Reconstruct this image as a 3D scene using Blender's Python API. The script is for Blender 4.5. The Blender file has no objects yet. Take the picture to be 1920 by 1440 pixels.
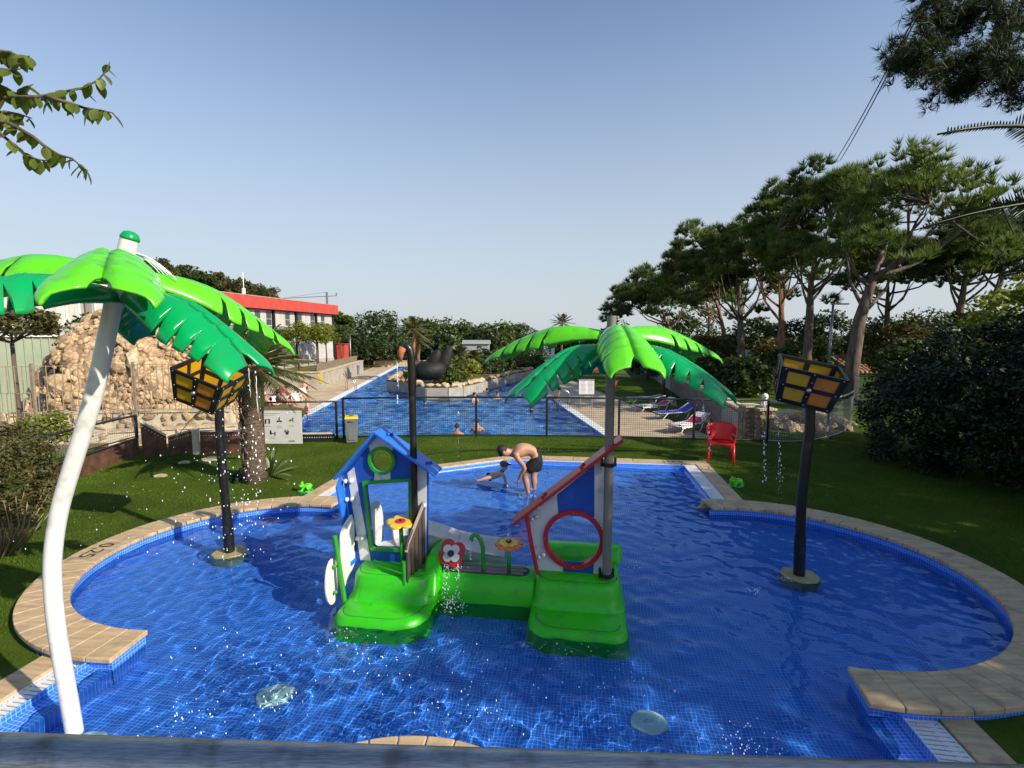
import bpy, bmesh, math, random
import numpy as np
from mathutils import Vector, Matrix, Quaternion
from mathutils.geometry import delaunay_2d_cdt

random.seed(7)
RNG = np.random.default_rng(11)
SC = bpy.context.scene
COL = SC.collection
R = math.radians

# ------------------------------------------------------------------ camera
F_PX, CAM_H = 943.0, 2.6
PITCH = math.atan(93.0 / F_PX)
cam = bpy.data.cameras.new('camera')
cam.sensor_width = 36.0
cam.lens = 36.0 * F_PX / 1920.0
cam.clip_start, cam.clip_end = 0.05, 2000.0
cam_o = bpy.data.objects.new('camera', cam)
COL.objects.link(cam_o)
cam_o.location = (0, 0, CAM_H)
cam_o.rotation_euler = (R(90) - PITCH, 0, 0)
SC.camera = cam_o

# ------------------------------------------------------------------ sky, sun, exposure
SUN_AZ, SUN_EL = R(121), R(31)          # azimuth from +Y towards +X
w = bpy.data.worlds.new('World'); SC.world = w; w.use_nodes = True
wn = w.node_tree
sky = wn.nodes.new('ShaderNodeTexSky'); sky.sky_type = 'NISHITA'; sky.sun_disc = False
sky.sun_elevation = SUN_EL; sky.sun_rotation = SUN_AZ
sky.air_density = 1.0; sky.dust_density = 1.0; sky.ozone_density = 4.5; sky.altitude = 0
bg = wn.nodes['Background']
# pale summer haze that thickens towards the horizon, the same all round
wtc = wn.nodes.new('ShaderNodeTexCoord'); wsx = wn.nodes.new('ShaderNodeSeparateXYZ'); wmr = wn.nodes.new('ShaderNodeMapRange')
wmr.interpolation_type = 'SMOOTHSTEP'
wmr.inputs['From Min'].default_value = -0.05; wmr.inputs['From Max'].default_value = 0.68; wmr.inputs['To Min'].default_value = 0.92; wmr.inputs['To Max'].default_value = 0.0
wmx = wn.nodes.new('ShaderNodeMixRGB'); wmx.inputs['Color2'].default_value = (3.35, 3.66, 3.90, 1)
wn.links.new(wtc.outputs['Generated'], wsx.inputs[0]); wn.links.new(wsx.outputs['Z'], wmr.inputs['Value'])
wn.links.new(wmr.outputs[0], wmx.inputs['Fac']); wn.links.new(sky.outputs[0], wmx.inputs['Color1'])
wn.links.new(wmx.outputs[0], bg.inputs[0]); bg.inputs[1].default_value = 0.136
sun = bpy.data.lights.new('sun', 'SUN'); sun.energy = 4.6; sun.angle = R(0.55); sun.color = (1.0, 0.90, 0.74)
sun.cycles.is_caustics_light = True
sun_o = bpy.data.objects.new('sun', sun); COL.objects.link(sun_o)
SVEC = Vector((math.sin(SUN_AZ) * math.cos(SUN_EL), math.cos(SUN_AZ) * math.cos(SUN_EL), math.sin(SUN_EL)))
sun_o.rotation_euler = SVEC.to_track_quat('Z', 'Y').to_euler()
SC.view_settings.view_transform = 'Standard'; SC.view_settings.look = 'None'
SC.view_settings.gamma = 1.0; SC.view_settings.exposure = 0.42; SC.view_settings.use_curve_mapping = False
SC.render.engine = 'CYCLES'
SC.cycles.use_denoising = True
SC.cycles.caustics_refractive = True; SC.cycles.caustics_reflective = False
SC.cycles.max_bounces = 8; SC.cycles.transmission_bounces = 6; SC.cycles.transparent_max_bounces = 8
SC.cycles.diffuse_bounces = 3; SC.cycles.glossy_bounces = 3
SC.cycles.sample_clamp_indirect = 6.0

# ------------------------------------------------------------------ pixel helpers (photo pixels, 1920 x 1440)
def ray(x, y):
    dx = (x - 960) / F_PX; dv = (720 - y) / F_PX
    return Vector((dx, math.cos(PITCH) + dv * math.sin(PITCH), -math.sin(PITCH) + dv * math.cos(PITCH)))
CAMP = Vector((0, 0, CAM_H))
def P(x, y, z=0.0):                    # point of the plane at height z seen at that pixel
    r = ray(x, y); return CAMP + r * ((z - CAM_H) / r.z)
def D(x, y, d):                        # point at ground distance d (world y) seen at that pixel
    r = ray(x, y); return CAMP + r * (d / r.y)
AX = R(8.03)                           # heading of the paddling pool
UD = Vector((math.cos(AX), -math.sin(AX), 0)); VD = Vector((math.sin(AX), math.cos(AX), 0))
def UV(u, v, z=0.0): return UD * u + VD * v + Vector((0, 0, z))
BX = R(-6.17)                          # heading of the big pool
WX = Vector((math.cos(BX), -math.sin(BX), 0)); WY = Vector((math.sin(BX), math.cos(BX), 0))
def W(u, v, z=0.0): return WX * u + WY * v + Vector((0, 0, z))

# ------------------------------------------------------------------ mesh builder
class MB:
    def __init__(s): s.v = []; s.f = []; s.uv = None; s.mi = []
    def add(s, verts, faces, mi=0):
        n = len(s.v); s.v += [tuple(p) for p in verts]; s.f += [tuple(i + n for i in f) for f in faces]
        s.mi += [mi] * len(faces); return s
    def box(s, c, d, rz=0.0, M=None, mi=0):
        x, y, z = d[0] / 2, d[1] / 2, d[2] / 2
        vs = [Vector((a, b, e)) for e in (-z, z) for a, b in ((-x, -y), (x, -y), (x, y), (-x, y))]
        rot = M if M is not None else Matrix.Rotation(rz, 3, 'Z')
        vs = [rot @ p + Vector(c) for p in vs]
        return s.add(vs, [(3, 2, 1, 0), (4, 5, 6, 7), (0, 1, 5, 4), (1, 2, 6, 5), (2, 3, 7, 6), (3, 0, 4, 7)], mi)
    def bar(s, a, b, wd, hg=None):      # square bar from a to b
        a, b = Vector(a), Vector(b); hg = hg or wd
        q = (b - a).to_track_quat('Z', 'Y').to_matrix()
        return s.box((a + b) / 2, (wd, hg, (b - a).length), M=q)
    def tube(s, pts, r, n=10, cap=True):
        pts = [Vector(p) for p in pts]; k = len(pts)
        rs = r if isinstance(r, (list, tuple)) else [r] * k
        base = len(s.v); prev = None
        for i, p in enumerate(pts):
            t = (pts[min(i + 1, k - 1)] - pts[max(i - 1, 0)]).normalized()
            if prev is None:
                a = Vector((0, 0, 1)) if abs(t.z) < 0.9 else Vector((1, 0, 0))
                nrm = t.cross(a).normalized()
            else:
                nrm = (prev - t * prev.dot(t)).normalized()
            prev = nrm; bn = t.cross(nrm)
            for j in range(n):
                an = 2 * math.pi * j / n
                s.v.append(tuple(p + (nrm * math.cos(an) + bn * math.sin(an)) * rs[i]))
        for i in range(k - 1):
            for j in range(n):
                a = base + i * n + j; b = base + i * n + (j + 1) % n
                s.f.append((a, b, b + n, a + n)); s.mi.append(0)
        if cap:
            s.f.append(tuple(base + j for j in reversed(range(n)))); s.mi.append(0)
            s.f.append(tuple(base + (k - 1) * n + j for j in range(n))); s.mi.append(0)
        return s
    def lathe(s, prof, c=(0, 0, 0), n=24, M=None):
        base = len(s.v); M = M or Matrix.Identity(3); c = Vector(c)
        for r, z in prof:
            for j in range(n):
                a = 2 * math.pi * j / n
                s.v.append(tuple(M @ Vector((r * math.cos(a), r * math.sin(a), z)) + c))
        for i in range(len(prof) - 1):
            for j in range(n):
                a = base + i * n + j; b = base + i * n + (j + 1) % n
                s.f.append((a, b, b + n, a + n)); s.mi.append(0)
        s.f.append(tuple(base + j for j in reversed(range(n)))); s.mi.append(0)
        s.f.append(tuple(base + (len(prof) - 1) * n + j for j in range(n))); s.mi.append(0)
        return s
    def ball(s, c, r, n=10, m=6, M=None):
        rr = r if isinstance(r, (tuple, list)) else (r, r, r)
        prof = [(math.sin(math.pi * i / m), -math.cos(math.pi * i / m)) for i in range(m + 1)]
        prof[0] = (0.02, -1); prof[-1] = (0.02, 1)
        Sx = Matrix.Diagonal(Vector(rr)); Mx = (M @ Sx) if M is not None else Sx
        return s.lathe(prof, c, n, Mx)
    def prism(s, poly, fn, t0, t1):     # poly of (a,b); fn(a,b,t) -> point; extruded t0..t1
        n = len(poly); base = len(s.v)
        for t in (t0, t1):
            for a, b in poly: s.v.append(tuple(fn(a, b, t)))
        s.f.append(tuple(base + i for i in range(n))); s.f.append(tuple(base + n + i for i in reversed(range(n))))
        s.mi += [0, 0]
        for i in range(n):
            j = (i + 1) % n; s.f.append((base + i, base + n + i, base + n + j, base + j)); s.mi.append(0)
        return s
    def holed(s, outer, inner, fn, t0, t1):   # plate with a hole; both loops get joined by a constrained triangulation
        inners = inner if isinstance(inner[0][0], (tuple, list)) else [inner]
        loops, pts = [], []
        for lp in [outer] + list(inners):
            loops.append(list(range(len(pts), len(pts) + len(lp)))); pts += [Vector((a, b)) for a, b in lp]
        ed = [(lp[i], lp[(i + 1) % len(lp)]) for lp in loops for i in range(len(lp))]
        vs, es, fs, *_ = delaunay_2d_cdt(pts, ed, [], 0, 1e-6)
        def inside(p, poly):
            c = False; j = len(poly) - 1
            for i in range(len(poly)):
                xi, yi = poly[i]; xj, yj = poly[j]
                if (yi > p[1]) != (yj > p[1]) and p[0] < (xj - xi) * (p[1] - yi) / (yj - yi) + xi: c = not c
                j = i
            return c
        keep = []
        for f in fs:
            m = sum((vs[i] for i in f), Vector((0, 0))) / len(f)
            if inside(m, outer) and not any(inside(m, q) for q in inners): keep.append(f)
        n = len(vs); base = len(s.v)
        for t in (t0, t1):
            for p in vs: s.v.append(tuple(fn(p[0], p[1], t)))
        for f in keep:
            s.f.append(tuple(base + i for i in f)); s.f.append(tuple(base + n + i for i in reversed(f))); s.mi += [0, 0]
        if t0 != t1:
            for loop in loops:
                for i in range(len(loop)):
                    a, b = loop[i], loop[(i + 1) % len(loop)]
                    s.f.append((base + a, base + n + a, base + n + b, base + b)); s.mi.append(0)
        return s
    def torus(s, c, rx, rz, r, M=None, n=40, m=8):
        M = M or Matrix.Identity(3)
        base = len(s.v)
        for i in range(n):
            a = 2 * math.pi * i / n
            for j in range(m):
                b = 2 * math.pi * j / m
                s.v.append(tuple(M @ Vector(((rx + r * math.cos(b)) * math.cos(a), r * math.sin(b), (rz + r * math.cos(b)) * math.sin(a))) + Vector(c)))
        for i in range(n):
            for j in range(m):
                a = base + i * m + j; b = base + i * m + (j + 1) % m
                c2 = base + ((i + 1) % n) * m + j; d = base + ((i + 1) % n) * m + (j + 1) % m
                s.f.append((a, b, d, c2)); s.mi.append(0)
        return s
    def build(s, name, mat, parent=None, off=None, smooth=False, bevel=0.0, rot=None, auto=None, recalc=True):
        me = bpy.data.meshes.new(name)
        v = np.array(s.v, dtype=float).reshape(-1, 3)
        if off is not None:
            v = v - np.array(off)
            if rot is not None:
                v = v @ np.array(Matrix.Rotation(-rot, 3, 'Z')).T
        me.from_pydata(v.tolist(), [], s.f)
        mats = mat if isinstance(mat, (list, tuple)) else [mat]
        for m in mats: me.materials.append(m)
        if len(mats) > 1: me.polygons.foreach_set('material_index', s.mi)
        if recalc or bevel:
            bm = bmesh.new(); bm.from_mesh(me)
            if bevel:
                bmesh.ops.remove_doubles(bm, verts=bm.verts, dist=1e-5)
            if recalc: bmesh.ops.recalc_face_normals(bm, faces=bm.faces)
            if bevel:
                es = [e for e in bm.edges if len(e.link_faces) == 2 and e.calc_face_angle(0) > 0.6]
                bmesh.ops.bevel(bm, geom=es, offset=bevel, segments=2, affect='EDGES', profile=0.5, clamp_overlap=True)
            bm.to_mesh(me); bm.free()
        if smooth:
            me.polygons.foreach_set('use_smooth', [True] * len(me.polygons))
            if auto is not None or bevel:
                me.set_sharp_from_angle(angle=auto if auto is not None else R(40))
        return link(name, me, parent)

def link(name, me, parent=None):
    o = bpy.data.objects.new(name, me); COL.objects.link(o)
    if parent is not None: o.parent = parent
    return o
def tag(o, label=None, cat=None, group=None, kind=None):
    if label: o['label'] = label
    if cat: o['category'] = cat
    if group: o['group'] = group
    if kind: o['kind'] = kind
    return o
def thing(name, label, cat, loc=(0, 0, 0), rz=0.0, group=None):
    o = bpy.data.objects.new(name, None); COL.objects.link(o); o.empty_display_size = 0.1
    o.location = loc; o.rotation_euler = (0, 0, rz)
    return tag(o, label, cat, group)
def copy_tree(o, parent=None):
    c = o.copy(); COL.objects.link(c); c.parent = parent
    for ch in list(o.children): copy_tree(ch, c)
    return c
def np_mesh(name, verts, faces, mat, parent=None, smooth=False):   # fast build, verts (N,3), faces (M,k)
    me = bpy.data.meshes.new(name); verts = np.asarray(verts, np.float32); faces = np.asarray(faces, np.int32)
    k = faces.shape[1]
    me.vertices.add(len(verts)); me.vertices.foreach_set('co', verts.ravel())
    me.loops.add(faces.size); me.loops.foreach_set('vertex_index', faces.ravel())
    me.polygons.add(len(faces)); me.polygons.foreach_set('loop_start', np.arange(0, faces.size, k, dtype=np.int32))
    me.update(calc_edges=True)
    if smooth: me.polygons.foreach_set('use_smooth', [True] * len(faces))
    me.materials.append(mat)
    return link(name, me, parent)
def receiver(*os_):
    for o in os_:
        if o.type == 'MESH': o.cycles.is_caustics_receiver = True
        for c in o.children: receiver(c)

# ------------------------------------------------------------------ materials
def newmat(name):
    m = bpy.data.materials.new(name); m.use_nodes = True
    return m, m.node_tree, m.node_tree.nodes['Principled BSDF']
def N(nt, typ, **kw):
    n = nt.nodes.new(typ)
    for k, v in kw.items(): setattr(n, k, v)
    return n
def noise_col(nt, c1, c2, scale, detail=4.0, coord='Object', stretch=None, lo=0.35, hi=0.65):
    tc = N(nt, 'ShaderNodeTexCoord'); no = N(nt, 'ShaderNodeTexNoise')
    no.inputs['Scale'].default_value = scale; no.inputs['Detail'].default_value = detail
    src = tc.outputs[coord]
    if stretch:
        mp = N(nt, 'ShaderNodeMapping'); mp.inputs['Scale'].default_value = stretch
        nt.links.new(src, mp.inputs['Vector']); src = mp.outputs[0]
    nt.links.new(src, no.inputs['Vector'])
    cr = N(nt, 'ShaderNodeValToRGB'); cr.color_ramp.elements[0].position = lo; cr.color_ramp.elements[1].position = hi
    cr.color_ramp.elements[0].color = (*c1, 1); cr.color_ramp.elements[1].color = (*c2, 1)
    nt.links.new(no.outputs['Fac'], cr.inputs['Fac'])
    return cr.outputs['Color'], no.outputs['Fac'], src
def bump(nt, b, height, strength=0.3, dist=0.01):
    bp = N(nt, 'ShaderNodeBump'); bp.inputs['Strength'].default_value = strength; bp.inputs['Distance'].default_value = dist
    nt.links.new(height, bp.inputs['Height']); nt.links.new(bp.outputs[0], b.inputs['Normal'])
def mat(name, col, rough=0.5, metal=0.0, var=0.12, scale=6.0, bmp=0.0, bscale=60.0, stretch=None, spec=0.5, coat=0.0, dirt=None):
    m, nt, b = newmat(name)
    c2 = tuple(min(1, c * (1 + var)) for c in col); c1 = tuple(c * (1 - var) for c in col)
    out, fac, src = noise_col(nt, c1, c2, scale, stretch=stretch)
    if dirt:
        o2, f2, s2 = noise_col(nt, (0, 0, 0), (1, 1, 1), dirt[1], detail=8, lo=0.55, hi=0.75)
        mx = N(nt, 'ShaderNodeMixRGB'); nt.links.new(o2, mx.inputs['Fac']); nt.links.new(out, mx.inputs['Color1'])
        mx.inputs['Color2'].default_value = (*dirt[0], 1); out = mx.outputs[0]
    nt.links.new(out, b.inputs['Base Color'])
    b.inputs['Roughness'].default_value = rough; b.inputs['Metallic'].default_value = metal
    b.inputs['Specular IOR Level'].default_value = spec
    if coat: b.inputs['Coat Weight'].default_value = coat; b.inputs['Coat Roughness'].default_value = 0.08
    if bmp:
        no = N(nt, 'ShaderNodeTexNoise'); no.inputs['Scale'].default_value = bscale; no.inputs['Detail'].default_value = 6
        nt.links.new(src, no.inputs['Vector']); bump(nt, b, no.outputs['Fac'], bmp, 0.02)
    return m
def plastic(name, col, rough=0.28, var=0.05):
    m = mat(name, col, rough, var=var, scale=3.0, bmp=0.02, bscale=25.0, dirt=(tuple(c * 0.6 + 0.03 for c in col), 9.0))
    return m
def leafmat(name, c1, c2, trans=0.25, rough=0.5, scale=1.2, spec=0.35):
    m, nt, b = newmat(name)
    out, fac, src = noise_col(nt, c1, c2, scale, detail=6)
    oi = N(nt, 'ShaderNodeObjectInfo'); hsv = N(nt, 'ShaderNodeHueSaturation')
    mr = N(nt, 'ShaderNodeMapRange'); mr.inputs['To Min'].default_value = 0.8; mr.inputs['To Max'].default_value = 1.2
    nt.links.new(oi.outputs['Random'], mr.inputs['Value']); nt.links.new(mr.outputs[0], hsv.inputs['Value'])
    nt.links.new(out, hsv.inputs['Color'])
    nt.links.new(hsv.outputs[0], b.inputs['Base Color']); b.inputs['Roughness'].default_value = rough
    b.inputs['Specular IOR Level'].default_value = spec
    tr = N(nt, 'ShaderNodeBsdfTranslucent'); mx = N(nt, 'ShaderNodeMixShader'); mx.inputs[0].default_value = trans
    g2 = N(nt, 'ShaderNodeMixRGB', blend_type='MULTIPLY'); g2.inputs['Fac'].default_value = 1; g2.inputs['Color2'].default_value = (1.6, 1.5, 0.6, 1)
    nt.links.new(hsv.outputs[0], g2.inputs['Color1']); nt.links.new(g2.outputs[0], tr.inputs['Color'])
    nt.links.new(b.outputs[0], mx.inputs[1]); nt.links.new(tr.outputs[0], mx.inputs[2])
    nt.links.new(mx.outputs[0], nt.nodes['Material Output'].inputs[0])
    return m
def mosaic(name, tile=0.0315, c1=(0.020, 0.160, 0.74), c2=(0.042, 0.225, 0.86), grout=(0.27, 0.47, 0.90), uvmap=False, gw=0.0026):
    m, nt, b = newmat(name)
    br = N(nt, 'ShaderNodeTexBrick'); br.offset = 0.0; br.offset_frequency = 1
    br.inputs['Scale'].default_value = 1.0; br.inputs['Brick Width'].default_value = tile; br.inputs['Row Height'].default_value = tile
    br.inputs['Mortar Size'].default_value = gw; br.inputs['Mortar Smooth'].default_value = 0.2; br.inputs['Bias'].default_value = 0.0
    br.inputs['Color1'].default_value = (*c1, 1); br.inputs['Color2'].default_value = (*c2, 1); br.inputs['Mortar'].default_value = (*grout, 1)
    tc = N(nt, 'ShaderNodeTexCoord')
    nt.links.new(tc.outputs['UV' if uvmap else 'Object'], br.inputs['Vector'])
    nt.links.new(br.outputs['Color'], b.inputs['Base Color']); b.inputs['Roughness'].default_value = 0.22
    bump(nt, b, br.outputs['Fac'], -0.25, 0.004)
    return m
M = {}
M['lime'] = plastic('lime_gel_coat', (0.115, 0.60, 0.012), 0.22)
M['leafgreen'] = plastic('deep_green_gel_coat', (0.002, 0.32, 0.085), 0.22)
M['basegreen'] = plastic('green_rotomoulded_plastic', (0.034, 0.52, 0.006), 0.33)
M['tubegreen'] = plastic('green_painted_tube', (0.03, 0.30, 0.02), 0.3)
M['whitepaint'] = plastic('white_painted_steel', (0.80, 0.79, 0.74), 0.3, 0.03)
M['whitepanel'] = plastic('white_panel', (0.66, 0.66, 0.66), 0.35, 0.03)
M['greypole'] = plastic('grey_beige_pole', (0.20, 0.185, 0.15), 0.42)
M['bluepanel'] = plastic('blue_panel', (0.008, 0.075, 0.42), 0.35)
M['roofblue'] = plastic('blue_roof_board', (0.02, 0.16, 0.68), 0.3)
M['red'] = plastic('red_panel', (0.50, 0.018, 0.02), 0.3)
M['redchair'] = plastic('red_plastic', (0.62, 0.015, 0.012), 0.35)
M['yellow'] = plastic('yellow_panel', (0.75, 0.50, 0.03), 0.35)
M['orange'] = plastic('orange_panel', (0.75, 0.17, 0.02), 0.35)
M['black'] = plastic('black_gloss_plastic', (0.010, 0.010, 0.010), 0.33)
M['matteblack'] = plastic('matte_black_moulding', (0.007, 0.007, 0.007), 0.7)
M['mortarbed'] = mat('sandy_joint_mortar', (0.46, 0.38, 0.27), 0.9)
M['facade'] = mat('pale_grey_facade_panel', (0.50, 0.50, 0.48), 0.6, var=0.08, scale=1.2, dirt=((0.36, 0.36, 0.33), 0.9))
M['brown'] = plastic('brown_panel', (0.085, 0.060, 0.052), 0.4)
M['brownedge'] = plastic('pale_panel_core', (0.42, 0.33, 0.28), 0.5)
M['amber'] = plastic('amber_pane', (0.62, 0.34, 0.012), 0.3)
M['orangepane'] = plastic('orange_pane', (0.60, 0.20, 0.02), 0.3)
M['steel'] = mat('brushed_steel', (0.50, 0.50, 0.50), 0.32, 1.0, var=0.1, scale=20, stretch=(1, 30, 30), bmp=0.05, bscale=80)
M['railsteel'] = mat('worn_steel_rail', (0.36, 0.36, 0.37), 0.34, 1.0, var=0.25, scale=30, stretch=(1, 20, 20), bmp=0.10, bscale=90, dirt=((0.12, 0.11, 0.10), 14.0))
M['darkmetal'] = mat('dark_fence_metal', (0.035, 0.037, 0.042), 0.45, 0.6, var=0.2, scale=12)
M['galv'] = mat('galvanised_wire', (0.34, 0.35, 0.36), 0.45, 0.7, var=0.2, scale=14)
M['darkwire'] = mat('dark_mesh_wire', (0.055, 0.06, 0.07), 0.5, 0.5, var=0.2, scale=14)
M['coping'] = mat('tan_coping_stone', (0.52, 0.37, 0.205), 0.62, var=0.18, scale=3.5, stretch=(1, 7, 1), bmp=0.25, bscale=50, dirt=((0.30, 0.22, 0.14), 5.0))
M['plate'] = mat('tan_base_plate', (0.36, 0.29, 0.13), 0.5, var=0.2, scale=9)
M['grating'] = mat('white_grating', (0.78, 0.78, 0.76), 0.45, var=0.05, scale=10, dirt=((0.55, 0.54, 0.50), 16.0))
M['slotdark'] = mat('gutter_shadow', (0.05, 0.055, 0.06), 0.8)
M['mosaic'] = mosaic('blue_glass_mosaic')
M['mosaic_uv'] = mosaic('blue_glass_mosaic_walls', uvmap=True)
M['mosaic_big'] = mosaic('blue_mosaic_big_pool', tile=0.05, c1=(0.03, 0.30, 0.78), c2=(0.06, 0.36, 0.88), grout=(0.30, 0.5, 0.78))
M['corten'] = mat('rusty_corten_steel', (0.115, 0.055, 0.032), 0.75, 0.2, var=0.35, scale=5, bmp=0.2, bscale=60)
M['deck'] = mat('sandy_pool_paving', (0.50, 0.385, 0.245), 0.8, var=0.16, scale=1.4, bmp=0.2, bscale=50, dirt=((0.40, 0.30, 0.19), 0.5))
M['whitecoping'] = mat('white_pool_edge', (0.78, 0.77, 0.74), 0.6, var=0.06, scale=4)
M['limestone'] = mat('ochre_limestone', (0.47, 0.33, 0.19), 0.9, var=0.35, scale=4.0, bmp=0.9, bscale=18, dirt=((0.33, 0.22, 0.12), 3.0))
M['limestone2'] = mat('pale_limestone', (0.52, 0.41, 0.27), 0.9, var=0.28, scale=5.0, bmp=0.9, bscale=22)
M['limestone3'] = mat('brown_limestone', (0.35, 0.235, 0.135), 0.9, var=0.35, scale=5.0, bmp=0.9, bscale=22)
M['mortar'] = mat('brown_mortar', (0.24, 0.165, 0.10), 0.95, var=0.3, scale=6, bmp=0.8, bscale=30)
M['stucco'] = mat('cream_stucco', (0.58, 0.50, 0.37), 0.85, var=0.12, scale=3, bmp=0.2, bscale=60)
M['greywall'] = mat('grey_render', (0.37, 0.34, 0.29), 0.85, var=0.14, scale=2, bmp=0.2, bscale=50, dirt=((0.27, 0.24, 0.2), 1.2))
M['pinkwall'] = mat('pinkish_stone_render', (0.20, 0.155, 0.135), 0.9, var=0.25, scale=4, bmp=0.5, bscale=30)
M['whitewall'] = mat('white_wall', (0.74, 0.73, 0.70), 0.7, var=0.06, scale=2, dirt=((0.55, 0.54, 0.5), 1.5))
M['redroof'] = mat('red_fascia', (0.50, 0.065, 0.045), 0.5, var=0.08, scale=2)
M['greensheet'] = mat('pale_green_sheet', (0.27, 0.315, 0.225), 0.5, var=0.08, scale=1.0)
M['greysheet'] = mat('pale_grey_sheet', (0.33, 0.33, 0.30), 0.5, var=0.08, scale=1.0)
M['glass'] = mat('dark_window_glass', (0.06, 0.07, 0.08), 0.06, var=0.3, scale=0.8)
M['curtain'] = mat('curtained_glass', (0.50, 0.48, 0.43), 0.12, var=0.2, scale=2.5, stretch=(3, 3, 0.3))
M['frame'] = mat('pale_window_frame', (0.62, 0.61, 0.58), 0.5)
M['fencebar'] = mat('tan_fence_bar', (0.30, 0.235, 0.165), 0.6, 0.2, var=0.2, scale=8)
M['bark'] = mat('pine_bark', (0.115, 0.085, 0.062), 0.95, var=0.45, scale=7, stretch=(1, 1, 0.35), bmp=0.9, bscale=14)
M['barkred'] = mat('orange_pine_bark', (0.20, 0.105, 0.058), 0.95, var=0.4, scale=7, stretch=(1, 1, 0.35), bmp=0.9, bscale=14)
M['trunkpalm'] = mat('fibrous_palm_trunk', (0.115, 0.08, 0.055), 0.95, var=0.5, scale=12, stretch=(1, 1, 3), bmp=1.0, bscale=20)
M['twig'] = mat('dry_twigs', (0.30, 0.22, 0.12), 0.9, var=0.3, scale=8)
M['pine'] = leafmat('pine_needles', (0.052, 0.088, 0.020), (0.140, 0.190, 0.046), 0.30, 0.6, 0.6)
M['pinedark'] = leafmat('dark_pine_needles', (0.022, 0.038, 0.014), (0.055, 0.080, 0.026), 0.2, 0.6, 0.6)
M['tree'] = leafmat('broadleaf_green', (0.05, 0.080, 0.016), (0.125, 0.165, 0.035), 0.25, 0.5, 0.35)
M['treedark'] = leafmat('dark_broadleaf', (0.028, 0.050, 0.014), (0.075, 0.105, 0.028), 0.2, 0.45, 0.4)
M['treelime'] = leafmat('yellow_green_leaves', (0.12, 0.15, 0.02), (0.22, 0.25, 0.04), 0.35, 0.5, 0.8)
M['hedge'] = leafmat('dark_glossy_hedge', (0.010, 0.022, 0.008), (0.030, 0.050, 0.016), 0.08, 0.45, 2.0, 0.3)
M['bush'] = leafmat('olive_bush_leaves', (0.06, 0.065, 0.02), (0.14, 0.125, 0.045), 0.25, 0.55, 2.5)
M['palm'] = leafmat('palm_frond', (0.05, 0.065, 0.018), (0.12, 0.13, 0.04), 0.2, 0.4, 1.5)
M['palmdark'] = leafmat('dark_palm_frond', (0.018, 0.028, 0.010), (0.045, 0.06, 0.02), 0.2, 0.4, 1.5)
M['agave'] = leafmat('blade_leaf', (0.10, 0.14, 0.045), (0.20, 0.23, 0.09), 0.2, 0.4, 3.0)
M['bigleaf'] = leafmat('broad_tree_leaf', (0.05, 0.095, 0.018), (0.22, 0.25, 0.04), 0.45, 0.4, 2.2)
M['skin'] = mat('tanned_skin', (0.46, 0.24, 0.15), 0.5, var=0.15, scale=6)
M['skin2'] = mat('lighter_skin', (0.58, 0.34, 0.24), 0.5, var=0.12, scale=6)
M['hair'] = mat('dark_hair', (0.02, 0.014, 0.010), 0.6, var=0.4, scale=40, bmp=0.5, bscale=90)
M['hairfair'] = mat('fair_hair', (0.30, 0.19, 0.085), 0.6, var=0.4, scale=40, bmp=0.5, bscale=90)
M['shorts'] = mat('black_swim_shorts', (0.008, 0.008, 0.009), 0.8, bmp=0.3, bscale=40)
M['capgrey'] = mat('grey_cap', (0.10, 0.10, 0.09), 0.8, bmp=0.2, bscale=90)
M['binlid'] = plastic('yellow_bin_lid', (0.75, 0.52, 0.01), 0.4)
M['bingrey'] = plastic('grey_bin_body', (0.15, 0.16, 0.175), 0.45)
M['sign'] = mat('pale_sign_board', (0.60, 0.59, 0.55), 0.45, var=0.04)
M['signwhite'] = mat('white_sign_sheet', (0.75, 0.75, 0.76), 0.5, var=0.03)
M['ink'] = mat('black_print', (0.03, 0.03, 0.03), 0.6)
M['ink2'] = mat('grey_print', (0.26, 0.26, 0.25), 0.6)
M['blue'] = plastic('blue_cloth', (0.02, 0.03, 0.42), 0.7)
M['clothred'] = plastic('magenta_red_cloth', (0.55, 0.03, 0.09), 0.8)
M['clothwhite'] = plastic('white_cloth', (0.75, 0.74, 0.72), 0.8)
M['terracotta'] = mat('terracotta', (0.42, 0.13, 0.06), 0.8, var=0.2, scale=3)
M['rooftile'] = mat('clay_roof_tiles', (0.30, 0.17, 0.10), 0.85, var=0.3, scale=5)
M['asphalt'] = mat('grey_path', (0.09, 0.088, 0.085), 0.9, var=0.2, scale=2, bmp=0.3, bscale=60)
M['poollight'] = mat('pale_inlet_grille', (0.85, 0.86, 0.76), 0.35, var=0.05, scale=20)
# artificial turf
def turf(name, c1, c2):
    m, nt, b = newmat(name)
    out, fac, src = noise_col(nt, c1, c2, 0.55, detail=9, lo=0.3, hi=0.7)
    fn = N(nt, 'ShaderNodeTexNoise'); fn.inputs['Scale'].default_value = 130; fn.inputs['Detail'].default_value = 4
    nt.links.new(src, fn.inputs['Vector'])
    mx = N(nt, 'ShaderNodeMixRGB', blend_type='OVERLAY'); mx.inputs['Fac'].default_value = 0.75
    nt.links.new(out, mx.inputs['Color1']); nt.links.new(fn.outputs['Fac'], mx.inputs['Color2'])
    nt.links.new(mx.outputs[0], b.inputs['Base Color']); b.inputs['Roughness'].default_value = 0.75
    b.inputs['Specular IOR Level'].default_value = 0.08
    bump(nt, b, fn.outputs['Fac'], 0.9, 0.03)
    return m
M['turf'] = turf('green_turf', (0.040, 0.078, 0.006), (0.092, 0.148, 0.014))
M['blade'] = leafmat('turf_blade', (0.038, 0.076, 0.006), (0.125, 0.180, 0.022), 0.2, 0.6, 0.8, 0.1)
M['drygrass'] = turf('pale_dry_ground', (0.10, 0.10, 0.035), (0.20, 0.165, 0.075))
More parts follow.
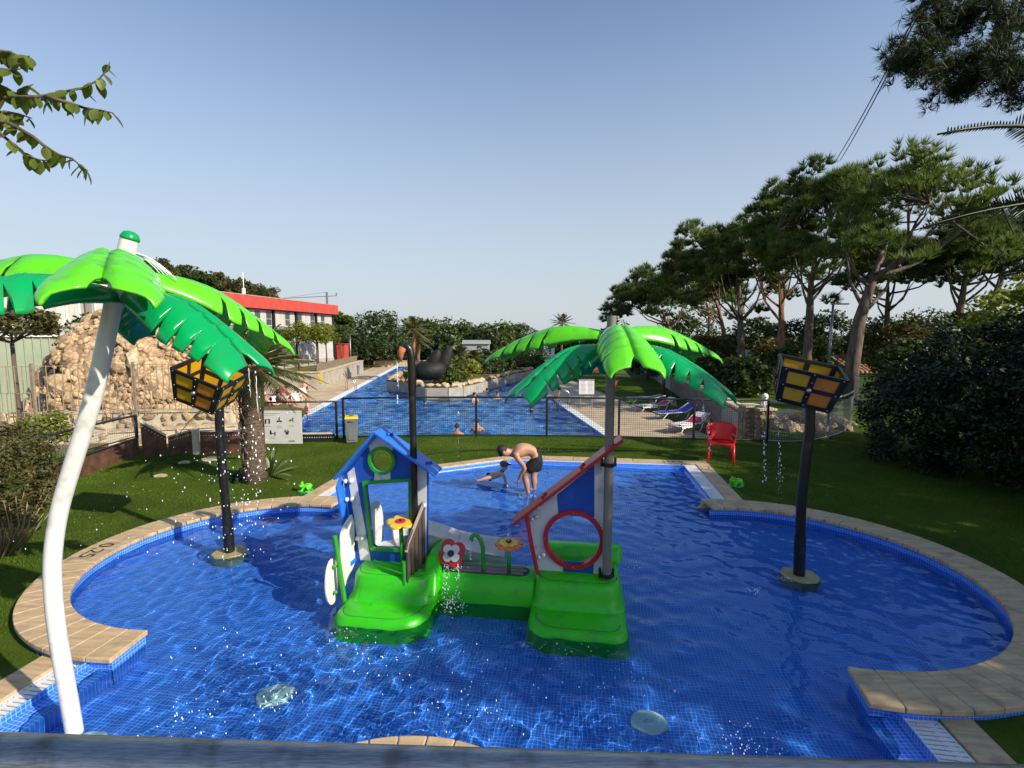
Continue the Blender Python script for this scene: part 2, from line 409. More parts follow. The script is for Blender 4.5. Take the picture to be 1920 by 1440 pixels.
def watermat(name, col, rough=0.0):
    m, nt, b = newmat(name); nt.nodes.remove(b)
    g = N(nt, 'ShaderNodeBsdfGlass'); g.inputs['IOR'].default_value = 1.33; g.inputs['Roughness'].default_value = rough
    g.inputs['Color'].default_value = (*col, 1)
    nt.links.new(g.outputs[0], nt.nodes['Material Output'].inputs[0])
    return m
M['water'] = watermat('pool_water', (0.70, 0.90, 1.0))
M['droplet'] = mat('white_water_spray', (0.85, 0.90, 0.95), 0.12, var=0.02)
# ================================================================== the paddling pool and the lawn
ZW, ZG, ZF = -0.12, -0.10, -0.37        # water level, turf level, pool floor
CL, RL_I, RL_O = Vector((-3.16, 5.87)), 1.68, 2.06
CR, RR_I, RR_O = Vector((3.12, 5.52)), 1.88, 2.27
def arc(c, r, a0, a1, n):
    return [(c.x + r * math.cos(R(a0 + (a1 - a0) * i / n)), c.y + r * math.sin(R(a0 + (a1 - a0) * i / n))) for i in range(n + 1)]
def uvxy(u, v): p = UV(u, v); return (p.x, p.y)
def rim(shift, low=None):                # outline of the basin; shift moves the rim outwards, low the low edges
    r_ = shift; s = shift if low is None else low
    pts = [uvxy(-3.96 - s, 1.2), uvxy(-3.96 - s, 3.46)]
    pts += arc(CL, RL_I + r_, -92.4, -285, 48)
    pts += [uvxy(-4.1 - s, 7.45), uvxy(-4.1 - s, 8.5 + s * 0.6), uvxy(-1.49 - s * 0.3, 10.33 + s), uvxy(2.06 + s, 10.38 + s), uvxy(2.08 + s, 8.34)]
    pts += arc(CR, RR_I + r_, 94, -104.6, 48)
    pts += [uvxy(2.23 + s, 3.63), uvxy(2.23 + s, 1.2)]
    return pts
RIM = rim(0.0)
# lawn with a hole for the pool
lawn_out = [(-14, -3), (30, -3), (45, 20), (45, 60), (14.5, 60), (8.7, 22.2), (7.35, 14.35), (6.9, 13.3), (6.5, 12.75), (4.9, 12.95), (2.8, 13.28), (-0.9, 13.5), (-4.25, 13.3), (-6.1, 13.35), (-9.2, 12.0), (-14, 8.6)]
hole = rim(0.20, 0.36)
mb = MB()
mb.holed(lawn_out, hole, lambda a, b, t: (a, b, ZG + t), 0.0, 0.0)
mb.f = mb.f[::2]; mb.mi = mb.mi[::2]
lawn = mb.build('lawn', M['turf'], recalc=False); tag(lawn, kind='structure')
for p in lawn.data.polygons: pass
if lawn.data.polygons[0].normal.z < 0: lawn.data.flip_normals()
# bank from the lawn edge down to the lower terrace
mb = MB()
edge = [(45, 60), (14.5, 60), (8.7, 22.2), (7.35, 14.35), (6.9, 13.3), (6.5, 12.75), (4.9, 12.95), (2.8, 13.28), (-0.9, 13.5), (-4.25, 13.3), (-6.1, 13.35), (-9.2, 12.0), (-14, 8.6)]
for i in range(len(edge) - 1):
    a, b = edge[i], edge[i + 1]
    mb.add([(a[0], a[1], ZG), (b[0], b[1], ZG), (b[0], b[1], -1.1), (a[0], a[1], -1.1)], [(0, 1, 2, 3)])
tag(mb.build('terrace_bank', M['greywall']), kind='structure')

# basin floor (rises gently towards the far beach) and walls
n = 30
us = np.linspace(-6.5, 7.0, 28); vs = np.linspace(0.8, 11.2, 53)
U, V = np.meshgrid(us, vs, indexing='ij')
Z = np.where(V < 7.0, ZF, ZF + np.clip((V - 7.0) / 2.9, 0, 1) * 0.15)
pts = np.stack([U, V, Z], -1).reshape(-1, 3)
ii = np.arange(len(us) * len(vs)).reshape(len(us), len(vs))
fc = np.stack([ii[:-1, :-1], ii[1:, :-1], ii[1:, 1:], ii[:-1, 1:]], -1).reshape(-1, 4)
floor = np_mesh('pool_floor', pts, fc, M['mosaic']); floor.rotation_euler = (0, 0, -AX); tag(floor, kind='structure'); receiver(floor)
def wall_strip(name, loop, z0, z1, m, closed=True):
    me = bpy.data.meshes.new(name); vv, ff, uvs = [], [], []; s = 0
    k = len(loop); rngk = k if closed else k - 1
    for i in range(rngk):
        a, b = loop[i], loop[(i + 1) % k]; L = math.dist(a, b)
        q = len(vv); vv += [(a[0], a[1], z0), (b[0], b[1], z0), (b[0], b[1], z1), (a[0], a[1], z1)]
        ff.append((q, q + 1, q + 2, q + 3)); uvs += [(s, 0), (s + L, 0), (s + L, z1 - z0), (s, z1 - z0)]; s += L
    me.from_pydata(vv, [], ff); ul = me.uv_layers.new(name='UVMap'); ul.data.foreach_set('uv', np.array(uvs).ravel())
    me.materials.append(m); o = link(name, me); tag(o, kind='structure'); receiver(o); return o
wall_strip('pool_wall', RIM, -0.40, -0.045, M['mosaic_uv'])
# outer tiled faces under the raised copings
wall_strip('coping_riser', arc(CL, RL_O - 0.03, -92.4, -283, 48), -0.14, -0.045, M['mosaic_uv'], False)
wall_strip('coping_riser', arc(CR, RR_O - 0.03, 92, -104.6, 48), -0.14, -0.045, M['mosaic_uv'], False)
a0, a1 = arc(CL, RL_O - 0.03, -92.4, -92.4, 1)[0], arc(CL, RL_I, -92.4, -92.4, 1)[0]
wall_strip('coping_riser', [a0, a1], -0.38, -0.045, M['mosaic_uv'], False)
a0, a1 = arc(CR, RR_O - 0.03, -104.6, -104.6, 1)[0], arc(CR, RR_I, -104.6, -104.6, 1)[0]
wall_strip('coping_riser', [a0, a1], -0.38, -0.045, M['mosaic_uv'], False)

# raised coping of separate stones
cop = thing('pool_coping', 'raised tan stone coping round both pool lobes', 'coping', (0, 0, ZG)); cop['kind'] = 'structure'
del cop['category']; del cop['label']
def stones(c, ri, ro, a0, a1, n, parent, z0, z1, off=(0, 0, ZG), gap=0.004, mit=0.0):
    for i in range(n):
        b0 = a0 + (a1 - a0) * i / n; b1 = a0 + (a1 - a0) * (i + 1) / n
        sgn = 1 if a1 > a0 else -1
        go, gi = math.degrees(gap / ro) * sgn, math.degrees(gap / ri) * sgn
        poly = [(c.x + r * math.cos(R(b)), c.y + r * math.sin(R(b))) for r, b in
                ((ri, b0 + gi), (ri, (b0 + b1) / 2), (ri, b1 - gi), (ro, b1 - go), (ro, (b0 + b1) / 2), (ro, b0 + go))]
        dz = random.uniform(-0.0015, 0.0015)
        m2 = MB().prism(poly, lambda a, b, t: (a, b, t), z0, z1 + dz)
        m2.build('stone', M['coping'], parent, off=off, bevel=0.008)
stones(CL, RL_I - 0.025, RL_O, -92, -284, 30, cop, -0.045, 0.0)
stones(CR, RR_I - 0.025, RR_O, 93, -105, 34, cop, -0.045, 0.0)
# mortar bed under the stones, a little lower
mb = MB()
for c, ri, ro, a0, a1 in ((CL, RL_I, RL_O - 0.02, -92, -284), (CR, RR_I, RR_O - 0.02, 93, -105)):
    I, O = arc(c, ri, a0, a1, 48), arc(c, ro, a0, a1, 48)
    for i in range(48):
        mb.add([(*I[i], -0.006), (*I[i + 1], -0.006), (*O[i + 1], -0.006), (*O[i], -0.006)], [(0, 1, 2, 3)])
mb.build('mortar_bed', M['mortarbed'], cop, off=(0, 0, ZG))
# near bay coping, cut off by the railing at the bottom of the picture
BAY = P(775, 1378, 0.0); BAY = Vector((BAY.x, BAY.y - 1.15))
stones(BAY, 0.80, 1.15, 10, 170, 17, cop, -0.045, 0.0)
wall_strip('coping_riser', arc(BAY, 1.13, 5, 175, 30), -0.38, -0.045, M['mosaic_uv'], False)
mb = MB(); I, O = arc(BAY, 0.2, 5, 175, 30), arc(BAY, 1.12, 5, 175, 30)
for i in range(30): mb.add([(*I[i], -0.02), (*I[i + 1], -0.02), (*O[i + 1], -0.02), (*O[i], -0.02)], [(0, 1, 2, 3)])
mb.build('bay_fill', M['coping'], cop, off=(0, 0, ZG))

# low stone edge, white overflow gratings and sloping mosaic margins (pool frame)
low = thing('pool_edge', None, None, (0, 0, ZG), -AX); low['kind'] = 'structure'
def lowstone(q):                        # q: four (u,v)
    m2 = MB().prism(q, lambda a, b, t: (a, b, t), -0.12, -0.086)
    m2.build('stone', M['coping'], low, off=(0, 0, ZG), bevel=0.006)
def run(u0, u1, v0, v1, step):
    k = max(1, round((v1 - v0) / step)); g = 0.004
    for i in range(k):
        a = v0 + (v1 - v0) * i / k; b = v0 + (v1 - v0) * (i + 1) / k
        lowstone([(u0, a + g), (u1, a + g), (u1, b - g), (u0, b - g)])
run(-4.47, -4.225, 1.2, 3.42, 0.6); run(2.515, 2.74, 1.2, 3.76, 0.6)
run(2.36, 2.62, 8.2, 11.0, 0.6)
for i in range(6):
    a = -1.45 + (2.36 + 1.45) * i / 6; b = -1.45 + (2.36 + 1.45) * (i + 1) / 6
    lowstone([(a + 0.004, 10.70), (b - 0.004, 10.70), (b - 0.004, 10.99), (a + 0.004, 10.97)])
run(-4.60, -4.36, 7.42, 8.72, 0.6)
dg = Vector((-1.45 + 4.36, 10.70 - 8.62)); L = dg.length; dgn = dg / L; nn = Vector((-dgn.y, dgn.x))
for i in range(6):
    s0, s1 = L * i / 6 + 0.004, L * (i + 1) / 6 - 0.004
    pA, pB = Vector((-4.36, 8.62)) + dgn * s0, Vector((-4.36, 8.62)) + dgn * s1
    lowstone([tuple(pA), tuple(pB), tuple(pB + nn * 0.25), tuple(pA + nn * 0.25)])
def margin(q, z0, z1):                  # sloping mosaic strip, q = outer a, outer b, inner b, inner a in (u,v)
    me = bpy.data.meshes.new('mosaic_margin')
    vv = [(q[0][0], q[0][1], z0), (q[1][0], q[1][1], z0), (q[2][0], q[2][1], z1), (q[3][0], q[3][1], z1),
          (q[2][0], q[2][1], -0.40), (q[3][0], q[3][1], -0.40)]
    me.from_pydata([(a, b, c - ZG) for a, b, c in vv], [], [(0, 1, 2, 3), (3, 2, 4, 5)])
    d1 = math.dist(q[0], q[1]); d2 = math.dist(q[0], q[3])
    ul = me.uv_layers.new(name='UVMap'); ul.data.foreach_set('uv', np.array([0, 0, d1, 0, d1, d2, 0, d2, 0, 0, d1, 0, d1, .3, 0, .3], float))
    me.materials.append(M['mosaic_uv']); o = link('mosaic_margin', me, low); receiver(o)
margin([(-3.955, 1.2), (-3.955, 3.48), (-3.77, 3.48), (-3.77, 1.2)], -0.108, -0.128)
margin([(2.225, 3.66), (2.225, 1.2), (2.03, 1.2), (2.03, 3.66)], -0.108, -0.128)
margin([(2.06, 10.4), (2.08, 8.3), (1.88, 8.3), (1.82, 10.15)], -0.110, -0.165)
margin([(-1.49, 10.34), (2.06, 10.39), (1.82, 10.15), (-1.42, 10.10)], -0.110, -0.165)
margin([(-4.1, 8.5), (-1.49, 10.34), (-1.42, 10.10), (-3.95, 8.32)], -0.110, -0.165)
margin([(-4.1, 7.40), (-4.1, 8.5), (-3.95, 8.32), (-3.95, 7.40)], -0.110, -0.165)
# gratings: each a tray with separate slats
def grating(a, b, wd, nm_label, slat=0.028, gap=0.012, fine=True):
    a, b = Vector(a), Vector(b); L = (b - a).length; t = (b - a) / L; nv = Vector((-t.y, t.x))
    g = thing('overflow_grating', nm_label, 'grating', UV(a.x, a.y, -0.118), 0, 'white overflow gratings along the pool edge')
    ang = math.atan2(t.y, t.x) - AX
    g.rotation_euler = (0, 0, ang)
    MB().add([(0, 0, -0.004), (L, 0, -0.004), (L, wd, -0.004), (0, wd, -0.004)], [(0, 1, 2, 3)]).build('gutter', M['slotdark'], g)
    MB().box((L / 2, 0.008, 0.008), (L, 0.016, 0.012)).box((L / 2, wd - 0.008, 0.008), (L, 0.016, 0.012)).build('side_rail', M['grating'], g)
    MB().box((L / 2, wd * 0.22, 0.004), (L, 0.03, 0.008)).box((L / 2, wd * 0.80, 0.004), (L, 0.03, 0.008)).build('cross_rib', M['grating'], g)
    if fine:
        k = int(L / (slat + gap)); sl = None
        for i in range(k):
            if sl is None:
                sl = MB().box((0, 0, 0), (slat, wd - 0.03, 0.008)).build('slat', M['grating'], g)
            else:
                c = sl.copy(); COL.objects.link(c); sl2 = c; sl2.parent = g
            (sl if i == 0 else sl2).location = ((i + 0.5) * (slat + gap), wd / 2, 0.0105)
    else:
        k = int(L / 0.030); m2 = MB()
        for i in range(k): m2.box(((i + 0.5) * 0.030, wd / 2, 0.0105), (0.022, wd - 0.03, 0.008))
        o = m2.build('slats', M['grating'], g); o['kind'] = 'stuff'
    return g
grating((-3.965, 1.6), (-3.965, 3.45), 0.255, 'white slotted overflow grating in front of the white palm pole')
grating((2.505, 1.8), (2.505, 3.70), 0.275, 'white slotted overflow grating below the shaded right coping end')
grating((2.355, 8.32), (2.355, 10.66), 0.285, 'white overflow grating on the right of the far pool end', fine=False)
grating((-1.45, 10.37), (2.05, 10.42), 0.27, 'white overflow grating along the straight far pool edge', fine=False)
grating((-4.10, 8.47), (-1.52, 10.31), 0.28, 'white overflow grating along the slanting far corner of the pool', fine=False)
grating((-4.11, 7.44), (-4.11, 8.44), 0.25, 'white overflow grating on the left, beside the blue playhouse roof', fine=False)
# strip of ground under low edges so that nothing shows through
mb = MB()
for q in ([(-4.23, 1.2), (-3.95, 1.2), (-3.95, 3.5), (-4.23, 3.5)], [(2.22, 1.2), (2.52, 1.2), (2.52, 3.75), (2.22, 3.75)], [(2.05, 8.3), (2.37, 8.3), (2.37, 10.72), (2.05, 10.72)],
          [(-1.5, 10.33), (2.06, 10.33), (2.37, 10.72), (-1.5, 10.72)], [(-4.37, 8.4), (-4.1, 8.4), (-1.45, 10.3), (-1.5, 10.72)], [(-4.37, 7.4), (-4.08, 7.4), (-4.08, 8.5), (-4.37, 8.65)]):
    mb.add([(a, b, -0.128 - ZG) for a, b in q], [(0, 1, 2, 3)])
o = mb.build('gutter_bed', M['slotdark'], low)
# corner stones where raised coping ends meet the low edge
lowstone([(1.80, 7.98), (2.62, 7.96), (2.62, 8.22), (1.94, 8.24)])

# painted depth marks on the coping
def text(s, size, mat_, loc, rz, name='depth_mark', parent=None, rx=0.0, ext=0.0008):
    cu = bpy.data.curves.new(name, 'FONT'); cu.body = s; cu.size = size; cu.align_x = 'CENTER'; cu.align_y = 'CENTER'; cu.extrude = ext
    tmp = bpy.data.objects.new(name, cu); COL.objects.link(tmp)
    dg_ = bpy.context.evaluated_depsgraph_get(); me = bpy.data.meshes.new_from_object(tmp.evaluated_get(dg_))
    bpy.data.objects.remove(tmp); me.materials.clear(); me.materials.append(mat_)
    o = link(name, me, parent); o.location = loc; o.rotation_euler = (rx, 0, rz); return o
tp = P(165, 1032, 0.0); d = Vector((tp.x, tp.y)) - CL
tp2 = CL + d.normalized() * 1.87
text('0,25', 0.24, M['ink'], Vector((tp2.x, tp2.y, 0.0035)) - Vector((0, 0, ZG)), math.atan2(d.y, d.x) + R(90), parent=cop)
text('0,25', 0.20, M['ink'], (1.95, 10.84, -0.083 - ZG), R(180), parent=low)

# water of the paddling pool: a finely waved sheet (real ripples, so that it refracts and focuses the sun)
def waves(X, Y, comps):
    Zw = np.zeros_like(X)
    for lam, a, ph, amp in comps:
        Zw += amp * np.sin(2 * math.pi / lam * (X * math.cos(a) + Y * math.sin(a)) + ph)
    return Zw
def water_sheet(name, u0, u1, v0, v1, step, comps, z, rz, extra=None):
    nu, nv = int((u1 - u0) / step) + 1, int((v1 - v0) / step) + 1
    X, Y = np.meshgrid(np.linspace(u0, u1, nu), np.linspace(v0, v1, nv), indexing='ij')
    Zw = waves(X, Y, comps)
    if extra is not None: Zw = extra(X, Y, Zw)
    ii = np.arange(nu * nv).reshape(nu, nv)
    fc = np.stack([ii[:-1, :-1], ii[1:, :-1], ii[1:, 1:], ii[:-1, 1:]], -1).reshape(-1, 4)
    o = np_mesh(name, np.stack([X, Y, Zw + z], -1).reshape(-1, 3), fc, M['water'], smooth=True)
    o.rotation_euler = (0, 0, rz); tag(o, kind='structure'); return o
rg = np.random.default_rng(3); comps = []
for k in range(46):
    lam = 0.075 * (6.0 ** rg.uniform(0, 1)); a = rg.normal(R(70), 1.1)
    comps.append((lam, a, rg.uniform(0, 7), 0.00098 * (lam / 0.3) ** 1.0))
def ruffle(X, Y, Zw):                   # livelier water around the jets in the near half, calmer at the right
    k = 0.55 + 0.75 * np.exp(-((X + 1.0) ** 2 / 5 + (Y - 3.4) ** 2 / 3.0))
    for ju, jv in ((-2.45, 3.45), (0.5, 3.35), (-1.35, 4.6), (-0.9, 3.0), (1.3, 3.0), (2.2, 4.9)):
        r = np.sqrt((X - ju) ** 2 + (Y - jv) ** 2) + 1e-4
        Zw = Zw + 0.0035 * np.exp(-r / 0.35) * np.sin(r * 2 * math.pi / 0.085)
    return Zw * k
pw = water_sheet('pool_water', -6.3, 6.6, 1.1, 10.7, 0.026, comps, ZW, -AX, ruffle)
pw.cycles.is_caustics_caster = True

# ================================================================== lower terrace: ground, decks and the big pool
ZD = -1.0
PU0, PU1, PV0, PV1 = -6.73, 5.22, 14.6, 58.0
mb = MB(); G = 900
def gq(u0, v0, u1, v1, z): mb.add([W(u0, v0, z), W(u1, v0, z), W(u1, v1, z), W(u0, v1, z)], [(0, 1, 2, 3)])
gq(-G, -G, G, PV0, ZD - 0.02); gq(-G, PV1, G, G, ZD - 0.02); gq(-G, PV0, PU0, PV1, ZD - 0.02); gq(PU1, PV0, G, PV1, ZD - 0.02)
g_o = mb.build('ground', M['drygrass']); tag(g_o, kind='structure')
if g_o.data.polygons[0].normal.z < 0: g_o.data.flip_normals()
def sheet(name, qs, z, m):
    mb = MB()
    for q in qs: mb.add([W(a, b, z) for a, b in q], [tuple(range(len(q)))])
    o = mb.build(name, m, recalc=False); tag(o, kind='structure')
    if o.data.polygons[0].normal.z < 0: o.data.flip_normals()
    return o
sheet('pool_deck', [[(-9.3, 10), (PU0 - 0.36, 10), (PU0 - 0.36, 60), (-9.3, 60)], [(-17, 10), (-9.3, 10), (-9.3, 34.7), (-17, 34.7)], [(PU1 + 0.36, 12), (8.9, 12), (8.9, 62), (PU1 + 0.36, 62)], [(PU0 - .36, 12), (PU1 + .36, 12), (PU1 + .36, PV0), (PU0 - .36, PV0)]], ZD - 0.004, M['deck'])
sheet('lower_lawn', [[(8.9, 12), (30, 12), (30, 46), (8.9, 46)], [(-9.3, 60), (8.9, 62), (8.9, 70), (-9.3, 66)]], ZD - 0.008, M['turf'])
edge_o = thing('pool_edging', None, None, (0, 0, ZD), -BX); edge_o['kind'] = 'structure'
def edging(u0, u1):
    k = 36
    for i in range(k):
        v0 = PV0 + (PV1 - PV0) * i / k; v1 = PV0 + (PV1 - PV0) * (i + 1) / k - 0.008
        MB().box(((u0 + u1) / 2, (v0 + v1) / 2, -0.015), (u1 - u0, v1 - v0, 0.04)).build('stone', M['whitecoping'], edge_o)
edging(PU0 - 0.36, PU0 + 0.02); edging(PU1 - 0.02, PU1 + 0.36)
mb = MB()
c = [W(PU0, PV0, 0), W(PU1, PV0, 0), W(PU1, PV1, 0), W(PU0, PV1, 0)]
for i in range(4):
    a, b = c[i], c[(i + 1) % 4]
    mb.add([(a.x, a.y, ZD - 0.02), (b.x, b.y, ZD - 0.02), (b.x, b.y, -2.3), (a.x, a.y, -2.3)], [(0, 1, 2, 3)])
o = mb.build('big_pool_wall', M['mosaic_big']); tag(o, kind='structure'); receiver(o)
mb = MB(); mb.add([(PU0, PV0, 0), (PU1, PV0, 0), (PU1, PV1, 0), (PU0, PV1, 0)], [(0, 1, 2, 3)])
o = mb.build('big_pool_floor', M['mosaic_big'], recalc=False); o.location = (0, 0, -2.3); o.rotation_euler = (0, 0, -BX); tag(o, kind='structure'); receiver(o)
comps2 = []
for k in range(34):
    lam = 0.35 * (6.0 ** rg.uniform(0, 1)); a = rg.normal(R(80), 0.9)
    comps2.append((lam, a, rg.uniform(0, 7), 0.0062 * (lam / 1.0) ** 1.1))
bw = water_sheet('big_pool_water', PU0 - 0.01, PU1 + 0.01, PV0, PV1, 0.085, comps2, ZD - 0.10, -BX)
bw.cycles.is_caustics_caster = True
# ================================================================== water-play structures
# ---- moulded plastic palm leaf: two half shells meeting in a creased midrib, notched edge, split tip
def leaf_mesh(L, Wd, droop, notches, split=0.88, up=0.10, thick=0.012):
    ss = [0, .06, .12, .2, .28, .36]
    for k in notches: ss += [k - 0.05, k - 0.010, k, k + 0.017, k + 0.034]
    ss += [0.88, 0.92, 0.96, 0.985, 1.0]; ss = sorted(set(round(min(1, q), 4) for q in ss))
    def wid(q):
        base = Wd * (0.30 + 0.70 * math.sin(min(1, q / 0.55) * math.pi / 2) ** 1.1)
        if q > 0.86: base *= math.sqrt(max(0.0, 1 - ((q - 0.86) / 0.15) ** 2 * 0.30))
        return base
    def cut(q):                        # how much of the half width is cut away
        for k in notches:
            if k - 0.0001 <= q <= k + 0.0341: return 0.52 * max(0.0, 1 - (q - k) / 0.034)
        return 0.0
    def mid(q):                        # midrib: rises a little, then arches down
        x = L * (q - 0.06 * q ** 4); return Vector((x, 0, up * math.sin(min(1, q / .5) * math.pi / 2) - droop * 0.92 * max(0, q - 0.18) ** 1.7))
    mb = MB(); T = [0.0, 0.25, 0.5, 0.72, 0.88, 0.95, 1.0]
    for sd in (-1, 1):
        rows = []
        for q in ss:
            c = mid(q); w0 = wid(q); row = []
            t0 = 0.0 if q < split else 0.20 * ((q - split) / (1 - split)) ** 0.9
            tmax = 1.0 - cut(q)
            for t in T:
                tt = t0 + (tmax - t0) * t
                y = w0 * (tt - 0.12 * tt ** 3); dz = -w0 * (0.70 * (1 - 0.62 * min(1, max(0, (q - 0.5) / 0.42))) * tt ** 1.8) - (0.12 * Wd * max(0, (tt - 0.86) / 0.14))
                crease = -0.018 * math.exp(-(tt / 0.06) ** 2) * min(1, q * 3)
                row.append(c + Vector((0.10 * w0 * tt * (0.4 + q), sd * y, dz + crease)))
            rows.append(row)
        base = len(mb.v); n = len(T)
        for row in rows: mb.v += [tuple(p) for p in row]
        for i in range(len(rows) - 1):
            for j in range(n - 1):
                a = base + i * n + j
                fcs = (a, a + n, a + n + 1, a + 1)
                mb.f.append(fcs if sd > 0 else tuple(reversed(fcs))); mb.mi.append(0)
    return mb
def make_leaf(name, L, Wd, droop, m, parent, az, z, r0, tilt=0.0, notches=(0.42, 0.54, 0.66, 0.78)):
    mb = leaf_mesh(L, Wd, droop, notches)
    rot = Matrix.Rotation(az, 3, 'Z') @ Matrix.Rotation(tilt, 3, 'Y')
    mb.v = [tuple(rot @ (Vector(p)) + Matrix.Rotation(az, 3, 'Z') @ Vector((r0, 0, 0)) + Vector((0, 0, z))) for p in mb.v]
    o = mb.build(name, m, parent, smooth=True, recalc=False, auto=R(38))
    md = o.modifiers.new('shell', 'SOLIDIFY'); md.thickness = 0.014; md.offset = -1
    # raised bolts that fix the shell to its arm
    tr = Matrix.Translation(Matrix.Rotation(az, 3, 'Z') @ Vector((r0, 0, 0)) + Vector((0, 0, z))) @ rot.to_4x4()
    for q in (0.20, 0.40):
        x = L * q; zz = 0.10 * math.sin(min(1, q / .5) * math.pi / 2) - droop * max(0, q - 0.18) ** 2
        for sd in (-1, 1):
            MB().ball(tr @ Vector((x, sd * 0.05, zz - 0.030)), 0.011, 8, 4).build('bolt', m, o, smooth=True)
    return o

# ---- white palm, near left (bent pole)
yb = 3.2
path_px = [(152, 1462), (140, 1375), (128, 1305), (108, 1190), (99, 1100), (100, 1030), (112, 955), (136, 872), (165, 780), (190, 680), (213, 570), (243, 449)]
pole = [D(x, y, yb) for x, y in path_px]
base = Vector((pole[0].x + 0.0, yb, ZF))
palm1 = thing('spray_palm', 'white bent pole spray palm with glossy lime and green leaves, nearest the camera', 'water feature', base)
mb = MB()
fine = []
for i in range(len(pole) - 1):
    p0, p1, p2, p3 = pole[max(i - 1, 0)], pole[i], pole[i + 1], pole[min(i + 2, len(pole) - 1)]
    for k in range(4):
        t = k / 4; fine.append(0.5 * ((2 * p1) + (p2 - p0) * t + (2 * p0 - 5 * p1 + 4 * p2 - p3) * t ** 2 + (3 * p1 - p0 - 3 * p2 + p3) * t ** 3))
fine.append(pole[-1])
mb.tube(fine, 0.050, 24); mb.build('pole', M['whitepaint'], palm1, off=base, smooth=True, auto=R(50))
dirp = (fine[-1] - fine[-4]).normalized(); qm = dirp.to_track_quat('Z', 'Y').to_matrix()
MB().lathe([(0.053, 0), (0.052, 0.015), (0.040, 0.04), (0.015, 0.052)], fine[-1], 20, qm).build('cap', M['leafgreen'], palm1, off=base, smooth=True)
MB().lathe([(0.16, 0), (0.16, 0.012), (0.075, 0.016), (0.075, 0.06)], (base.x, base.y, ZF), 20).build('base_flange', M['whitepaint'], palm1, off=base, smooth=True, auto=R(40))
head = D(229, 503, yb)
hub = bpy.data.objects.new('leaf_crown', None); COL.objects.link(hub); hub.parent = palm1; hub.location = head - base
def crown(root, off0, L, Wd, droop, zoff, tilt, up_az, low_az):
    for az, tl in up_az: make_leaf('leaf', L, Wd, droop, M['lime'], root, R(az), zoff, 0.06, tilt + tl)
    for az, tl in low_az: make_leaf('leaf', L * 0.88, Wd, droop * 0.95, M['leafgreen'], root, R(az), zoff - 0.13, 0.06, tilt + tl)
bpy.data.objects.remove(hub)
def palm_leaves(root, head_rel, L, Wd, droop, tilt, ups, lows, lean=None):
    before = set(COL.objects)
    crown(root, None, L, Wd, droop, 0.0, tilt, ups, lows)
    for o in set(COL.objects) - before:
        mt = Matrix.Translation(head_rel)
        if lean: mt = mt @ Matrix.Rotation(R(lean[1]), 4, Vector((0, 0, 1)).cross(Vector((math.cos(R(lean[0])), math.sin(R(lean[0])), 0))))
        o.data.transform(mt)
palm_leaves(palm1, head - base, 1.14, 0.265, 0.42, 0.0, ((-57, 0.02), (57, 0.30), (178, -0.06)), ((-12, 0.33), (-116, 0.02), (114, 0.12)))
# thin water curtain ribs on the back of the crown
mb = MB()
for k in range(7):
    a = R(30 + k * 9); pts = []
    for i in range(7):
        t = i / 6; pts.append(head + Vector((math.cos(a) * 0.22 * t + 0.05, math.sin(a) * 0.3 * t, 0.10 - 0.16 * t * t)))
    mb.tube(pts, 0.004, 5)
mb.build('water_jet', M['droplet'], palm1, off=base, smooth=True)
receiver(palm1)

# ---- grey-pole palm on the red playhouse
pb = UV(0.262, 4.86, 0.19)
palm2 = thing('spray_palm', 'grey pole spray palm with six green leaves, rising through the red playhouse roof', 'water feature', pb)
zt = D(1137, 592, pb.y).z
MB().tube([(0, 0, 0.0), (0, 0, zt - pb.z)], 0.044, 20).build('pole', M['greypole'], palm2, smooth=True, auto=R(50))
hz = D(1137, 620, pb.y).z - pb.z
palm_leaves(palm2, Vector((0, 0, hz)), 1.30, 0.25, 0.50, 0.02, ((-93, 0), (27, 0), (150, 0)), ((-38, .16), (-145, .16), (88, .1)))
MB().lathe([(0.075, -0.05), (0.08, 0.0), (0.06, 0.03)], (0, 0, hz), 16).build('hub', M['greypole'], palm2, smooth=True)
for zz in (0.0, 1.12):
    mb = MB().lathe([(0.062, 0.02), (0.062, 0.055), (0.047, 0.055), (0.047, 0.02)], (0, 0, zz), 18)
    mb.box((-0.066, 0.02, zz + 0.055), (0.02, 0.03, 0.09)).box((0.066, 0.02, zz + 0.055), (0.02, 0.03, 0.09))
    mb.build('clamp', M['black'], palm2)

# ---- play structure (pool frame)
so = UV(-1.0, 4.9, ZF)
play = thing('play_structure', 'green based water playhouse with blue gabled house, red slanting house and flowers', 'play structure', so, -AX)
def L3(u, v, z): return Vector((u + 1.0, v - 4.9, z - ZF))
def part(mb, name, m, parent=play, **kw):
    o = mb.build(name, m, parent, **kw); receiver(o); return o
def rrect(u0, u1, v0, v1, r, n=6, rs=None):
    rs = rs or (r, r, r, r); out = []
    for (cx, cy, a0), rr in zip(((u1, v0, -90), (u1, v1, 0), (u0, v1, 90), (u0, v0, 180)), rs):
        sx = cx - rr if cx == u1 else cx + rr; sy = cy + rr if cy == v0 else cy - rr
        for i in range(n + 1):
            a = R(a0 + 90 * i / n); out.append((sx + rr * math.cos(a), sy + rr * math.sin(a)))
    return out
def loft(secs, name, m, parent=play, cap=True, auto=R(60)):
    mb = MB(); n = len(secs[0][0])
    for poly, z in secs:
        for a, b in poly: mb.v.append(tuple(L3(a, b, z)))
    for i in range(len(secs) - 1):
        for j in range(n):
            a = i * n + j; b = i * n + (j + 1) % n; mb.f.append((a, b, b + n, a + n)); mb.mi.append(0)
    if cap: mb.f.append(tuple((len(secs) - 1) * n + j for j in range(n))); mb.mi.append(0)
    return part(mb, name, m, parent, smooth=True, auto=auto)
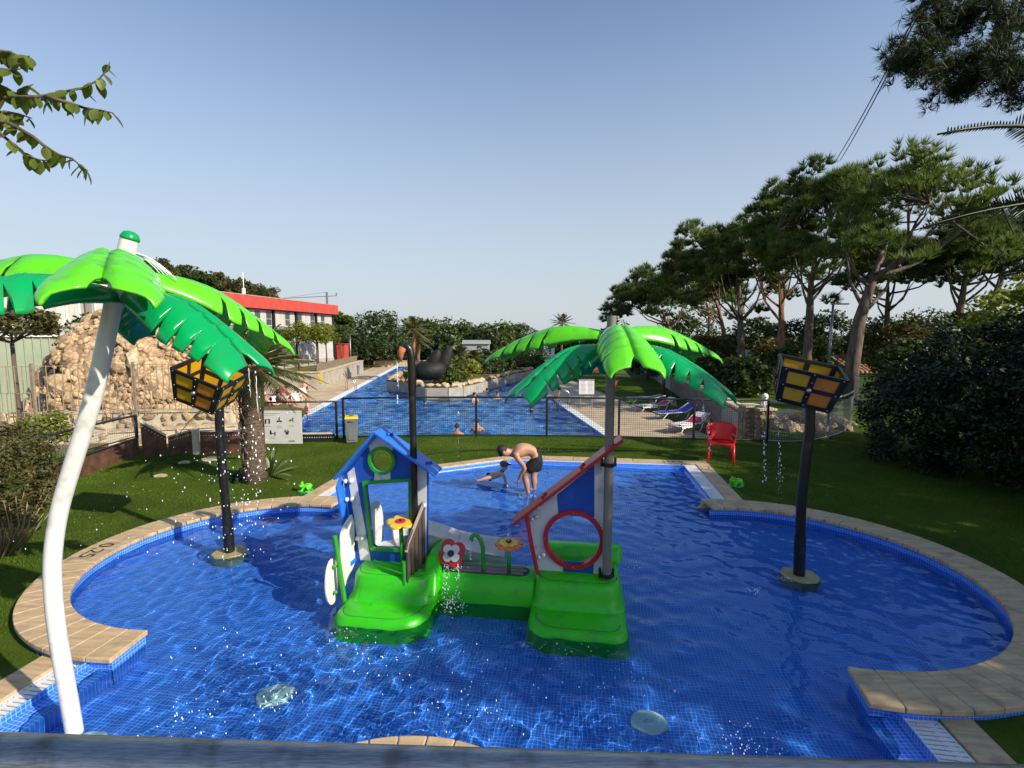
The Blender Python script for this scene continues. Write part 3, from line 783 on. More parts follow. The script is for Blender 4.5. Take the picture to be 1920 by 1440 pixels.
def steppe(u0, u1, v0, vr, v1, zs, zp, rs):
    # lower step
    b0 = lambda g: rrect(u0 - g, u1 + g, v0 - g, v1 + g * 0.3, 0.2, rs=rs)
    loft([(b0(0.055), ZF), (b0(0.045), ZF + 0.10), (b0(0.03), zs - 0.06), (b0(0.012), zs - 0.018), (b0(-0.012), zs)], 'step_base', M['basegreen'])
    # upper platform with curved riser
    b1 = lambda g: rrect(u0 + 0.02 - g * 0.6, u1 - 0.02 + g * 0.6, vr - g, v1 - 0.02, 0.16, rs=(0.16, 0.12, 0.12, 0.16))
    pl = loft([(b1(0.09), zs - 0.01), (b1(0.05), zs + 0.03), (b1(0.03), (zs + zp) / 2), (b1(0.012), zp - 0.03), (b1(-0.012), zp)], 'platform', M['basegreen'])
    for z_, g_, fn_ in ((zp + 0.0005, -0.035, b1), (zs + 0.0005, -0.035, b0)):
        ln = [L3(a, b, z_) for a, b in fn_(g_)]; ln = [ln[-2], ln[-1]] + ln[:7] if False else ln[21:28] + ln[:7]
        part(MB().tube(ln, 0.0035, 5), 'moulding_groove', M['slotdark'], pl)
    return pl
ZS, ZP = -0.055, 0.185
steppe(-2.31, -1.47, 4.23, 4.60, 5.35, ZS, ZP, (0.28, 0.10, 0.10, 0.15))
steppe(-0.45, 0.41, 4.31, 4.72, 5.42, ZS, ZP, (0.13, 0.10, 0.10, 0.22))
# raised back lips and a moulded rib
loft([(rrect(-0.40, 0.44, 5.25, 5.45, 0.06), 0.17), (rrect(-0.40, 0.44, 5.27, 5.45, 0.06), 0.30), (rrect(-0.38, 0.42, 5.30, 5.43, 0.05), 0.315)], 'back_lip', M['basegreen'])
loft([(rrect(-1.60, -1.42, 4.62, 5.35, 0.05), 0.0), (rrect(-1.58, -1.46, 4.80, 5.30, 0.05), 0.30), (rrect(-1.56, -1.48, 4.92, 5.28, 0.035), 0.335)], 'side_wall', M['basegreen'])
loft([(rrect(-1.98, -1.80, 4.57, 4.80, 0.03), ZS - 0.01), (rrect(-1.97, -1.82, 4.63, 4.80, 0.03), ZP - 0.06), (rrect(-1.96, -1.84, 4.68, 4.80, 0.03), ZP - 0.012)], 'moulded_rib', M['basegreen'])
# middle bench with a brown slotted deck
loft([(rrect(-1.50, -0.44, 4.74, 5.20, 0.05), ZF), (rrect(-1.50, -0.44, 4.78, 5.20, 0.05), -0.02), (rrect(-1.50, -0.44, 4.82, 5.18, 0.05), 0.11), (rrect(-1.50, -0.44, 4.85, 5.15, 0.05), 0.13)], 'bench', M['basegreen'])
ov = rrect(-1.46, -0.52, 4.90, 5.12, 0.10, 8)
part(MB().prism(ov, lambda a, b, t: L3(a, b, t), 0.126, 0.133), 'bench_inlay', M['slotdark'])
for i in range(3):
    v0 = 4.91 + i * 0.0685
    part(MB().prism(rrect(-1.43 + (0.03 if i != 1 else 0), -0.55 - (0.03 if i != 1 else 0), v0, v0 + 0.060, 0.02, 3), lambda a, b, t: L3(a, b, t), 0.130, 0.142), 'plank', M['brown'])

# blue house: one board cut out of coloured panels
VH, TH = 4.93, 0.030
outl = [(-2.385, 0.17), (-1.60, 0.17), (-1.572, 1.205), (-2.09, 1.585), (-2.515, 1.085)]
def xz(v0):
    return lambda a, b, t: L3(a, v0 + t, b)
win = [(-2.165, 0.335), (-1.82, 0.345), (-1.795, 0.36), (-1.79, 0.40), (-1.785, 1.075), (-2.255, 1.02), (-2.20, 0.40), (-2.19, 0.355)]
# board split: body around window, with stripes as inlaid sheets 3 mm proud
circ = [(-2.068 + 0.118 * math.cos(2 * math.pi * i / 28), 1.287 + 0.118 * math.sin(2 * math.pi * i / 28)) for i in range(28)]
wall1 = part(MB().holed(outl, [win, circ], xz(VH), 0, TH), 'house_wall', M['bluepanel'])
def clip_stripe(poly, nm, m):
    part(MB().prism(poly, xz(VH), -0.004, 0.002), nm, m, wall1)
clip_stripe([(-2.345, 0.18), (-2.225, 0.18), (-2.385, 1.20), (-2.46, 1.135)], 'white_stripe', M['whitepanel'])
clip_stripe([(-1.735, 0.18), (-1.612, 0.18), (-1.585, 1.205), (-1.70, 1.29), (-1.735, 1.26)], 'white_stripe', M['whitepanel'])
up_ = [(-2.068 + 0.13 * math.cos(R(a)), 1.287 + 0.13 * math.sin(R(a))) for a in range(35, 156, 10)]
clip_stripe([(-1.945, 1.465), (-2.09, 1.57), (-2.215, 1.43)] + list(reversed(up_)), 'white_stripe', M['whitepanel'])
dn_ = [(-2.068 + 0.13 * math.cos(R(a)), 1.287 + 0.13 * math.sin(R(a))) for a in range(230, 311, 10)]
clip_stripe([(-2.165, 1.065), (-1.985, 1.085)] + list(reversed(dn_)), 'white_stripe', M['whitepanel'])
# window trim
def trim(poly, grow, nm, m, par, v0, t0, t1):
    c = Vector((sum(p[0] for p in poly) / len(poly), sum(p[1] for p in poly) / len(poly)))
    out = [(p[0] + grow * (1 if p[0] > c.x else -1), p[1] + grow * (1 if p[1] > c.y else -1)) for p in poly]
    return part(MB().holed(out, poly, xz(v0), t0, t1), nm, m, par)
trim(win, 0.036, 'window_trim', M['tubegreen'], wall1, VH, -0.022, 0.035)
circ = [(-2.068 + 0.118 * math.cos(2 * math.pi * i / 28), 1.287 + 0.118 * math.sin(2 * math.pi * i / 28)) for i in range(28)]
cir2 = [(-2.068 + 0.150 * math.cos(2 * math.pi * i / 28), 1.287 + 0.150 * math.sin(2 * math.pi * i / 28)) for i in range(28)]
part(MB().holed(cir2, circ, xz(VH), -0.03, 0.035), 'porthole_ring', M['tubegreen'], wall1, smooth=True, auto=R(40))
# side fin, knobs
part(MB().prism([(4.79, 0.17), (4.925, 0.17), (4.925, 1.11), (4.79, 1.02)], lambda a, b, t: L3(-2.385 - 0.135 * (b - 0.17) / 0.92 + t, a, b), -0.02, 0.0), 'side_panel', M['roofblue'])  # brighter blue than the wall; its sunlit look is in the colour
for u, z in ((-2.44, 1.06), (-2.43, 0.86), (-2.325, 0.44)):
    part(MB().ball(L3(u + 0.03, VH - 0.03, z), 0.030, 12, 8).ball(L3(u - 0.03, VH - 0.035, z - 0.005), 0.026, 12, 8), 'knob', M['whitepanel'], smooth=True)
# roof boards
def roof(a, b, v0, v1, th, nm, m):
    a, b = Vector(a), Vector(b); d = (b - a).normalized(); n = Vector((-d.y, d.x))
    if n.y < 0: n = -n
    poly = [tuple(a), tuple(b), tuple(b + n * th), tuple(a + n * th)]
    mb = MB().prism(poly, lambda p, q, t: L3(p, t, q), v0, v1)
    return part(mb, nm, m, bevel=0.008)
rb1 = roof((-2.11, 1.592), (-1.475, 1.165), 4.80, 5.08, 0.028, 'roof_board', M['roofblue'])
rb2 = roof((-2.085, 1.600), (-2.545, 1.085), 4.80, 5.08, 0.026, 'roof_board', M['roofblue'])
for u, z in ((-2.0, 1.565), (-1.58, 1.275)):
    part(MB().ball(L3(u, 4.93, z), 0.018, 10, 6), 'roof_bolt', M['bluepanel'], rb1, smooth=True)
    part(MB().ball(L3(u + 0.02, 4.99, z - 0.012), 0.018, 10, 6), 'roof_bolt', M['bluepanel'], rb1, smooth=True)
# white petal side screens and green posts on the left
def petal(name, pts, u, th):
    part(MB().prism(pts, lambda a, b, t: L3(u + t, a, b), 0, th), name, M['whitepaint'], bevel=0.003)
def ell(cx, cy, rx, ry, n=26, a0=0, a1=360, pw=1.0):
    return [(cx + rx * math.cos(R(a0 + (a1 - a0) * i / n)), cy + ry * math.sin(R(a0 + (a1 - a0) * i / n))) for i in range(n)]
petal('side_screen', [(4.60, -0.02), (4.90, 0.16), (4.915, 0.60)] + [(4.915 - 0.31 * math.sin(R(i * 9)), 0.60 + 0.115 * math.cos(R(i * 9)) - 0.006 * i) for i in range(1, 11)] + [(4.60, 0.3)], -2.41, 0.018)
petal('side_screen', ell(4.53, 0.13, 0.13, 0.235), -2.475, 0.018)
part(MB().tube([L3(-2.43, 4.55, 0.60), L3(-2.37, 4.555, 0.1), L3(-2.345, 4.56, -0.15)], 0.024, 14), 'green_post', M['tubegreen'], smooth=True, auto=R(50))
for z in (0.29, 0.02): part(MB().ball(L3(-2.43, 4.53, z), 0.022, 10, 6), 'post_bolt', M['tubegreen'], smooth=True)
part(MB().tube([L3(-1.735, 4.60, 0.36), L3(-1.725, 4.60, -0.10)], 0.022, 14), 'green_post', M['tubegreen'], smooth=True, auto=R(50))
# brown slatted gate on the right of the house
def gp(a, b, t):                       # a along v, b height
    return L3(-1.70 + (a - 4.60) * 0.22 + t, a, b)
g_out = [(4.585, -0.03), (4.66, -0.055), (4.94, 0.20), (4.94, 0.86), (4.925, 0.875), (4.595, 0.545), (4.57, 0.50), (4.575, 0.42)]
gate = part(MB().prism([(4.585, 0.42), (4.94, 0.80), (4.94, 0.875), (4.59, 0.545), (4.57, 0.50)], gp, 0, 0.02), 'gate_top', M['brown'], bevel=0.003)
for i in range(5):
    a0 = 4.585 + i * 0.072; a1 = a0 + 0.046
    zt0 = 0.44 + (a0 - 4.585) * 1.07; zb = -0.03 if i < 1 else -0.06 + (a0 - 4.60) * 0.85
    part(MB().prism([(a0, zb), (a1, zb + 0.03), (a1, zt0 + 0.05), (a0, zt0)], gp, 0.0, 0.018), 'slat', M['brown'], gate, bevel=0.003)
part(MB().prism([(4.585, -0.03), (4.66, -0.055), (4.94, 0.20), (4.94, 0.26), (4.66, 0.02), (4.585, 0.04)], gp, -0.001, 0.019), 'gate_rail', M['brownedge'], gate)
part(MB().prism([(4.566, 0.47), (4.60, 0.55), (4.95, 0.895), (4.95, 0.875), (4.60, 0.53), (4.578, 0.46)], gp, -0.002, 0.022), 'gate_rail', M['brownedge'], gate)
part(MB().ball(L3(-1.61, 4.90, 0.83), 0.022, 10, 6), 'gate_knob', M['whitepanel'], gate, smooth=True)
part(MB().ball(L3(-1.705, 4.63, 0.12), 0.016, 10, 6), 'gate_knob', M['orange'], gate, smooth=True)
# flowers
def flower(name, c, nrm, lay, parent=play):
    q = Vector(nrm).to_track_quat('Z', 'Y').to_matrix(); root = None
    for k, (npet, ro, rp, z0, z1, m, ph) in enumerate(lay):
        n = npet * 14; poly = []
        for i in range(n):
            a = 2 * math.pi * i / n; e = abs(math.cos((a - ph) * npet / 2)) ** 0.55
            r = rp + (ro - rp) * e; poly.append((r * math.cos(a), r * math.sin(a)))
        mb = MB().prism(poly, lambda a, b, t: Vector(c) + q @ Vector((a, b, t)), z0, z1)
        o = part(mb, name if k == 0 else ('petal_layer' if k < len(lay) - 1 else 'flower_centre'), m, parent if k == 0 else root, bevel=0.004)
        if k == 0: root = o
    return root
fl1 = flower('steering_flower', L3(-1.835, 4.80, 0.665), (0.05, -0.10, 1), [(5, 0.150, 0.085, 0, 0.024, M['yellow'], 0.3), (1, 0.055, 0.054, 0.024, 0.032, M['red'], 0), (1, 0.013, 0.013, 0.032, 0.044, M['black'], 0)])
part(MB().tube([L3(-1.835, 4.80, 0.66), L3(-1.83, 4.82, 0.19)], 0.022, 14), 'flower_stem', M['tubegreen'], smooth=True)
flower('poppy_spout', L3(-1.33, 4.93, 0.325), (0.05, -1, 0.30), [(4, 0.152, 0.092, 0, 0.028, M['red'], 0.5), (4, 0.102, 0.055, 0.028, 0.045, M['whitepanel'], 0.8), (1, 0.034, 0.034, 0.045, 0.075, M['black'], 0)])
part(MB().tube([L3(-1.33, 4.98, 0.32), L3(-1.33, 5.05, 0.22), L3(-1.33, 5.02, 0.13)], 0.02, 12), 'flower_stem', M['tubegreen'], smooth=True)
flower('orange_flower', L3(-0.735, 4.98, 0.425), (0.0, -0.05, 1), [(8, 0.150, 0.120, 0, 0.022, M['orange'], 0.2), (8, 0.105, 0.080, 0.022, 0.034, M['yellow'], 0.4), (1, 0.030, 0.030, 0.034, 0.055, M['black'], 0)])
part(MB().tube([L3(-0.735, 4.98, 0.43), L3(-0.735, 4.98, 0.125)], 0.021, 14), 'flower_stem', M['tubegreen'], smooth=True)
part(MB().tube([L3(-1.135, 4.98, 0.44), L3(-1.13, 4.98, 0.485), L3(-1.105, 4.98, 0.512), L3(-1.07, 4.98, 0.505), L3(-1.035, 4.98, 0.46), L3(-1.012, 4.985, 0.38), L3(-1.005, 4.99, 0.125)], 0.022, 14), 'arched_spout', M['tubegreen'], smooth=True, auto=R(50))
# white slide behind the house: a U-shaped chute
def slide():
    mb = MB(); prof = [(-0.27, 0.24), (-0.255, 0.25), (-0.225, 0.05), (-0.15, 0.0), (0.15, 0.0), (0.225, 0.05), (0.255, 0.25), (0.27, 0.24)]
    st = [(-2.05, 5.20, 0.21, 1.0, 0.15), (-1.85, 5.34, 0.19, 1.1, 0.4), (-1.62, 5.47, 0.11, 1.0, 0.6), (-1.38, 5.56, -0.02, 0.9, 0.8), (-1.12, 5.62, -0.14, 1.15, 1.0), (-0.86, 5.66, -0.20, 1.25, 1.0)]
    n = len(prof)
    for i, (u, v, z, hs, _) in enumerate(st):
        a = st[max(0, i - 1)]; b = st[min(len(st) - 1, i + 1)]
        d = Vector((b[0] - a[0], b[1] - a[1])).normalized(); nv = Vector((-d.y, d.x))
        for s_, h in prof: mb.v.append(tuple(L3(u + nv.x * s_, v + nv.y * s_, z + h * hs)))
    for i in range(len(st) - 1):
        for j in range(n - 1):
            a = i * n + j; mb.f.append((a, a + 1, a + n + 1, a + n)); mb.mi.append(0)
    o = part(mb, 'slide', M['whitepanel'], smooth=True, recalc=True)
    md = o.modifiers.new('shell', 'SOLIDIFY'); md.thickness = 0.012
    sm = o.modifiers.new('smooth', 'SUBSURF'); sm.levels = 1; sm.render_levels = 1
slide()
part(MB().lathe([(0.0, 0), (0.20, 0), (0.20, 0.02), (0.0, 0.03)], L3(-2.15, 5.25, ZP - 0.01), 20), 'slide_entry', M['whitepanel'])
part(MB().prism(ell(5.25, 0.42, 0.26, 0.30, a0=0, a1=180) + [(4.99, 0.18), (5.51, 0.18)], lambda a, b, t: L3(-2.34 + t, a, b), 0, 0.02), 'slide_cheek', M['whitepanel'])
# red house
V2 = 4.96
o2 = [(-0.425, 0.17), (0.315, 0.17), (0.305, 1.36), (0.20, 1.375), (-0.525, 0.745)]
rc = (-0.07, 0.535); rr = 0.262
c1 = [(rc[0] + rr * math.cos(2 * math.pi * i / 40), rc[1] + rr * math.sin(2 * math.pi * i / 40)) for i in range(40)]
c2 = [(rc[0] + (rr + 0.045) * math.cos(2 * math.pi * i / 40), rc[1] + (rr + 0.045) * math.sin(2 * math.pi * i / 40)) for i in range(40)]
wall2 = part(MB().holed(o2, c1, xz(V2), 0, 0.03), 'house_wall', M['whitepanel'])
part(MB().prism([(-0.225, 0.78), (0.135, 0.775), (0.125, 1.315), (-0.24, 0.985)], xz(V2), -0.004, 0.002), 'blue_stripe', M['bluepanel'], wall2)
part(MB().prism([(-0.17, 0.175), (0.13, 0.175), (0.14, 0.30), (-0.18, 0.30)], xz(V2), -0.004, 0.002), 'blue_stripe', M['bluepanel'], wall2)
part(MB().holed(c2, c1, xz(V2), -0.035, 0.04), 'porthole_ring', M['red'], wall2, bevel=0.0, smooth=True, auto=R(40))
for a in (90, 180, 270, 30): part(MB().ball(L3(rc[0] + (rr + .022) * math.cos(R(a)), V2 - 0.036, rc[1] + (rr + .022) * math.sin(R(a))), 0.007, 8, 4), 'screw', M['brownedge'], wall2, smooth=True)
rr1 = roof((-0.655, 0.70), (0.40, 1.585), 4.80, 5.06, 0.034, 'roof_board', M['red'])
for u, z in ((-0.38, 0.985), (0.0, 1.30)):
    part(MB().ball(L3(u, 4.87, z), 0.02, 10, 6), 'roof_bolt', M['red'], rr1, smooth=True)
    part(MB().ball(L3(u + 0.02, 4.93, z + 0.015), 0.02, 10, 6), 'roof_bolt', M['red'], rr1, smooth=True)
part(MB().tube([L3(-0.545, 4.90, 0.78), L3(-0.50, 4.90, 0.52), L3(-0.425, 4.88, 0.185)], 0.021, 14), 'red_brace', M['red'], smooth=True, auto=R(50))
for u, z in ((-0.47, 0.76), (-0.46, 0.86), (-0.40, 0.36)):
    part(MB().ball(L3(u + 0.03, V2 - 0.03, z), 0.024, 12, 8).ball(L3(u - 0.015, V2 - 0.035, z - 0.025), 0.021, 12, 8), 'knob', M['whitepanel'], smooth=True)

# ---- black swan spout on a pole beside the house
sb = UV(-1.705, 4.865, 0.19)
swan = thing('swan_spout', 'black swan figure with red bill on a black pole beside the blue playhouse', 'water feature', sb)
zq = lambda y: D(765, y, sb.y).z - sb.z
MB().tube([(0, 0, 0), (0, 0, zq(742))], 0.036, 16).build('pole', M['black'], swan, smooth=True, auto=R(50))
sx = 0.0052
neck = [(0, 0, zq(742)), (0, 0, zq(728)), (0, 0, zq(700)), (-0.002, 0, zq(670)), (-0.02, -0.005, zq(655)), (-0.055, -0.02, zq(648)), (-0.085, -0.03, zq(654))]
MB().tube(neck, [0.037, 0.043, 0.044, 0.043, 0.045, 0.044, 0.030], 16).build('neck', M['black'], swan, smooth=True, auto=R(50))
MB().tube([(-0.075, -0.035, zq(652)), (-0.098, -0.045, zq(660)), (-0.100, -0.048, zq(668)), (-0.092, -0.048, zq(677))], [0.036, 0.036, 0.027, 0.008], 14).build('bill', M['terracotta'], swan, smooth=True)
zb = zq(694)
mb = MB()
ml = Matrix.Rotation(R(-8), 3, 'Y')
mb.ball((0.155, 0.10, zb - 0.01), (0.18, 0.125, 0.105), 20, 12, ml); mb.build('body', M['matteblack'], swan, smooth=True)
for sgn, dx, yy, hgt, wd in ((-1, 0.205, 682, 0.135, 0.062), (1, 0.29, 687, 0.19, 0.068)):
    mm = Matrix.Rotation(R(28), 3, 'Y')
    MB().ball((dx, 0.10 + sgn * 0.03, zq(yy) + 0.02), (wd, 0.045, hgt), 16, 10, mm).build('wing', M['matteblack'], swan, smooth=True)

# ---- dumping lantern buckets on bent black poles
def lantern(label, base_px, top_px, mid_px, Mx, size, centre):
    b = P(*base_px, -0.245); b = Vector((b.x, b.y, ZF))
    t = thing('lantern_bucket', label, 'water feature', b, 0, 'dumping lantern buckets')
    pts = [Vector((0, 0, 0.0))] + [D(x, y, b.y) - b for x, y in mid_px] + [D(*top_px, b.y) - b]
    o = MB().tube(pts, 0.052, 20).build('pole', M['black'], t, smooth=True, auto=R(50))
    zlo = pts[1].z
    def along(z_):
        for i in range(len(pts) - 1):
            if pts[i].z <= z_ <= pts[i + 1].z: return pts[i].lerp(pts[i + 1], (z_ - pts[i].z) / (pts[i + 1].z - pts[i].z))
    MB().tube([along(0.26 + 0.46 * k / 6) for k in range(7)], 0.061, 20).build('sleeve', M['black'], t, smooth=True, auto=R(40))
    n = 8; poly = [(0.21 * math.cos(2 * math.pi * i / n + 0.4), 0.21 * math.sin(2 * math.pi * i / n + 0.4)) for i in range(n)]
    MB().prism(poly, lambda a, c, q: (a, c, q), 0.0, 0.256).build('base_plate', M['plate'], t, bevel=0.01)
    # bucket: four-sided open lantern, wider at the top
    c = centre - b; wt, wb, h = size; hw_t, hw_b = wt / 2, wb / 2; th = 0.02
    bk = bpy.data.objects.new('bucket', None); COL.objects.link(bk); bk.parent = t; bk.location = c
    bk.rotation_euler = Mx.to_euler()
    for k in range(4):
        rz = Matrix.Rotation(k * math.pi / 2, 3, 'Z')
        def fn(a, e, q):              # a,e in 0..1 across/up, q outward
            hw = hw_b + (hw_t - hw_b) * e
            return rz @ Vector(((2 * a - 1) * hw, -(hw + q), -h / 2 + h * e))
        bars = [(0, 1, 0, 0.10), (0, 1, 0.90, 1), (0, 0.09, 0.10, 0.90), (0.91, 1, 0.10, 0.90), (0.45, 0.55, 0.10, 0.90), (0.09, 0.45, 0.45, 0.56), (0.55, 0.91, 0.45, 0.56)]
        mb = MB()
        for x0, x1, y0, y1 in bars: mb.prism([(x0, y0), (x1, y0), (x1, y1), (x0, y1)], fn, -0.012, 0.014)
        fr = mb.build('frame', M['black'], bk)
        for i, (x0, x1, y0, y1) in enumerate([(0.08, 0.46, 0.09, 0.46), (0.54, 0.92, 0.09, 0.46), (0.08, 0.46, 0.55, 0.91), (0.54, 0.92, 0.55, 0.91)]):
            MB().prism([(x0, y0), (x1, y0), (x1, y1), (x0, y1)], fn, -0.006, 0.002).build('pane', M['orangepane'] if (i % 2 == 1 and k == 0) else M['amber'], bk)
        bt = MB()
        for x, y in ((0.05, 0.05), (0.5, 0.05), (0.95, 0.05), (0.05, 0.95), (0.5, 0.95), (0.95, 0.95), (0.05, 0.5), (0.95, 0.5), (0.5, 0.3), (0.5, 0.72)):
            bt.ball(fn(x, y, 0.016), 0.008, 6, 4)
        bt.build('rivets', M['steel'], fr, smooth=True)['kind'] = 'stuff'
        MB().ball(fn(0.5, 0.5, 0.02), 0.028, 12, 8).build('boss', M['steel'] if k == 0 else M['black'], fr, smooth=True)
    MB().box((0, 0, -h / 2), (wb, wb, 0.02)).build('bucket_floor', M['black'], bk)
    return t
def tip(base, towards, lean, roll, yaw):
    d_ = Vector((math.cos(R(towards)), math.sin(R(towards)), 0)); ax = Vector((0, 0, 1)).cross(d_)
    return Matrix.Rotation(R(roll), 3, -d_) @ Matrix.Rotation(R(lean), 3, ax) @ Matrix.Rotation(R(yaw), 3, 'Z')
rb = P(1498, 1098, -0.245).y
lantern('black lantern bucket with amber panes, in the shade on the right of the pool', (1498, 1098), (1520, 745), [(1500, 1010), (1503, 930), (1511, 860), (1518, 810)], tip(None, -120, 9, 14, -22), (0.60, 0.50, 0.39), D(1511, 718, rb))
lb_ = P(432, 1053, -0.245).y
lantern('black lantern bucket with amber panes, under the white palm leaf tip on the left', (432, 1053), (410, 735), [(428, 1000), (421, 920), (415, 850), (412, 800)], tip(None, -60, 24, 14, 2), (0.60, 0.46, 0.42), D(392, 722, lb_))
for o in [q for q in COL.objects if q.name.startswith('lantern_bucket')]: receiver(o)

# inlet grilles on the pool floor
for x, y, lab in ((515, 1306, 'round white inlet grille under the water beside the white palm pole'), (1215, 1356, 'round white inlet grille under the water below the red house')):
    p = P(x, y, -0.27)
    g = thing('pool_inlet', lab, 'inlet', (p.x, p.y, ZF), 0, 'round inlets on the pool floor')
    a = MB().lathe([(0.135, 0), (0.135, 0.012), (0.12, 0.02), (0.03, 0.022)], (0, 0, 0), 28).build('cover', M['poollight'], g, smooth=True)
    b = MB().lathe([(0.03, 0.022), (0.028, 0.03), (0.0, 0.032)], (0, 0, 0), 16).build('nozzle', M['grating'], g, smooth=True)
    receiver(g)
# ================================================================== railing in front of the camera
rr_ = thing('balcony_railing', 'worn steel handrail running across the bottom of the picture', 'railing', (0, 0.75, 1.02))
ra, rb2_ = Vector((-2.6, 0.733, 2.0)), Vector((2.6, 0.532, 2.0))
MB().tube([ra.lerp(rb2_, i / 20) - Vector((0, 0.75, 1.02)) for i in range(21)], 0.030, 24).build('handrail', M['railsteel'], rr_, smooth=True, auto=R(50))
for x in (-2.2, -1.1, 1.1, 2.2):
    MB().tube([(x, -0.115 - x * 0.0386, 0.0), (x, -0.115 - x * 0.0386, 0.955)], 0.019, 14).build('post', M['railsteel'], rr_, smooth=True)
MB().tube([(-2.6, -0.017, 0.12), (2.6, -0.218, 0.12)], 0.014, 12).build('lower_rail', M['railsteel'], rr_, smooth=True)
tag(MB().box((0, -1.6, 0.92), (7, 4.8, 0.2)).build('balcony_floor', M['greywall']), kind='structure')

# ================================================================== fences
def mesh_fence(name, label, pts, z0, h, posts, m_post, m_wire, cell=0.055, wire=0.0032, top_r=0.024, low=0.05, group='mesh fences'):
    pts = [Vector((p[0], p[1], z0)) for p in pts]; base = pts[0].copy()
    t = thing(name, label, 'fence', base, 0, group)
    rel = [p - base for p in pts]
    up = lambda z: Vector((0, 0, z))
    MB().tube([p + up(h) for p in rel], top_r, 10).build('top_rail', m_post, t, smooth=True)
    MB().tube([p + up(low) for p in rel], 0.014, 8).build('bottom_rail', m_post, t, smooth=True)
    for q in posts:
        MB().box((q[0] - base.x, q[1] - base.y, h / 2), (0.05, 0.05, h)).build('post', m_post, t)
    # wires
    vv, ff = [], []
    def wirebar(a, b):
        d = (b - a); k = len(vv)
        if abs(d.z) > 0.1: s1, s2 = Vector((wire, 0, 0)), Vector((0, wire, 0))
        else: s1, s2 = Vector((0, 0, wire)), Vector((0, wire, 0))
        for e in (a, b):
            vv.extend([tuple(e + s1), tuple(e + s2), tuple(e - s1), tuple(e - s2)])
        ff.extend([(k + i, k + (i + 1) % 4, k + 4 + (i + 1) % 4, k + 4 + i) for i in range(4)])
    for i in range(len(rel) - 1):
        a, b = rel[i], rel[i + 1]; L = (b - a).length; n = max(1, int(L / cell))
        for j in range(n):
            p = a.lerp(b, (j + 0.5) / n); wirebar(p + up(low), p + up(h - 0.12))
        nz = int((h - 0.12 - low) / cell)
        for j in range(nz + 1): wirebar(a + up(low + j * cell), b + up(low + j * cell))
    o = np_mesh('wire_mesh', vv, ff, m_wire, t); o['kind'] = 'stuff'
    return t
fz = -0.10
f1 = [P(x, y, fz) for x, y in ((645, 823), (774, 820), (893, 819), (1025, 820), (1160, 823), (1300, 826), (1437, 829))]
mesh_fence('mesh_fence', 'dark mesh fence between the lawn and the big pool', f1, fz, 1.06, f1, M['darkmetal'], M['darkwire'])
f2 = [P(x, y, fz) for x, y in ((470, 827), (533, 825), (632, 823))]
mesh_fence('mesh_fence', 'short dark mesh fence behind the rules board, beside the yellow-lidded bin', f2, fz, 0.98, [f2[0], f2[2]], M['darkmetal'], M['darkwire'])
cpx = [(1437, 829), (1475, 831), (1515, 829), (1550, 822), (1575, 814), (1590, 805), (1597, 797)]
f3 = [P(x, y, fz) for x, y in cpx]
f3s = []
for i in range(len(f3) - 1):
    for k in range(3):
        p0, p1, p2, p3 = f3[max(i - 1, 0)], f3[i], f3[i + 1], f3[min(i + 2, len(f3) - 1)]; t = k / 3
        f3s.append(0.5 * ((2 * p1) + (p2 - p0) * t + (2 * p0 - 5 * p1 + 4 * p2 - p3) * t ** 2 + (3 * p1 - p0 - 3 * p2 + p3) * t ** 3))
f3s.append(f3[-1])
mesh_fence('mesh_fence', 'curved galvanised mesh fence round the rockery, right of the red chair', f3s, fz, 1.04, [f3s[0], f3s[9]], M['galv'], M['galv'], wire=0.0036)
f4 = [D(1600, 763, 19.4), D(1672, 763, 19.4), D(1760, 763, 19.4)]
mesh_fence('mesh_fence', 'grey mesh fence in front of the large pine, behind the dark hedge', [(p.x, p.y) for p in f4], -0.12, 1.12, f4, M['galv'], M['galv'], wire=0.004)

# ================================================================== red plastic chair
cb = P(1340, 864, ZG); cb = Vector((4.42, 10.45, ZG))
chair = thing('plastic_chair', 'red plastic armchair standing alone on the lawn by the fence', 'chair', cb, R(-22))
def crun(pts, r, nm): return MB().tube(pts, r, 8).build(nm, M['redchair'], chair, smooth=True)
for sx in (-1, 1):
    MB().tube([(sx * 0.25, -0.24, 0), (sx * 0.235, -0.21, 0.42)], [0.019, 0.027], 8).build('leg', M['redchair'], chair, smooth=True)
    MB().tube([(sx * 0.21, 0.24, 0), (sx * 0.20, 0.18, 0.42)], [0.019, 0.027], 8).build('leg', M['redchair'], chair, smooth=True)
MB().prism(rrect(-0.26, 0.26, -0.24, 0.22, 0.07), lambda a, b, t: (a, b, t - 0.03 * math.cos(a * 5) * math.cos(b * 5)), 0.42, 0.445).build('seat', M['redchair'], chair, bevel=0.006, smooth=True)
# wrapped back shell with two side openings
nx, nz = 24, 8; vv, ff = [], []
for j in range(nz + 1):
    for i in range(nx + 1):
        a = R(-205 + 230 * i / nx + 90 + 0); t = j / nz
        ang = R(-25 + 230 * i / nx); fr = math.sin(min(1, max(0, (ang + R(25)) / R(230))) * math.pi)
        top = 0.66 + 0.17 * fr ** 0.7 - 0.03 * (abs(i - nx / 2) / (nx / 2)) ** 4
        z = 0.43 + (top - 0.43) * t; rr0 = 0.27 + 0.035 * t
        vv.append((rr0 * math.cos(ang), rr0 * 0.9 * math.sin(ang) - 0.01 + 0.05 * t * fr, z))
for j in range(nz):
    for i in range(nx):
        if 1 <= j <= 3 and (4 <= i <= 6 or nx - 7 <= i <= nx - 5): continue
        k = j * (nx + 1) + i; ff.append((k, k + 1, k + nx + 2, k + nx + 1))
ob = np_mesh('backrest', vv, ff, M['redchair'], chair, smooth=True)
md = ob.modifiers.new('shell', 'SOLIDIFY'); md.thickness = 0.016

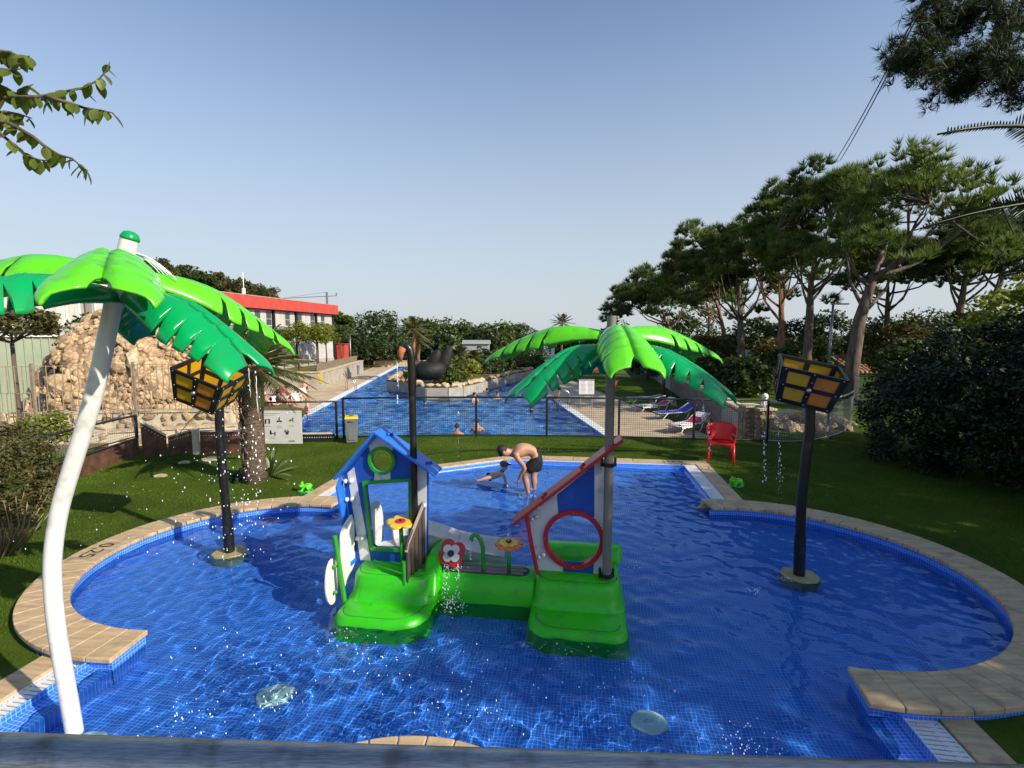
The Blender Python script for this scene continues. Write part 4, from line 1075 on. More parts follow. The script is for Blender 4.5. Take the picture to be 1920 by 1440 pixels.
# ================================================================== bin, boards
bb = P(660, 829, ZG); bb = Vector((bb.x, bb.y, ZG))
rbin = thing('recycling_bin', 'grey litter bin with a yellow lid standing by the fence', 'bin', bb, R(18))
def taper(x0, y0, x1, y1, z0, z1):
    mb = MB(); mb.add([(-x0, -y0, z0), (x0, -y0, z0), (x0, y0, z0), (-x0, y0, z0), (-x1, -y1, z1), (x1, -y1, z1), (x1, y1, z1), (-x1, y1, z1)],
                      [(3, 2, 1, 0), (4, 5, 6, 7), (0, 1, 5, 4), (1, 2, 6, 5), (2, 3, 7, 6), (3, 0, 4, 7)]); return mb
taper(0.13, 0.16, 0.155, 0.20, 0.02, 0.62).build('bin_body', M['bingrey'], rbin, bevel=0.012)
MB().box((0, -0.176, 0.30), (0.17, 0.02, 0.42)).build('bin_panel', M['bingrey'], rbin, bevel=0.006)
lid = taper(0.165, 0.215, 0.15, 0.19, 0.62, 0.665).build('lid', M['binlid'], rbin, bevel=0.01)
MB().lathe([(0.06, 0.666), (0.06, 0.672), (0.0, 0.668)], (0, 0.03, 0), 18).build('lid_opening', M['black'], lid)
MB().tube([(-0.07, -0.20, 0.56), (-0.06, -0.235, 0.57), (0.06, -0.235, 0.57), (0.07, -0.20, 0.56)], 0.010, 8).build('handle', M['greypole'], rbin, smooth=True)
for sx in (-1, 1): MB().box((sx * 0.10, -0.12, 0.01), (0.05, 0.05, 0.03)).build('foot', M['black'], rbin)

sg = D(533, 833, P(533, 833, ZG).y); sg = Vector((sg.x, sg.y, ZG))
board = thing('rules_board', 'pale rules board with pictograms standing behind the spiky plant', 'sign', sg, 0)
ex = lambda x, y: D(x, y, sg.y) - sg
pl_, pr_, pt_, pb_ = ex(470, 800).x, ex(566, 800).x, ex(520, 770).z, ex(520, 832).z
MB().box(((pl_ + pr_) / 2, 0, (pt_ + pb_) / 2), (pr_ - pl_, 0.02, pt_ - pb_)).build('panel', M['sign'], board, bevel=0.003)
for x in (pl_ + 0.1, pr_ - 0.1): MB().box((x, 0.04, (pt_) / 2), (0.04, 0.03, pt_)).build('post', M['galv'], board)
def picto(x, y, bits, s=0.0014):
    mb = MB(); c = ex(x, y)
    for bx, by, bw_, bh in bits: mb.box((c.x + bx, -0.013, c.z + by), (bw_, 0.004, bh))
    o = mb.build('pictogram', M['ink'], board); o['kind'] = 'stuff'
H_ = 0.028
picto(502, 790, [(-0.045, 0.0, 0.035, 0.11), (0.045, 0.0, 0.035, 0.11), (-0.025, 0.05, 0.03, 0.02), (0.025, 0.05, 0.03, 0.02)])
picto(524, 788, [(0, 0.07, 0.025, 0.03), (0, 0.03, 0.022, 0.07), (0, -0.02, 0.12, 0.03), (-0.05, -0.035, 0.03, 0.02), (0.05, -0.035, 0.03, 0.02)])
picto(547, 788, [(0.04, 0.05, 0.03, 0.03), (0.0, 0.01, 0.08, 0.025), (-0.04, -0.015, 0.04, 0.02), (0.035, -0.02, 0.015, 0.05)])
picto(512, 811, [(-0.05, 0.045, 0.03, 0.03), (-0.05, -0.01, 0.045, 0.07), (0.0, -0.02, 0.05, 0.015), (0.055, 0.0, 0.03, 0.03), (0.05, -0.04, 0.03, 0.05)])
picto(538, 810, [(-0.03, 0.05, 0.03, 0.025), (0.03, 0.05, 0.03, 0.025), (0, 0.01, 0.13, 0.022), (0.01, -0.03, 0.07, 0.06)])
mb = MB()
for x, y, wd in ((509, 775, 0.42), (505, 778, 0.30), (502, 799, 0.18), (524, 799, 0.13), (524, 802, 0.12), (547, 797, 0.13), (547, 800, 0.11), (512, 819, 0.16), (511, 822, 0.12), (538, 819, 0.10)):
    c = ex(x, y); mb.box((c.x, -0.012, c.z), (wd, 0.003, 0.009))
mb.build('caption_lines', M['ink2'], board)['kind'] = 'stuff'
c = ex(548, 827); text('IGARA', 0.055, M['ink'], (c.x, -0.0135, c.z), 0, 'lettering', board, R(90))

s2 = P(1100, 742, ZD); s2 = Vector((s2.x, s2.y, ZD)); s2b = Vector(D(1100, 748, 24.0)); s2 = Vector((s2b.x, 24.0, ZD))
nb = thing('notice_board', 'white notice sheet with two text columns beside the grey palm pole', 'sign', s2)
e2 = lambda x, y: D(x, y, 24.0) - s2
l, r_, tpz, bpz = e2(1085, 725).x, e2(1114.5, 725).x, e2(1100, 711).z, e2(1100, 740).z
MB().box(((l + r_) / 2, 0, (tpz + bpz) / 2), (r_ - l, 0.03, tpz - bpz)).build('panel', M['ink2'], nb)
MB().box(((l + r_) / 2, -0.018, (tpz + bpz) / 2 - 0.02), (r_ - l - 0.04, 0.008, tpz - bpz - 0.12)).build('sheet', M['signwhite'], nb)
mb = MB()
for cx in (0.28, 0.74):
    for k in range(9): mb.box((l + (r_ - l) * cx, -0.024, tpz - 0.12 - k * 0.062), ((r_ - l) * random.uniform(0.26, 0.36), 0.002, 0.020))
mb.build('text_lines', M['ink2'], nb)['kind'] = 'stuff'
for x in (l + 0.1, r_ - 0.1): MB().box((x, 0.03, bpz / 2), (0.05, 0.04, bpz)).build('post', M['galv'], nb)

# ================================================================== frog spouts
def frog(label, px, rz):
    p = P(*px, ZG); t = thing('frog_spout', label, 'garden figure', (p.x, p.y, ZG), R(rz), 'green frog spouts on the lawn')
    MB().lathe([(0.135, 0.0), (0.14, 0.012), (0.12, 0.022), (0.02, 0.024)], (0, 0, 0), 20).build('lily_pad', M['leafgreen'], t, smooth=True)
    b = MB().ball((0.02, 0, 0.075), (0.10, 0.075, 0.060), 16, 10, Matrix.Rotation(R(-18), 3, 'Y')).build('body', M['lime'], t, smooth=True)
    h = MB().ball((-0.065, 0, 0.105), (0.055, 0.06, 0.042), 14, 8).build('head', M['lime'], t, smooth=True)
    for sy in (-1, 1):
        MB().ball((-0.055, sy * 0.036, 0.148), 0.022, 10, 8).build('eye', M['lime'], h, smooth=True)
        MB().ball((-0.068, sy * 0.040, 0.152), 0.010, 8, 6).build('pupil', M['black'], h, smooth=True)
        MB().tube([(0.09, sy * 0.06, 0.06), (0.03, sy * 0.10, 0.085), (0.075, sy * 0.105, 0.028), (-0.0, sy * 0.115, 0.026)], [0.03, 0.028, 0.018, 0.014], 8).build('hind_leg', M['lime'], t, smooth=True)
        MB().tube([(-0.03, sy * 0.055, 0.07), (-0.055, sy * 0.075, 0.03), (-0.085, sy * 0.085, 0.026)], [0.02, 0.015, 0.012], 8).build('front_leg', M['lime'], t, smooth=True)
    return t
frog('green frog figure on the sunny lawn left of the blue playhouse', (573, 921), 15)
frog('green frog figure on the shaded lawn below the red chair', (1380, 911), 5)

# ================================================================== people
def skin_mesh(name, verts, edges, mat_, parent, sub=2, root=0):
    me = bpy.data.meshes.new(name); me.from_pydata([tuple(v[0]) for v in verts], edges, [])
    tmp = bpy.data.objects.new(name, me); COL.objects.link(tmp)
    sk = tmp.modifiers.new('skin', 'SKIN'); sk.branch_smoothing = 0.6; sk.use_smooth_shade = True
    lay = me.skin_vertices[0] if me.skin_vertices else None
    if lay is None:
        bm = bmesh.new(); bm.from_mesh(me); bm.verts.layers.skin.verify(); bm.to_mesh(me); bm.free(); lay = me.skin_vertices[0]
    for i, v in enumerate(verts):
        rr = v[1] if isinstance(v[1], tuple) else (v[1], v[1]); lay.data[i].radius = rr; lay.data[i].use_root = (i == root)
    ss = tmp.modifiers.new('sub', 'SUBSURF'); ss.levels = sub; ss.render_levels = sub
    dg_ = bpy.context.evaluated_depsgraph_get(); dg_.update()
    nm = bpy.data.meshes.new_from_object(tmp.evaluated_get(dg_))
    bpy.data.objects.remove(tmp); nm.materials.clear(); nm.materials.append(mat_)
    nm.polygons.foreach_set('use_smooth', [True] * len(nm.polygons))
    return link(name, nm, parent)
def chain(verts, edges, start, pts):
    prev = start
    for p, r in pts:
        verts.append((p, r)); k = len(verts) - 1
        if prev is not None: edges.append((prev, k))
        prev = k
    return prev
def hand(verts, edges, wrist_i, wrist, d, side, s=1.0):
    d = Vector(d).normalized(); side = Vector(side).normalized(); nrm = d.cross(side).normalized()
    palm = Vector(wrist) + d * 0.06 * s; verts.append((palm, (0.034 * s, 0.018 * s))); pk = len(verts) - 1; edges.append((wrist_i, pk))
    for k, (o, ln) in enumerate(((-0.030, 0.062), (-0.010, 0.072), (0.010, 0.068), (0.028, 0.054))):
        b = palm + side * o * s + d * 0.03 * s
        chain(verts, edges, pk, [(b, 0.0095 * s), (b + (d * 0.6 + nrm * 0.25) * ln * s * 0.6, 0.0088 * s), (b + (d * 0.85 + nrm * 0.55) * ln * s, 0.0075 * s)])
    tb = Vector(wrist) + d * 0.03 * s - side * 0.03 * s
    chain(verts, edges, pk, [(tb, 0.011 * s), (tb - side * 0.028 * s + d * 0.03 * s, 0.0095 * s), (tb - side * 0.034 * s + d * 0.055 * s + nrm * 0.012 * s, 0.008 * s)])

# the bending man: joints are read at his distance, he bends to the left
MY = 8.55
mbase = Vector((D(992, 930, MY).x, MY, ZF + 0.09))
man = thing('person', 'bare-chested man in black swim shorts bending forward in the paddling pool', 'person', mbase)
def J(x, y, dy=0.0): return D(x, y, MY + dy) - mbase
V_, E_ = [], []
V_.append((J(1008, 852), (0.135, 0.150)))                                    # 0 pelvis
sp = chain(V_, E_, 0, [(J(999, 844, -0.01), (0.125, 0.135)), (J(986, 840, -0.02), (0.13, 0.155)), (J(973, 845, -0.03), (0.135, 0.175)), (J(965, 849, -0.03), (0.095, 0.13)), (J(957, 849, -0.04), 0.062)])
hd = chain(V_, E_, sp, [(J(950, 848, -0.05), (0.078, 0.085)), (J(943, 846, -0.05), (0.088, 0.098)), (J(939, 845, -0.05), (0.07, 0.08))])
chest = 3
for sd, dy in ((-1, -0.16), (1, 0.17)):                                       # near arm, far arm
    k = chain(V_, E_, chest, [(J(966, 853, dy), 0.066), (J(972, 862, dy * 1.25), 0.052), (J(981, 872, dy * 1.2), 0.044), (J(984, 880 if sd < 0 else 878, dy * 1.1), 0.040), (J(977, 889, dy * 0.9), 0.034), (J(974, 896, dy * 0.7), 0.026)])
    hand(V_, E_, k, V_[k][0], V_[k][0] - V_[k - 1][0], (0, 1 if sd > 0 else -1, 0.1))
for sd, dy, kx, ax_, ay in ((-1, -0.10, 983, 989, 925), (1, 0.12, 1000, 1001, 917)):
    k = chain(V_, E_, 0, [(J(1007, 862, dy), 0.105), (J((1007 + kx) / 2, 876, dy), 0.085), (J(kx, 890, dy), 0.062), (J((kx + ax_) / 2 + 1, 905, dy), 0.060), (J(ax_, ay - 5, dy), 0.040)])
    a = V_[k][0]
    hk = chain(V_, E_, k, [(a + Vector((0.02, 0, -0.055)), 0.038), (a + Vector((-0.10, -0.02, -0.075)), (0.042, 0.028)), (a + Vector((-0.17, -0.03, -0.085)), (0.038, 0.018))])
body = skin_mesh('body', V_, E_, M['skin'], man)
# face details in the direction of the head, ear, hair cap, shorts
hc = J(944, 846, -0.05); fd = (J(939, 856) - J(944, 843)).normalized()       # face looks down and left
mb = MB(); mb.ball(hc + Vector((-0.022, 0, 0.028)), (0.098, 0.098, 0.092), 18, 12)
hair = mb.build('hair', M['hair'], man, smooth=True)
MB().ball(hc + Vector((-0.045, 0.0, -0.035)), (0.05, 0.078, 0.06), 14, 8).build('beard', M['hair'], man, smooth=True)
MB().ball(hc + Vector((0.01, -0.095, -0.005)), (0.028, 0.013, 0.036), 10, 8).build('ear', M['skin'], man, smooth=True)
SV, SE = [], []
SV.append((J(1010, 851), (0.155, 0.172))); chain(SV, SE, 0, [(J(1003, 845.5, -0.01), (0.146, 0.152))])
for dy, kx in ((-0.10, 983), (0.12, 1000)):
    chain(SV, SE, 0, [(J(1008, 862, dy), 0.130), (J((1007 + kx) / 2 + 2, 875, dy), 0.120), (J(kx + 4, 884, dy), 0.105)])
skin_mesh('swim_shorts', SV, SE, M['shorts'], man)

# boy lying in the shallow water in front of him
BY = 8.95
bbase = Vector((D(945, 905, BY).x, BY, ZW - 0.08))
boy = thing('person', 'small boy in a grey cap and black trunks lying in the shallow water', 'person', bbase)
def K(x, y, dy=0.0): return D(x, y, BY + dy) - bbase
V_, E_ = [], []
V_.append((K(921, 893), (0.072, 0.078)))
sp = chain(V_, E_, 0, [(K(928, 892), 0.072), (K(936, 889), (0.078, 0.092)), (K(940, 885), (0.058, 0.07)), (K(943, 881), 0.034)])
chain(V_, E_, sp, [(K(946, 877), (0.062, 0.068)), (K(946, 872), (0.068, 0.075)), (K(945, 868), 0.055)])
for dy in (-0.09, 0.10):
    k = chain(V_, E_, 2, [(K(941, 888, dy), 0.038), (K(945, 894, dy * 1.3), 0.032), (K(947, 899, dy * 1.3), 0.027), (K(949, 907, dy * 1.2), 0.022)])
    hand(V_, E_, k, V_[k][0], (0.4, 0, -1), (0, 1, 0), 0.7)
    chain(V_, E_, 0, [(K(917, 894.5, dy * 0.6), 0.055), (K(908, 897, dy * 0.7), 0.042), (K(899, 900, dy * 0.7), 0.034), (K(892, 901, dy * 0.7), 0.024)])
skin_mesh('body', V_, E_, M['skin2'], boy)
cp = MB().ball(K(945, 869.5), (0.082, 0.086, 0.062), 18, 10).build('cap', M['capgrey'], boy, smooth=True)
MB().ball(K(952.5, 870.5, -0.01), (0.062, 0.055, 0.012), 14, 6, Matrix.Rotation(R(10), 3, 'Y')).build('cap_visor', M['shorts'], cp, smooth=True)
SV, SE = [((K(921, 893)), (0.082, 0.088))], []
chain(SV, SE, 0, [(K(917, 894, 0.0), (0.070, 0.090)), (K(913, 896, 0.0), (0.05, 0.085))])
skin_mesh('swim_trunks', SV, SE, M['shorts'], boy)
receiver(man, boy)

# swimmers in the big pool
def swimmer(label, px, rz, hair='hair', up=0.28, d=None, arm=0, sk='skin'):
    p = P(*px, ZD - 0.10); t = thing('swimmer', label, 'person', (p.x, p.y, ZD - 0.10), R(rz), 'swimmers in the big pool')
    V_ = [(Vector((0, 0, up - 0.62)), (0.16, 0.11))]; E_ = []
    s_ = chain(V_, E_, 0, [(Vector((0, 0, up - 0.30)), (0.18, 0.115)), (Vector((0, 0, up - 0.12)), (0.19, 0.10)), (Vector((0, 0.01, up - 0.02)), 0.062), (Vector((0, 0, up + 0.05)), (0.075, 0.085)), (Vector((0, 0, up + 0.13)), (0.082, 0.098)), (Vector((0, 0, up + 0.19)), 0.065)])
    chain(V_, E_, 5, [(Vector((0, -0.10, up + 0.09)), 0.016)])
    for sx in (-1, 1):
        if arm and sx > 0: k = chain(V_, E_, 2, [(Vector((0.2, 0, up - 0.12)), 0.058), (Vector((0.36, -0.10, up - 0.20)), 0.046), (Vector((0.55, -0.25, up - 0.24)), 0.036)])
        else: k = chain(V_, E_, 2, [(Vector((sx * 0.2, 0, up - 0.13)), 0.058), (Vector((sx * 0.28, -0.06, up - 0.36)), 0.046), (Vector((sx * 0.25, -0.22, up - 0.50)), 0.036)])
    skin_mesh('body', V_, E_, M[sk], t, sub=1)
    MB().ball((0, 0.018, up + 0.155), (0.092, 0.105, 0.088), 14, 8).build('hair', M[hair], t, smooth=True)
    return t
swimmer('dark-haired swimmer seen from behind at the near left of the pool, head only', (857, 811), 180, up=0.10)
swimmer('bare-backed bather standing right behind the middle fence post', (895, 809), 180, up=0.26)
swimmer('swimmer close to the dark green palm leaf tip', (996, 768), 200, up=-0.02)
swimmer('slim bather standing in the water near the island wall', (890, 755), 60, up=0.34)
swimmer('swimmer with one arm stretched out, nearest the island wall', (914, 734), 120, up=0.0, arm=1)
swimmer('bather wearing a dark cap between the island and the green palm leaf', (933, 748), 20, up=0.22)
swimmer('lone swimmer right of the black swan pole', (797, 757), 90, up=-0.02, arm=1)
swimmer('pale bather with a pink hat at the left end of the channel', (727, 709), 40, 'clothred', up=0.10, sk='skin2')
# people on the decks
def sitter(label, px, rz, z=ZD, hair='hairfair', s=1.0, swim=None, group='people resting on the pool decks', sk='skin2', recline=0.0):
    p = P(*px, z); t = thing('person', label, 'person', (p.x, p.y, z), R(rz), group)
    V_ = [(Vector((0, 0, 0.12)), (0.15, 0.14))]; E_ = []
    b = recline
    s_ = chain(V_, E_, 0, [(Vector((0, 0.05 + b * .3, 0.30)), (0.14, 0.12)), (Vector((0, 0.08 + b * .7, 0.50)), (0.17, 0.115)), (Vector((0, 0.08 + b, 0.62)), 0.06), (Vector((0, 0.06 + b, 0.70)), (0.075, 0.085)), (Vector((0, 0.06 + b, 0.79)), (0.08, 0.095)), (Vector((0, 0.06 + b, 0.85)), 0.06)])
    chain(V_, E_, 5, [(Vector((0, -0.04 + b, 0.75)), 0.016)])
    for sx in (-1, 1):
        k = chain(V_, E_, 2, [(Vector((sx * 0.19, 0.07 + b * .8, 0.52)), 0.055), (Vector((sx * 0.26, 0.03 + b * .4, 0.32)), 0.042), (Vector((sx * 0.18, -0.18, 0.36)), 0.034)])
        hand(V_, E_, k, V_[k][0], (0, -1, 0), (1, 0, 0))
        k = chain(V_, E_, 0, [(Vector((sx * 0.11, -0.08, 0.14)), 0.085), (Vector((sx * 0.15, -0.42, 0.36)), 0.060), (Vector((sx * 0.14, -0.58, 0.16)), 0.052), (Vector((sx * 0.13, -0.66, 0.04)), 0.036), (Vector((sx * 0.13, -0.82, 0.03)), (0.04, 0.024))])
    for i, (p_, r_) in enumerate(V_): V_[i] = (p_ * s, r_ if isinstance(r_, float) else r_)
    skin_mesh('body', V_, E_, M[sk], t, sub=1)
    MB().ball((0, (0.085 + b) * s, 0.805 * s), (0.092, 0.10, 0.10), 14, 8).build('hair', M[hair], t, smooth=True)
    sw = swim or 'clothred'
    SV = [(Vector((0, 0, 0.12 * s)), (0.16, 0.15))]; SE = []
    chain(SV, SE, 0, [(Vector((0, 0.03, 0.22 * s)), (0.148, 0.13))]); skin_mesh('swimwear', SV, SE, M[sw], t, sub=1)
    return t
sitter('fair-haired woman sitting on the pool edge behind the rules board', (574, 786), -50, hair='hairfair')
sitter('sunburnt woman in a red bikini sitting against the deck wall corner', (572, 733), 30, hair='hairfair', sk='skin')
sitter('dark figure sitting on the right pool edge by the steel ladder', (1046, 757), -110, hair='hair', sk='skin', swim='shorts')
# sunbathers on coloured loungers, left deck
def lounger(label, p, rz, frame, cloth, z=ZD, back=0.5, group='sun loungers round the big pool', towel=None):
    t = thing('sun_lounger', label, 'sun lounger', (p.x, p.y, z), R(rz), group)
    bh = 0.30 + 0.62 * math.sin(back); bl = 0.62 * math.cos(back)
    for sy in (-1, 1):
        MB().tube([(-1.25, sy * 0.30, 0.30), (0.0, sy * 0.30, 0.30), (0.05, sy * 0.30, 0.31)], 0.02, 8).build('side_rail', M[frame], t, smooth=True)
        MB().tube([(0.0, sy * 0.30, 0.30), (bl, sy * 0.30, bh)], 0.02, 8).build('back_rail', M[frame], t, smooth=True)
        for x0, x1 in ((-1.15, -0.85), (0.05, -0.3)):
            MB().tube([(x0 + 0.1 if x0 > -1 else x0 + 0.25, sy * 0.30, 0.30), (x0, sy * 0.30, 0.06), (x0 - 0.1 if x0 > -1 else x0 + 0.0, sy * 0.30, 0.0)], 0.02, 8).build('leg', M[frame], t, smooth=True)
    MB().tube([(-1.25, -0.30, 0.30), (-1.25, 0.30, 0.30)], 0.02, 8).build('end_bar', M[frame], t, smooth=True)
    MB().box((-0.62, 0, 0.305), (1.22, 0.57, 0.02)).build('seat_sling', M[cloth], t)
    a = MB().add([(0, -0.285, 0.31), (0, 0.285, 0.31), (bl, 0.285, bh + 0.01), (bl, -0.285, bh + 0.01), (0, -0.285, 0.29), (0, 0.285, 0.29), (bl, 0.285, bh - 0.012), (bl, -0.285, bh - 0.012)], [(0, 1, 2, 3), (7, 6, 5, 4), (0, 3, 7, 4), (1, 5, 6, 2), (2, 6, 7, 3), (0, 4, 5, 1)]).build('back_sling', M[cloth], t)
    if towel:
        tw = MB(); nx_, ny_ = 14, 8; vv, ff = [], []
        for i in range(nx_ + 1):
            for j in range(ny_ + 1): vv.append((-1.1 + 0.75 * i / nx_, -0.33 + 0.66 * j / ny_, 0.325 + 0.018 * math.sin(i * 1.7 + j) - (0.12 if j in (0, ny_) else 0)))
        for i in range(nx_):
            for j in range(ny_): k = i * (ny_ + 1) + j; ff.append((k, k + 1, k + ny_ + 2, k + ny_ + 1))
        np_mesh('towel', vv, ff, M[towel], t, smooth=True)
        MB().add([(bl + 0.03, -0.25, bh + 0.03), (bl + 0.03, 0.25, bh + 0.03), (bl + 0.10, 0.27, bh - 0.38), (bl + 0.10, -0.27, bh - 0.36), (bl * 0.5, -0.24, (bh + 0.31) / 2 + 0.03), (bl * 0.5, 0.24, (bh + 0.31) / 2 + 0.03)], [(0, 1, 2, 3), (0, 4, 5, 1)]).build('draped_towel', M[towel], t)
    return t
lounger('white framed lounger with a dark red sling, right deck lawn', P(1240, 770, ZD), 12, 'whitepaint', 'clothred', towel='clothwhite')
lounger('white framed lounger with a royal blue sling, beside the red one', P(1278, 784, ZD), 18, 'whitepaint', 'blue')
lounger('white framed lounger with a patterned towel nearest the stone ramp wall', P(1300, 806, ZD), 35, 'whitepaint', 'clothred', towel='clothwhite')
lounger('empty white framed lounger behind the red and blue ones', P(1222, 756, ZD), 8, 'whitepaint', 'bingrey', back=0.2)
lounger('red and white lounger on the brick terrace seen under the palm leaf', P(1076, 689, ZD), 0, 'whitepaint', 'clothred', back=0.6)
lounger('pink and blue lounger at the far end of the right deck', P(1005, 690, ZD), 20, 'whitepaint', 'blue', back=0.9, towel='clothred')
lounger('blue lounger with white towel nearest the palm trunk, left deck', P(503, 776, ZD), -12, 'whitepaint', 'blue', towel='clothwhite', back=0.95)
lounger('red and white lounger behind the rules board, left deck', P(540, 770, ZD), -16, 'whitepaint', 'clothred', towel='clothwhite', back=0.95)
lounger('magenta lounger next to the deck path, left deck', P(556, 757, ZD), -20, 'whitepaint', 'clothred', towel='clothwhite', back=0.95)
lounger('farthest blue and magenta lounger on the left deck', P(520, 752, ZD), -14, 'whitepaint', 'blue', towel='clothred', back=0.95)
sitter('sunbather leaning back on the red and white lounger, left deck', (533, 766), 160, z=ZD + 0.30, hair='hair', sk='skin', recline=0.25)
sitter('dark-haired sunbather on the magenta lounger, left deck', (550, 753), 150, z=ZD + 0.30, hair='hair', sk='skin2', recline=0.25)
sitter('fair sunbather on the blue lounger beside the palm trunk', (508, 772), 170, z=ZD + 0.30, hair='hairfair', sk='skin2', recline=0.25, swim='blue')
# pool ladders
def ladder(label, u, v, rz):
    p = W(u, v, ZD); t = thing('pool_ladder', label, 'ladder', p, rz, 'steel pool ladders')
    for sy in (-0.26, 0.26):
        MB().tube([(-0.45, sy, 0.0), (-0.44, sy, 0.55), (-0.34, sy, 0.72), (-0.15, sy, 0.76), (0.06, sy, 0.62), (0.12, sy, 0.3), (0.12, sy, -0.9)], 0.022, 10).build('handrail', M['steel'], t, smooth=True)
    for k in range(3): MB().box((0.12, 0, -0.22 - 0.25 * k), (0.08, 0.5, 0.03)).build('tread', M['steel'], t)
ladder('steel ladder on the left pool edge', PU0, 33.4, -BX)
ladder('steel ladder on the right pool edge beside the seated figure', PU1, 25.3, -BX + math.pi)
# ================================================================== rocks and masonry
def rock_mesh(name, seed, m, flat=1.0, sub=1):
    bm = bmesh.new(); bmesh.ops.create_icosphere(bm, subdivisions=sub, radius=1.0); rg = random.Random(seed)
    k = [Vector((rg.uniform(-1, 1), rg.uniform(-1, 1), rg.uniform(-1, 1))).normalized() for _ in range(9)]; c = [rg.uniform(0.42, 0.85) for _ in k]
    for v in bm.verts:
        for n_, d_ in zip(k, c):
            e = v.co.dot(n_) - d_
            if e > 0: v.co -= n_ * e
        v.co *= rg.uniform(0.93, 1.05); v.co.z *= flat
    me = bpy.data.meshes.new(name); bm.to_mesh(me); bm.free(); me.materials.append(m); return me
ROCKS = [rock_mesh('stone', i, M[('limestone', 'limestone2', 'limestone3', 'limestone')[i % 4]]) for i in range(8)]
PALE = [rock_mesh('pale_stone', 40 + i, M['limestone2']) for i in range(4)]
def place_rock(parent, p, n, size, meshes=ROCKS, off=Vector((0, 0, 0))):
    o = bpy.data.objects.new('stone', random.choice(meshes)); COL.objects.link(o); o.parent = parent
    o.location = Vector(p) - off
    q = Vector(n).to_track_quat('Z', 'Y') @ Quaternion((0, 0, 1), random.uniform(0, 6.28)); o.rotation_mode = 'QUATERNION'; o.rotation_quaternion = q
    o.scale = (size * random.uniform(0.85, 1.7), size * random.uniform(0.65, 1.1), size * random.uniform(0.45, 0.8)); return o
def joined_rocks(parent, items, m, name='small_stones'):
    bmv, bmf = [], []
    for p, n, s in items:
        me = random.choice(ROCKS); q = Vector(n).to_track_quat('Z', 'Y').to_matrix() @ Matrix.Rotation(random.uniform(0, 6.28), 3, 'Z'); k = len(bmv)
        sc = Matrix.Diagonal(Vector((s * random.uniform(0.8, 1.4), s, s * 0.65)))
        mm = q @ sc
        for v in me.vertices: bmv.append(tuple(mm @ v.co + Vector(p)))
        for f in me.polygons: bmf.append([k + i for i in f.vertices])
    if bmv: o = np_mesh(name, bmv, bmf, m, parent); o['kind'] = 'stuff'
# rockery mound with a cave
mc = Vector((-12.75, 17.2, -0.35)); mr = Vector((3.3, 2.2, 3.6))
mound = thing('rock_mound', 'ochre stone rockery mound with a dark cave mouth behind the palisade fence', 'rockery', mc)
def mpt(a, e):                          # direction angles -> point and normal
    d = Vector((math.cos(e) * math.cos(a), math.cos(e) * math.sin(a), math.sin(e)))
    k = 1 + 0.10 * math.sin(3 * a + 1) * math.cos(2 * e) + 0.07 * math.sin(7 * a + 5 * e)
    p = Vector((d.x * mr.x, d.y * mr.y, (abs(d.z) ** 1.15) * mr.z)) * k
    n = Vector((d.x / mr.x, d.y / mr.y, d.z / mr.z)).normalized(); return p, n
cave = D(118, 713, 16.0) - mc
vv, ff = [], []; NA, NE = 40, 14
for j in range(NE + 1):
    for i in range(NA):
        p, n = mpt(2 * math.pi * i / NA, math.pi / 2 * j / NE * 0.995); dd = math.hypot(p.x - cave.x, p.z - cave.z)
        if p.y < 0 and dd < 0.62: p.y += 1.3 * (1 - dd / 0.62) ** 0.4
        vv.append(tuple(p))
for j in range(NE):
    for i in range(NA): ff.append((j * NA + i, j * NA + (i + 1) % NA, (j + 1) * NA + (i + 1) % NA, (j + 1) * NA + i))
np_mesh('mortar_core', vv, ff, M['mortar'], mound, smooth=True)
MB().prism([(cave.x + 0.40 * math.cos(R(a)), cave.z + 0.52 * math.sin(R(a))) for a in range(0, 360, 24)], lambda a, b, t: (a, cave.y + 0.75 + t, b), 0, 0.3).build('cave_mouth', M['slotdark'], mound)  # dark slab in the hollow, stands for the cave's shade
items = []; cnt = 0
for k in range(2300):
    e = math.asin(random.uniform(0.0, 0.995)); a = random.uniform(-math.pi * 1.04, math.pi * 0.04)
    p, n = mpt(a, e)
    if n.y > 0.35: continue
    if math.hypot(p.x - cave.x, p.z - cave.z) < 0.58: continue
    if cnt < 290:
        place_rock(mound, p, n, random.choice((0.15, 0.18, 0.22, 0.28, 0.36))); cnt += 1
    else: items.append((p, n, random.uniform(0.09, 0.17)))
joined_rocks(mound, items, M['limestone'])
# paving of the upper ground round the mound
tag(MB().add([(-30, 9, -0.42), (-9.2, 12.05, -0.42), (-6.2, 13.4, -0.42), (-8.2, 20, -0.42), (-12, 24, -0.42), (-34, 30, -0.42)], [(0, 1, 2, 3, 4, 5)]).build('rockery_ground', M['drygrass'], recalc=False), kind='structure')

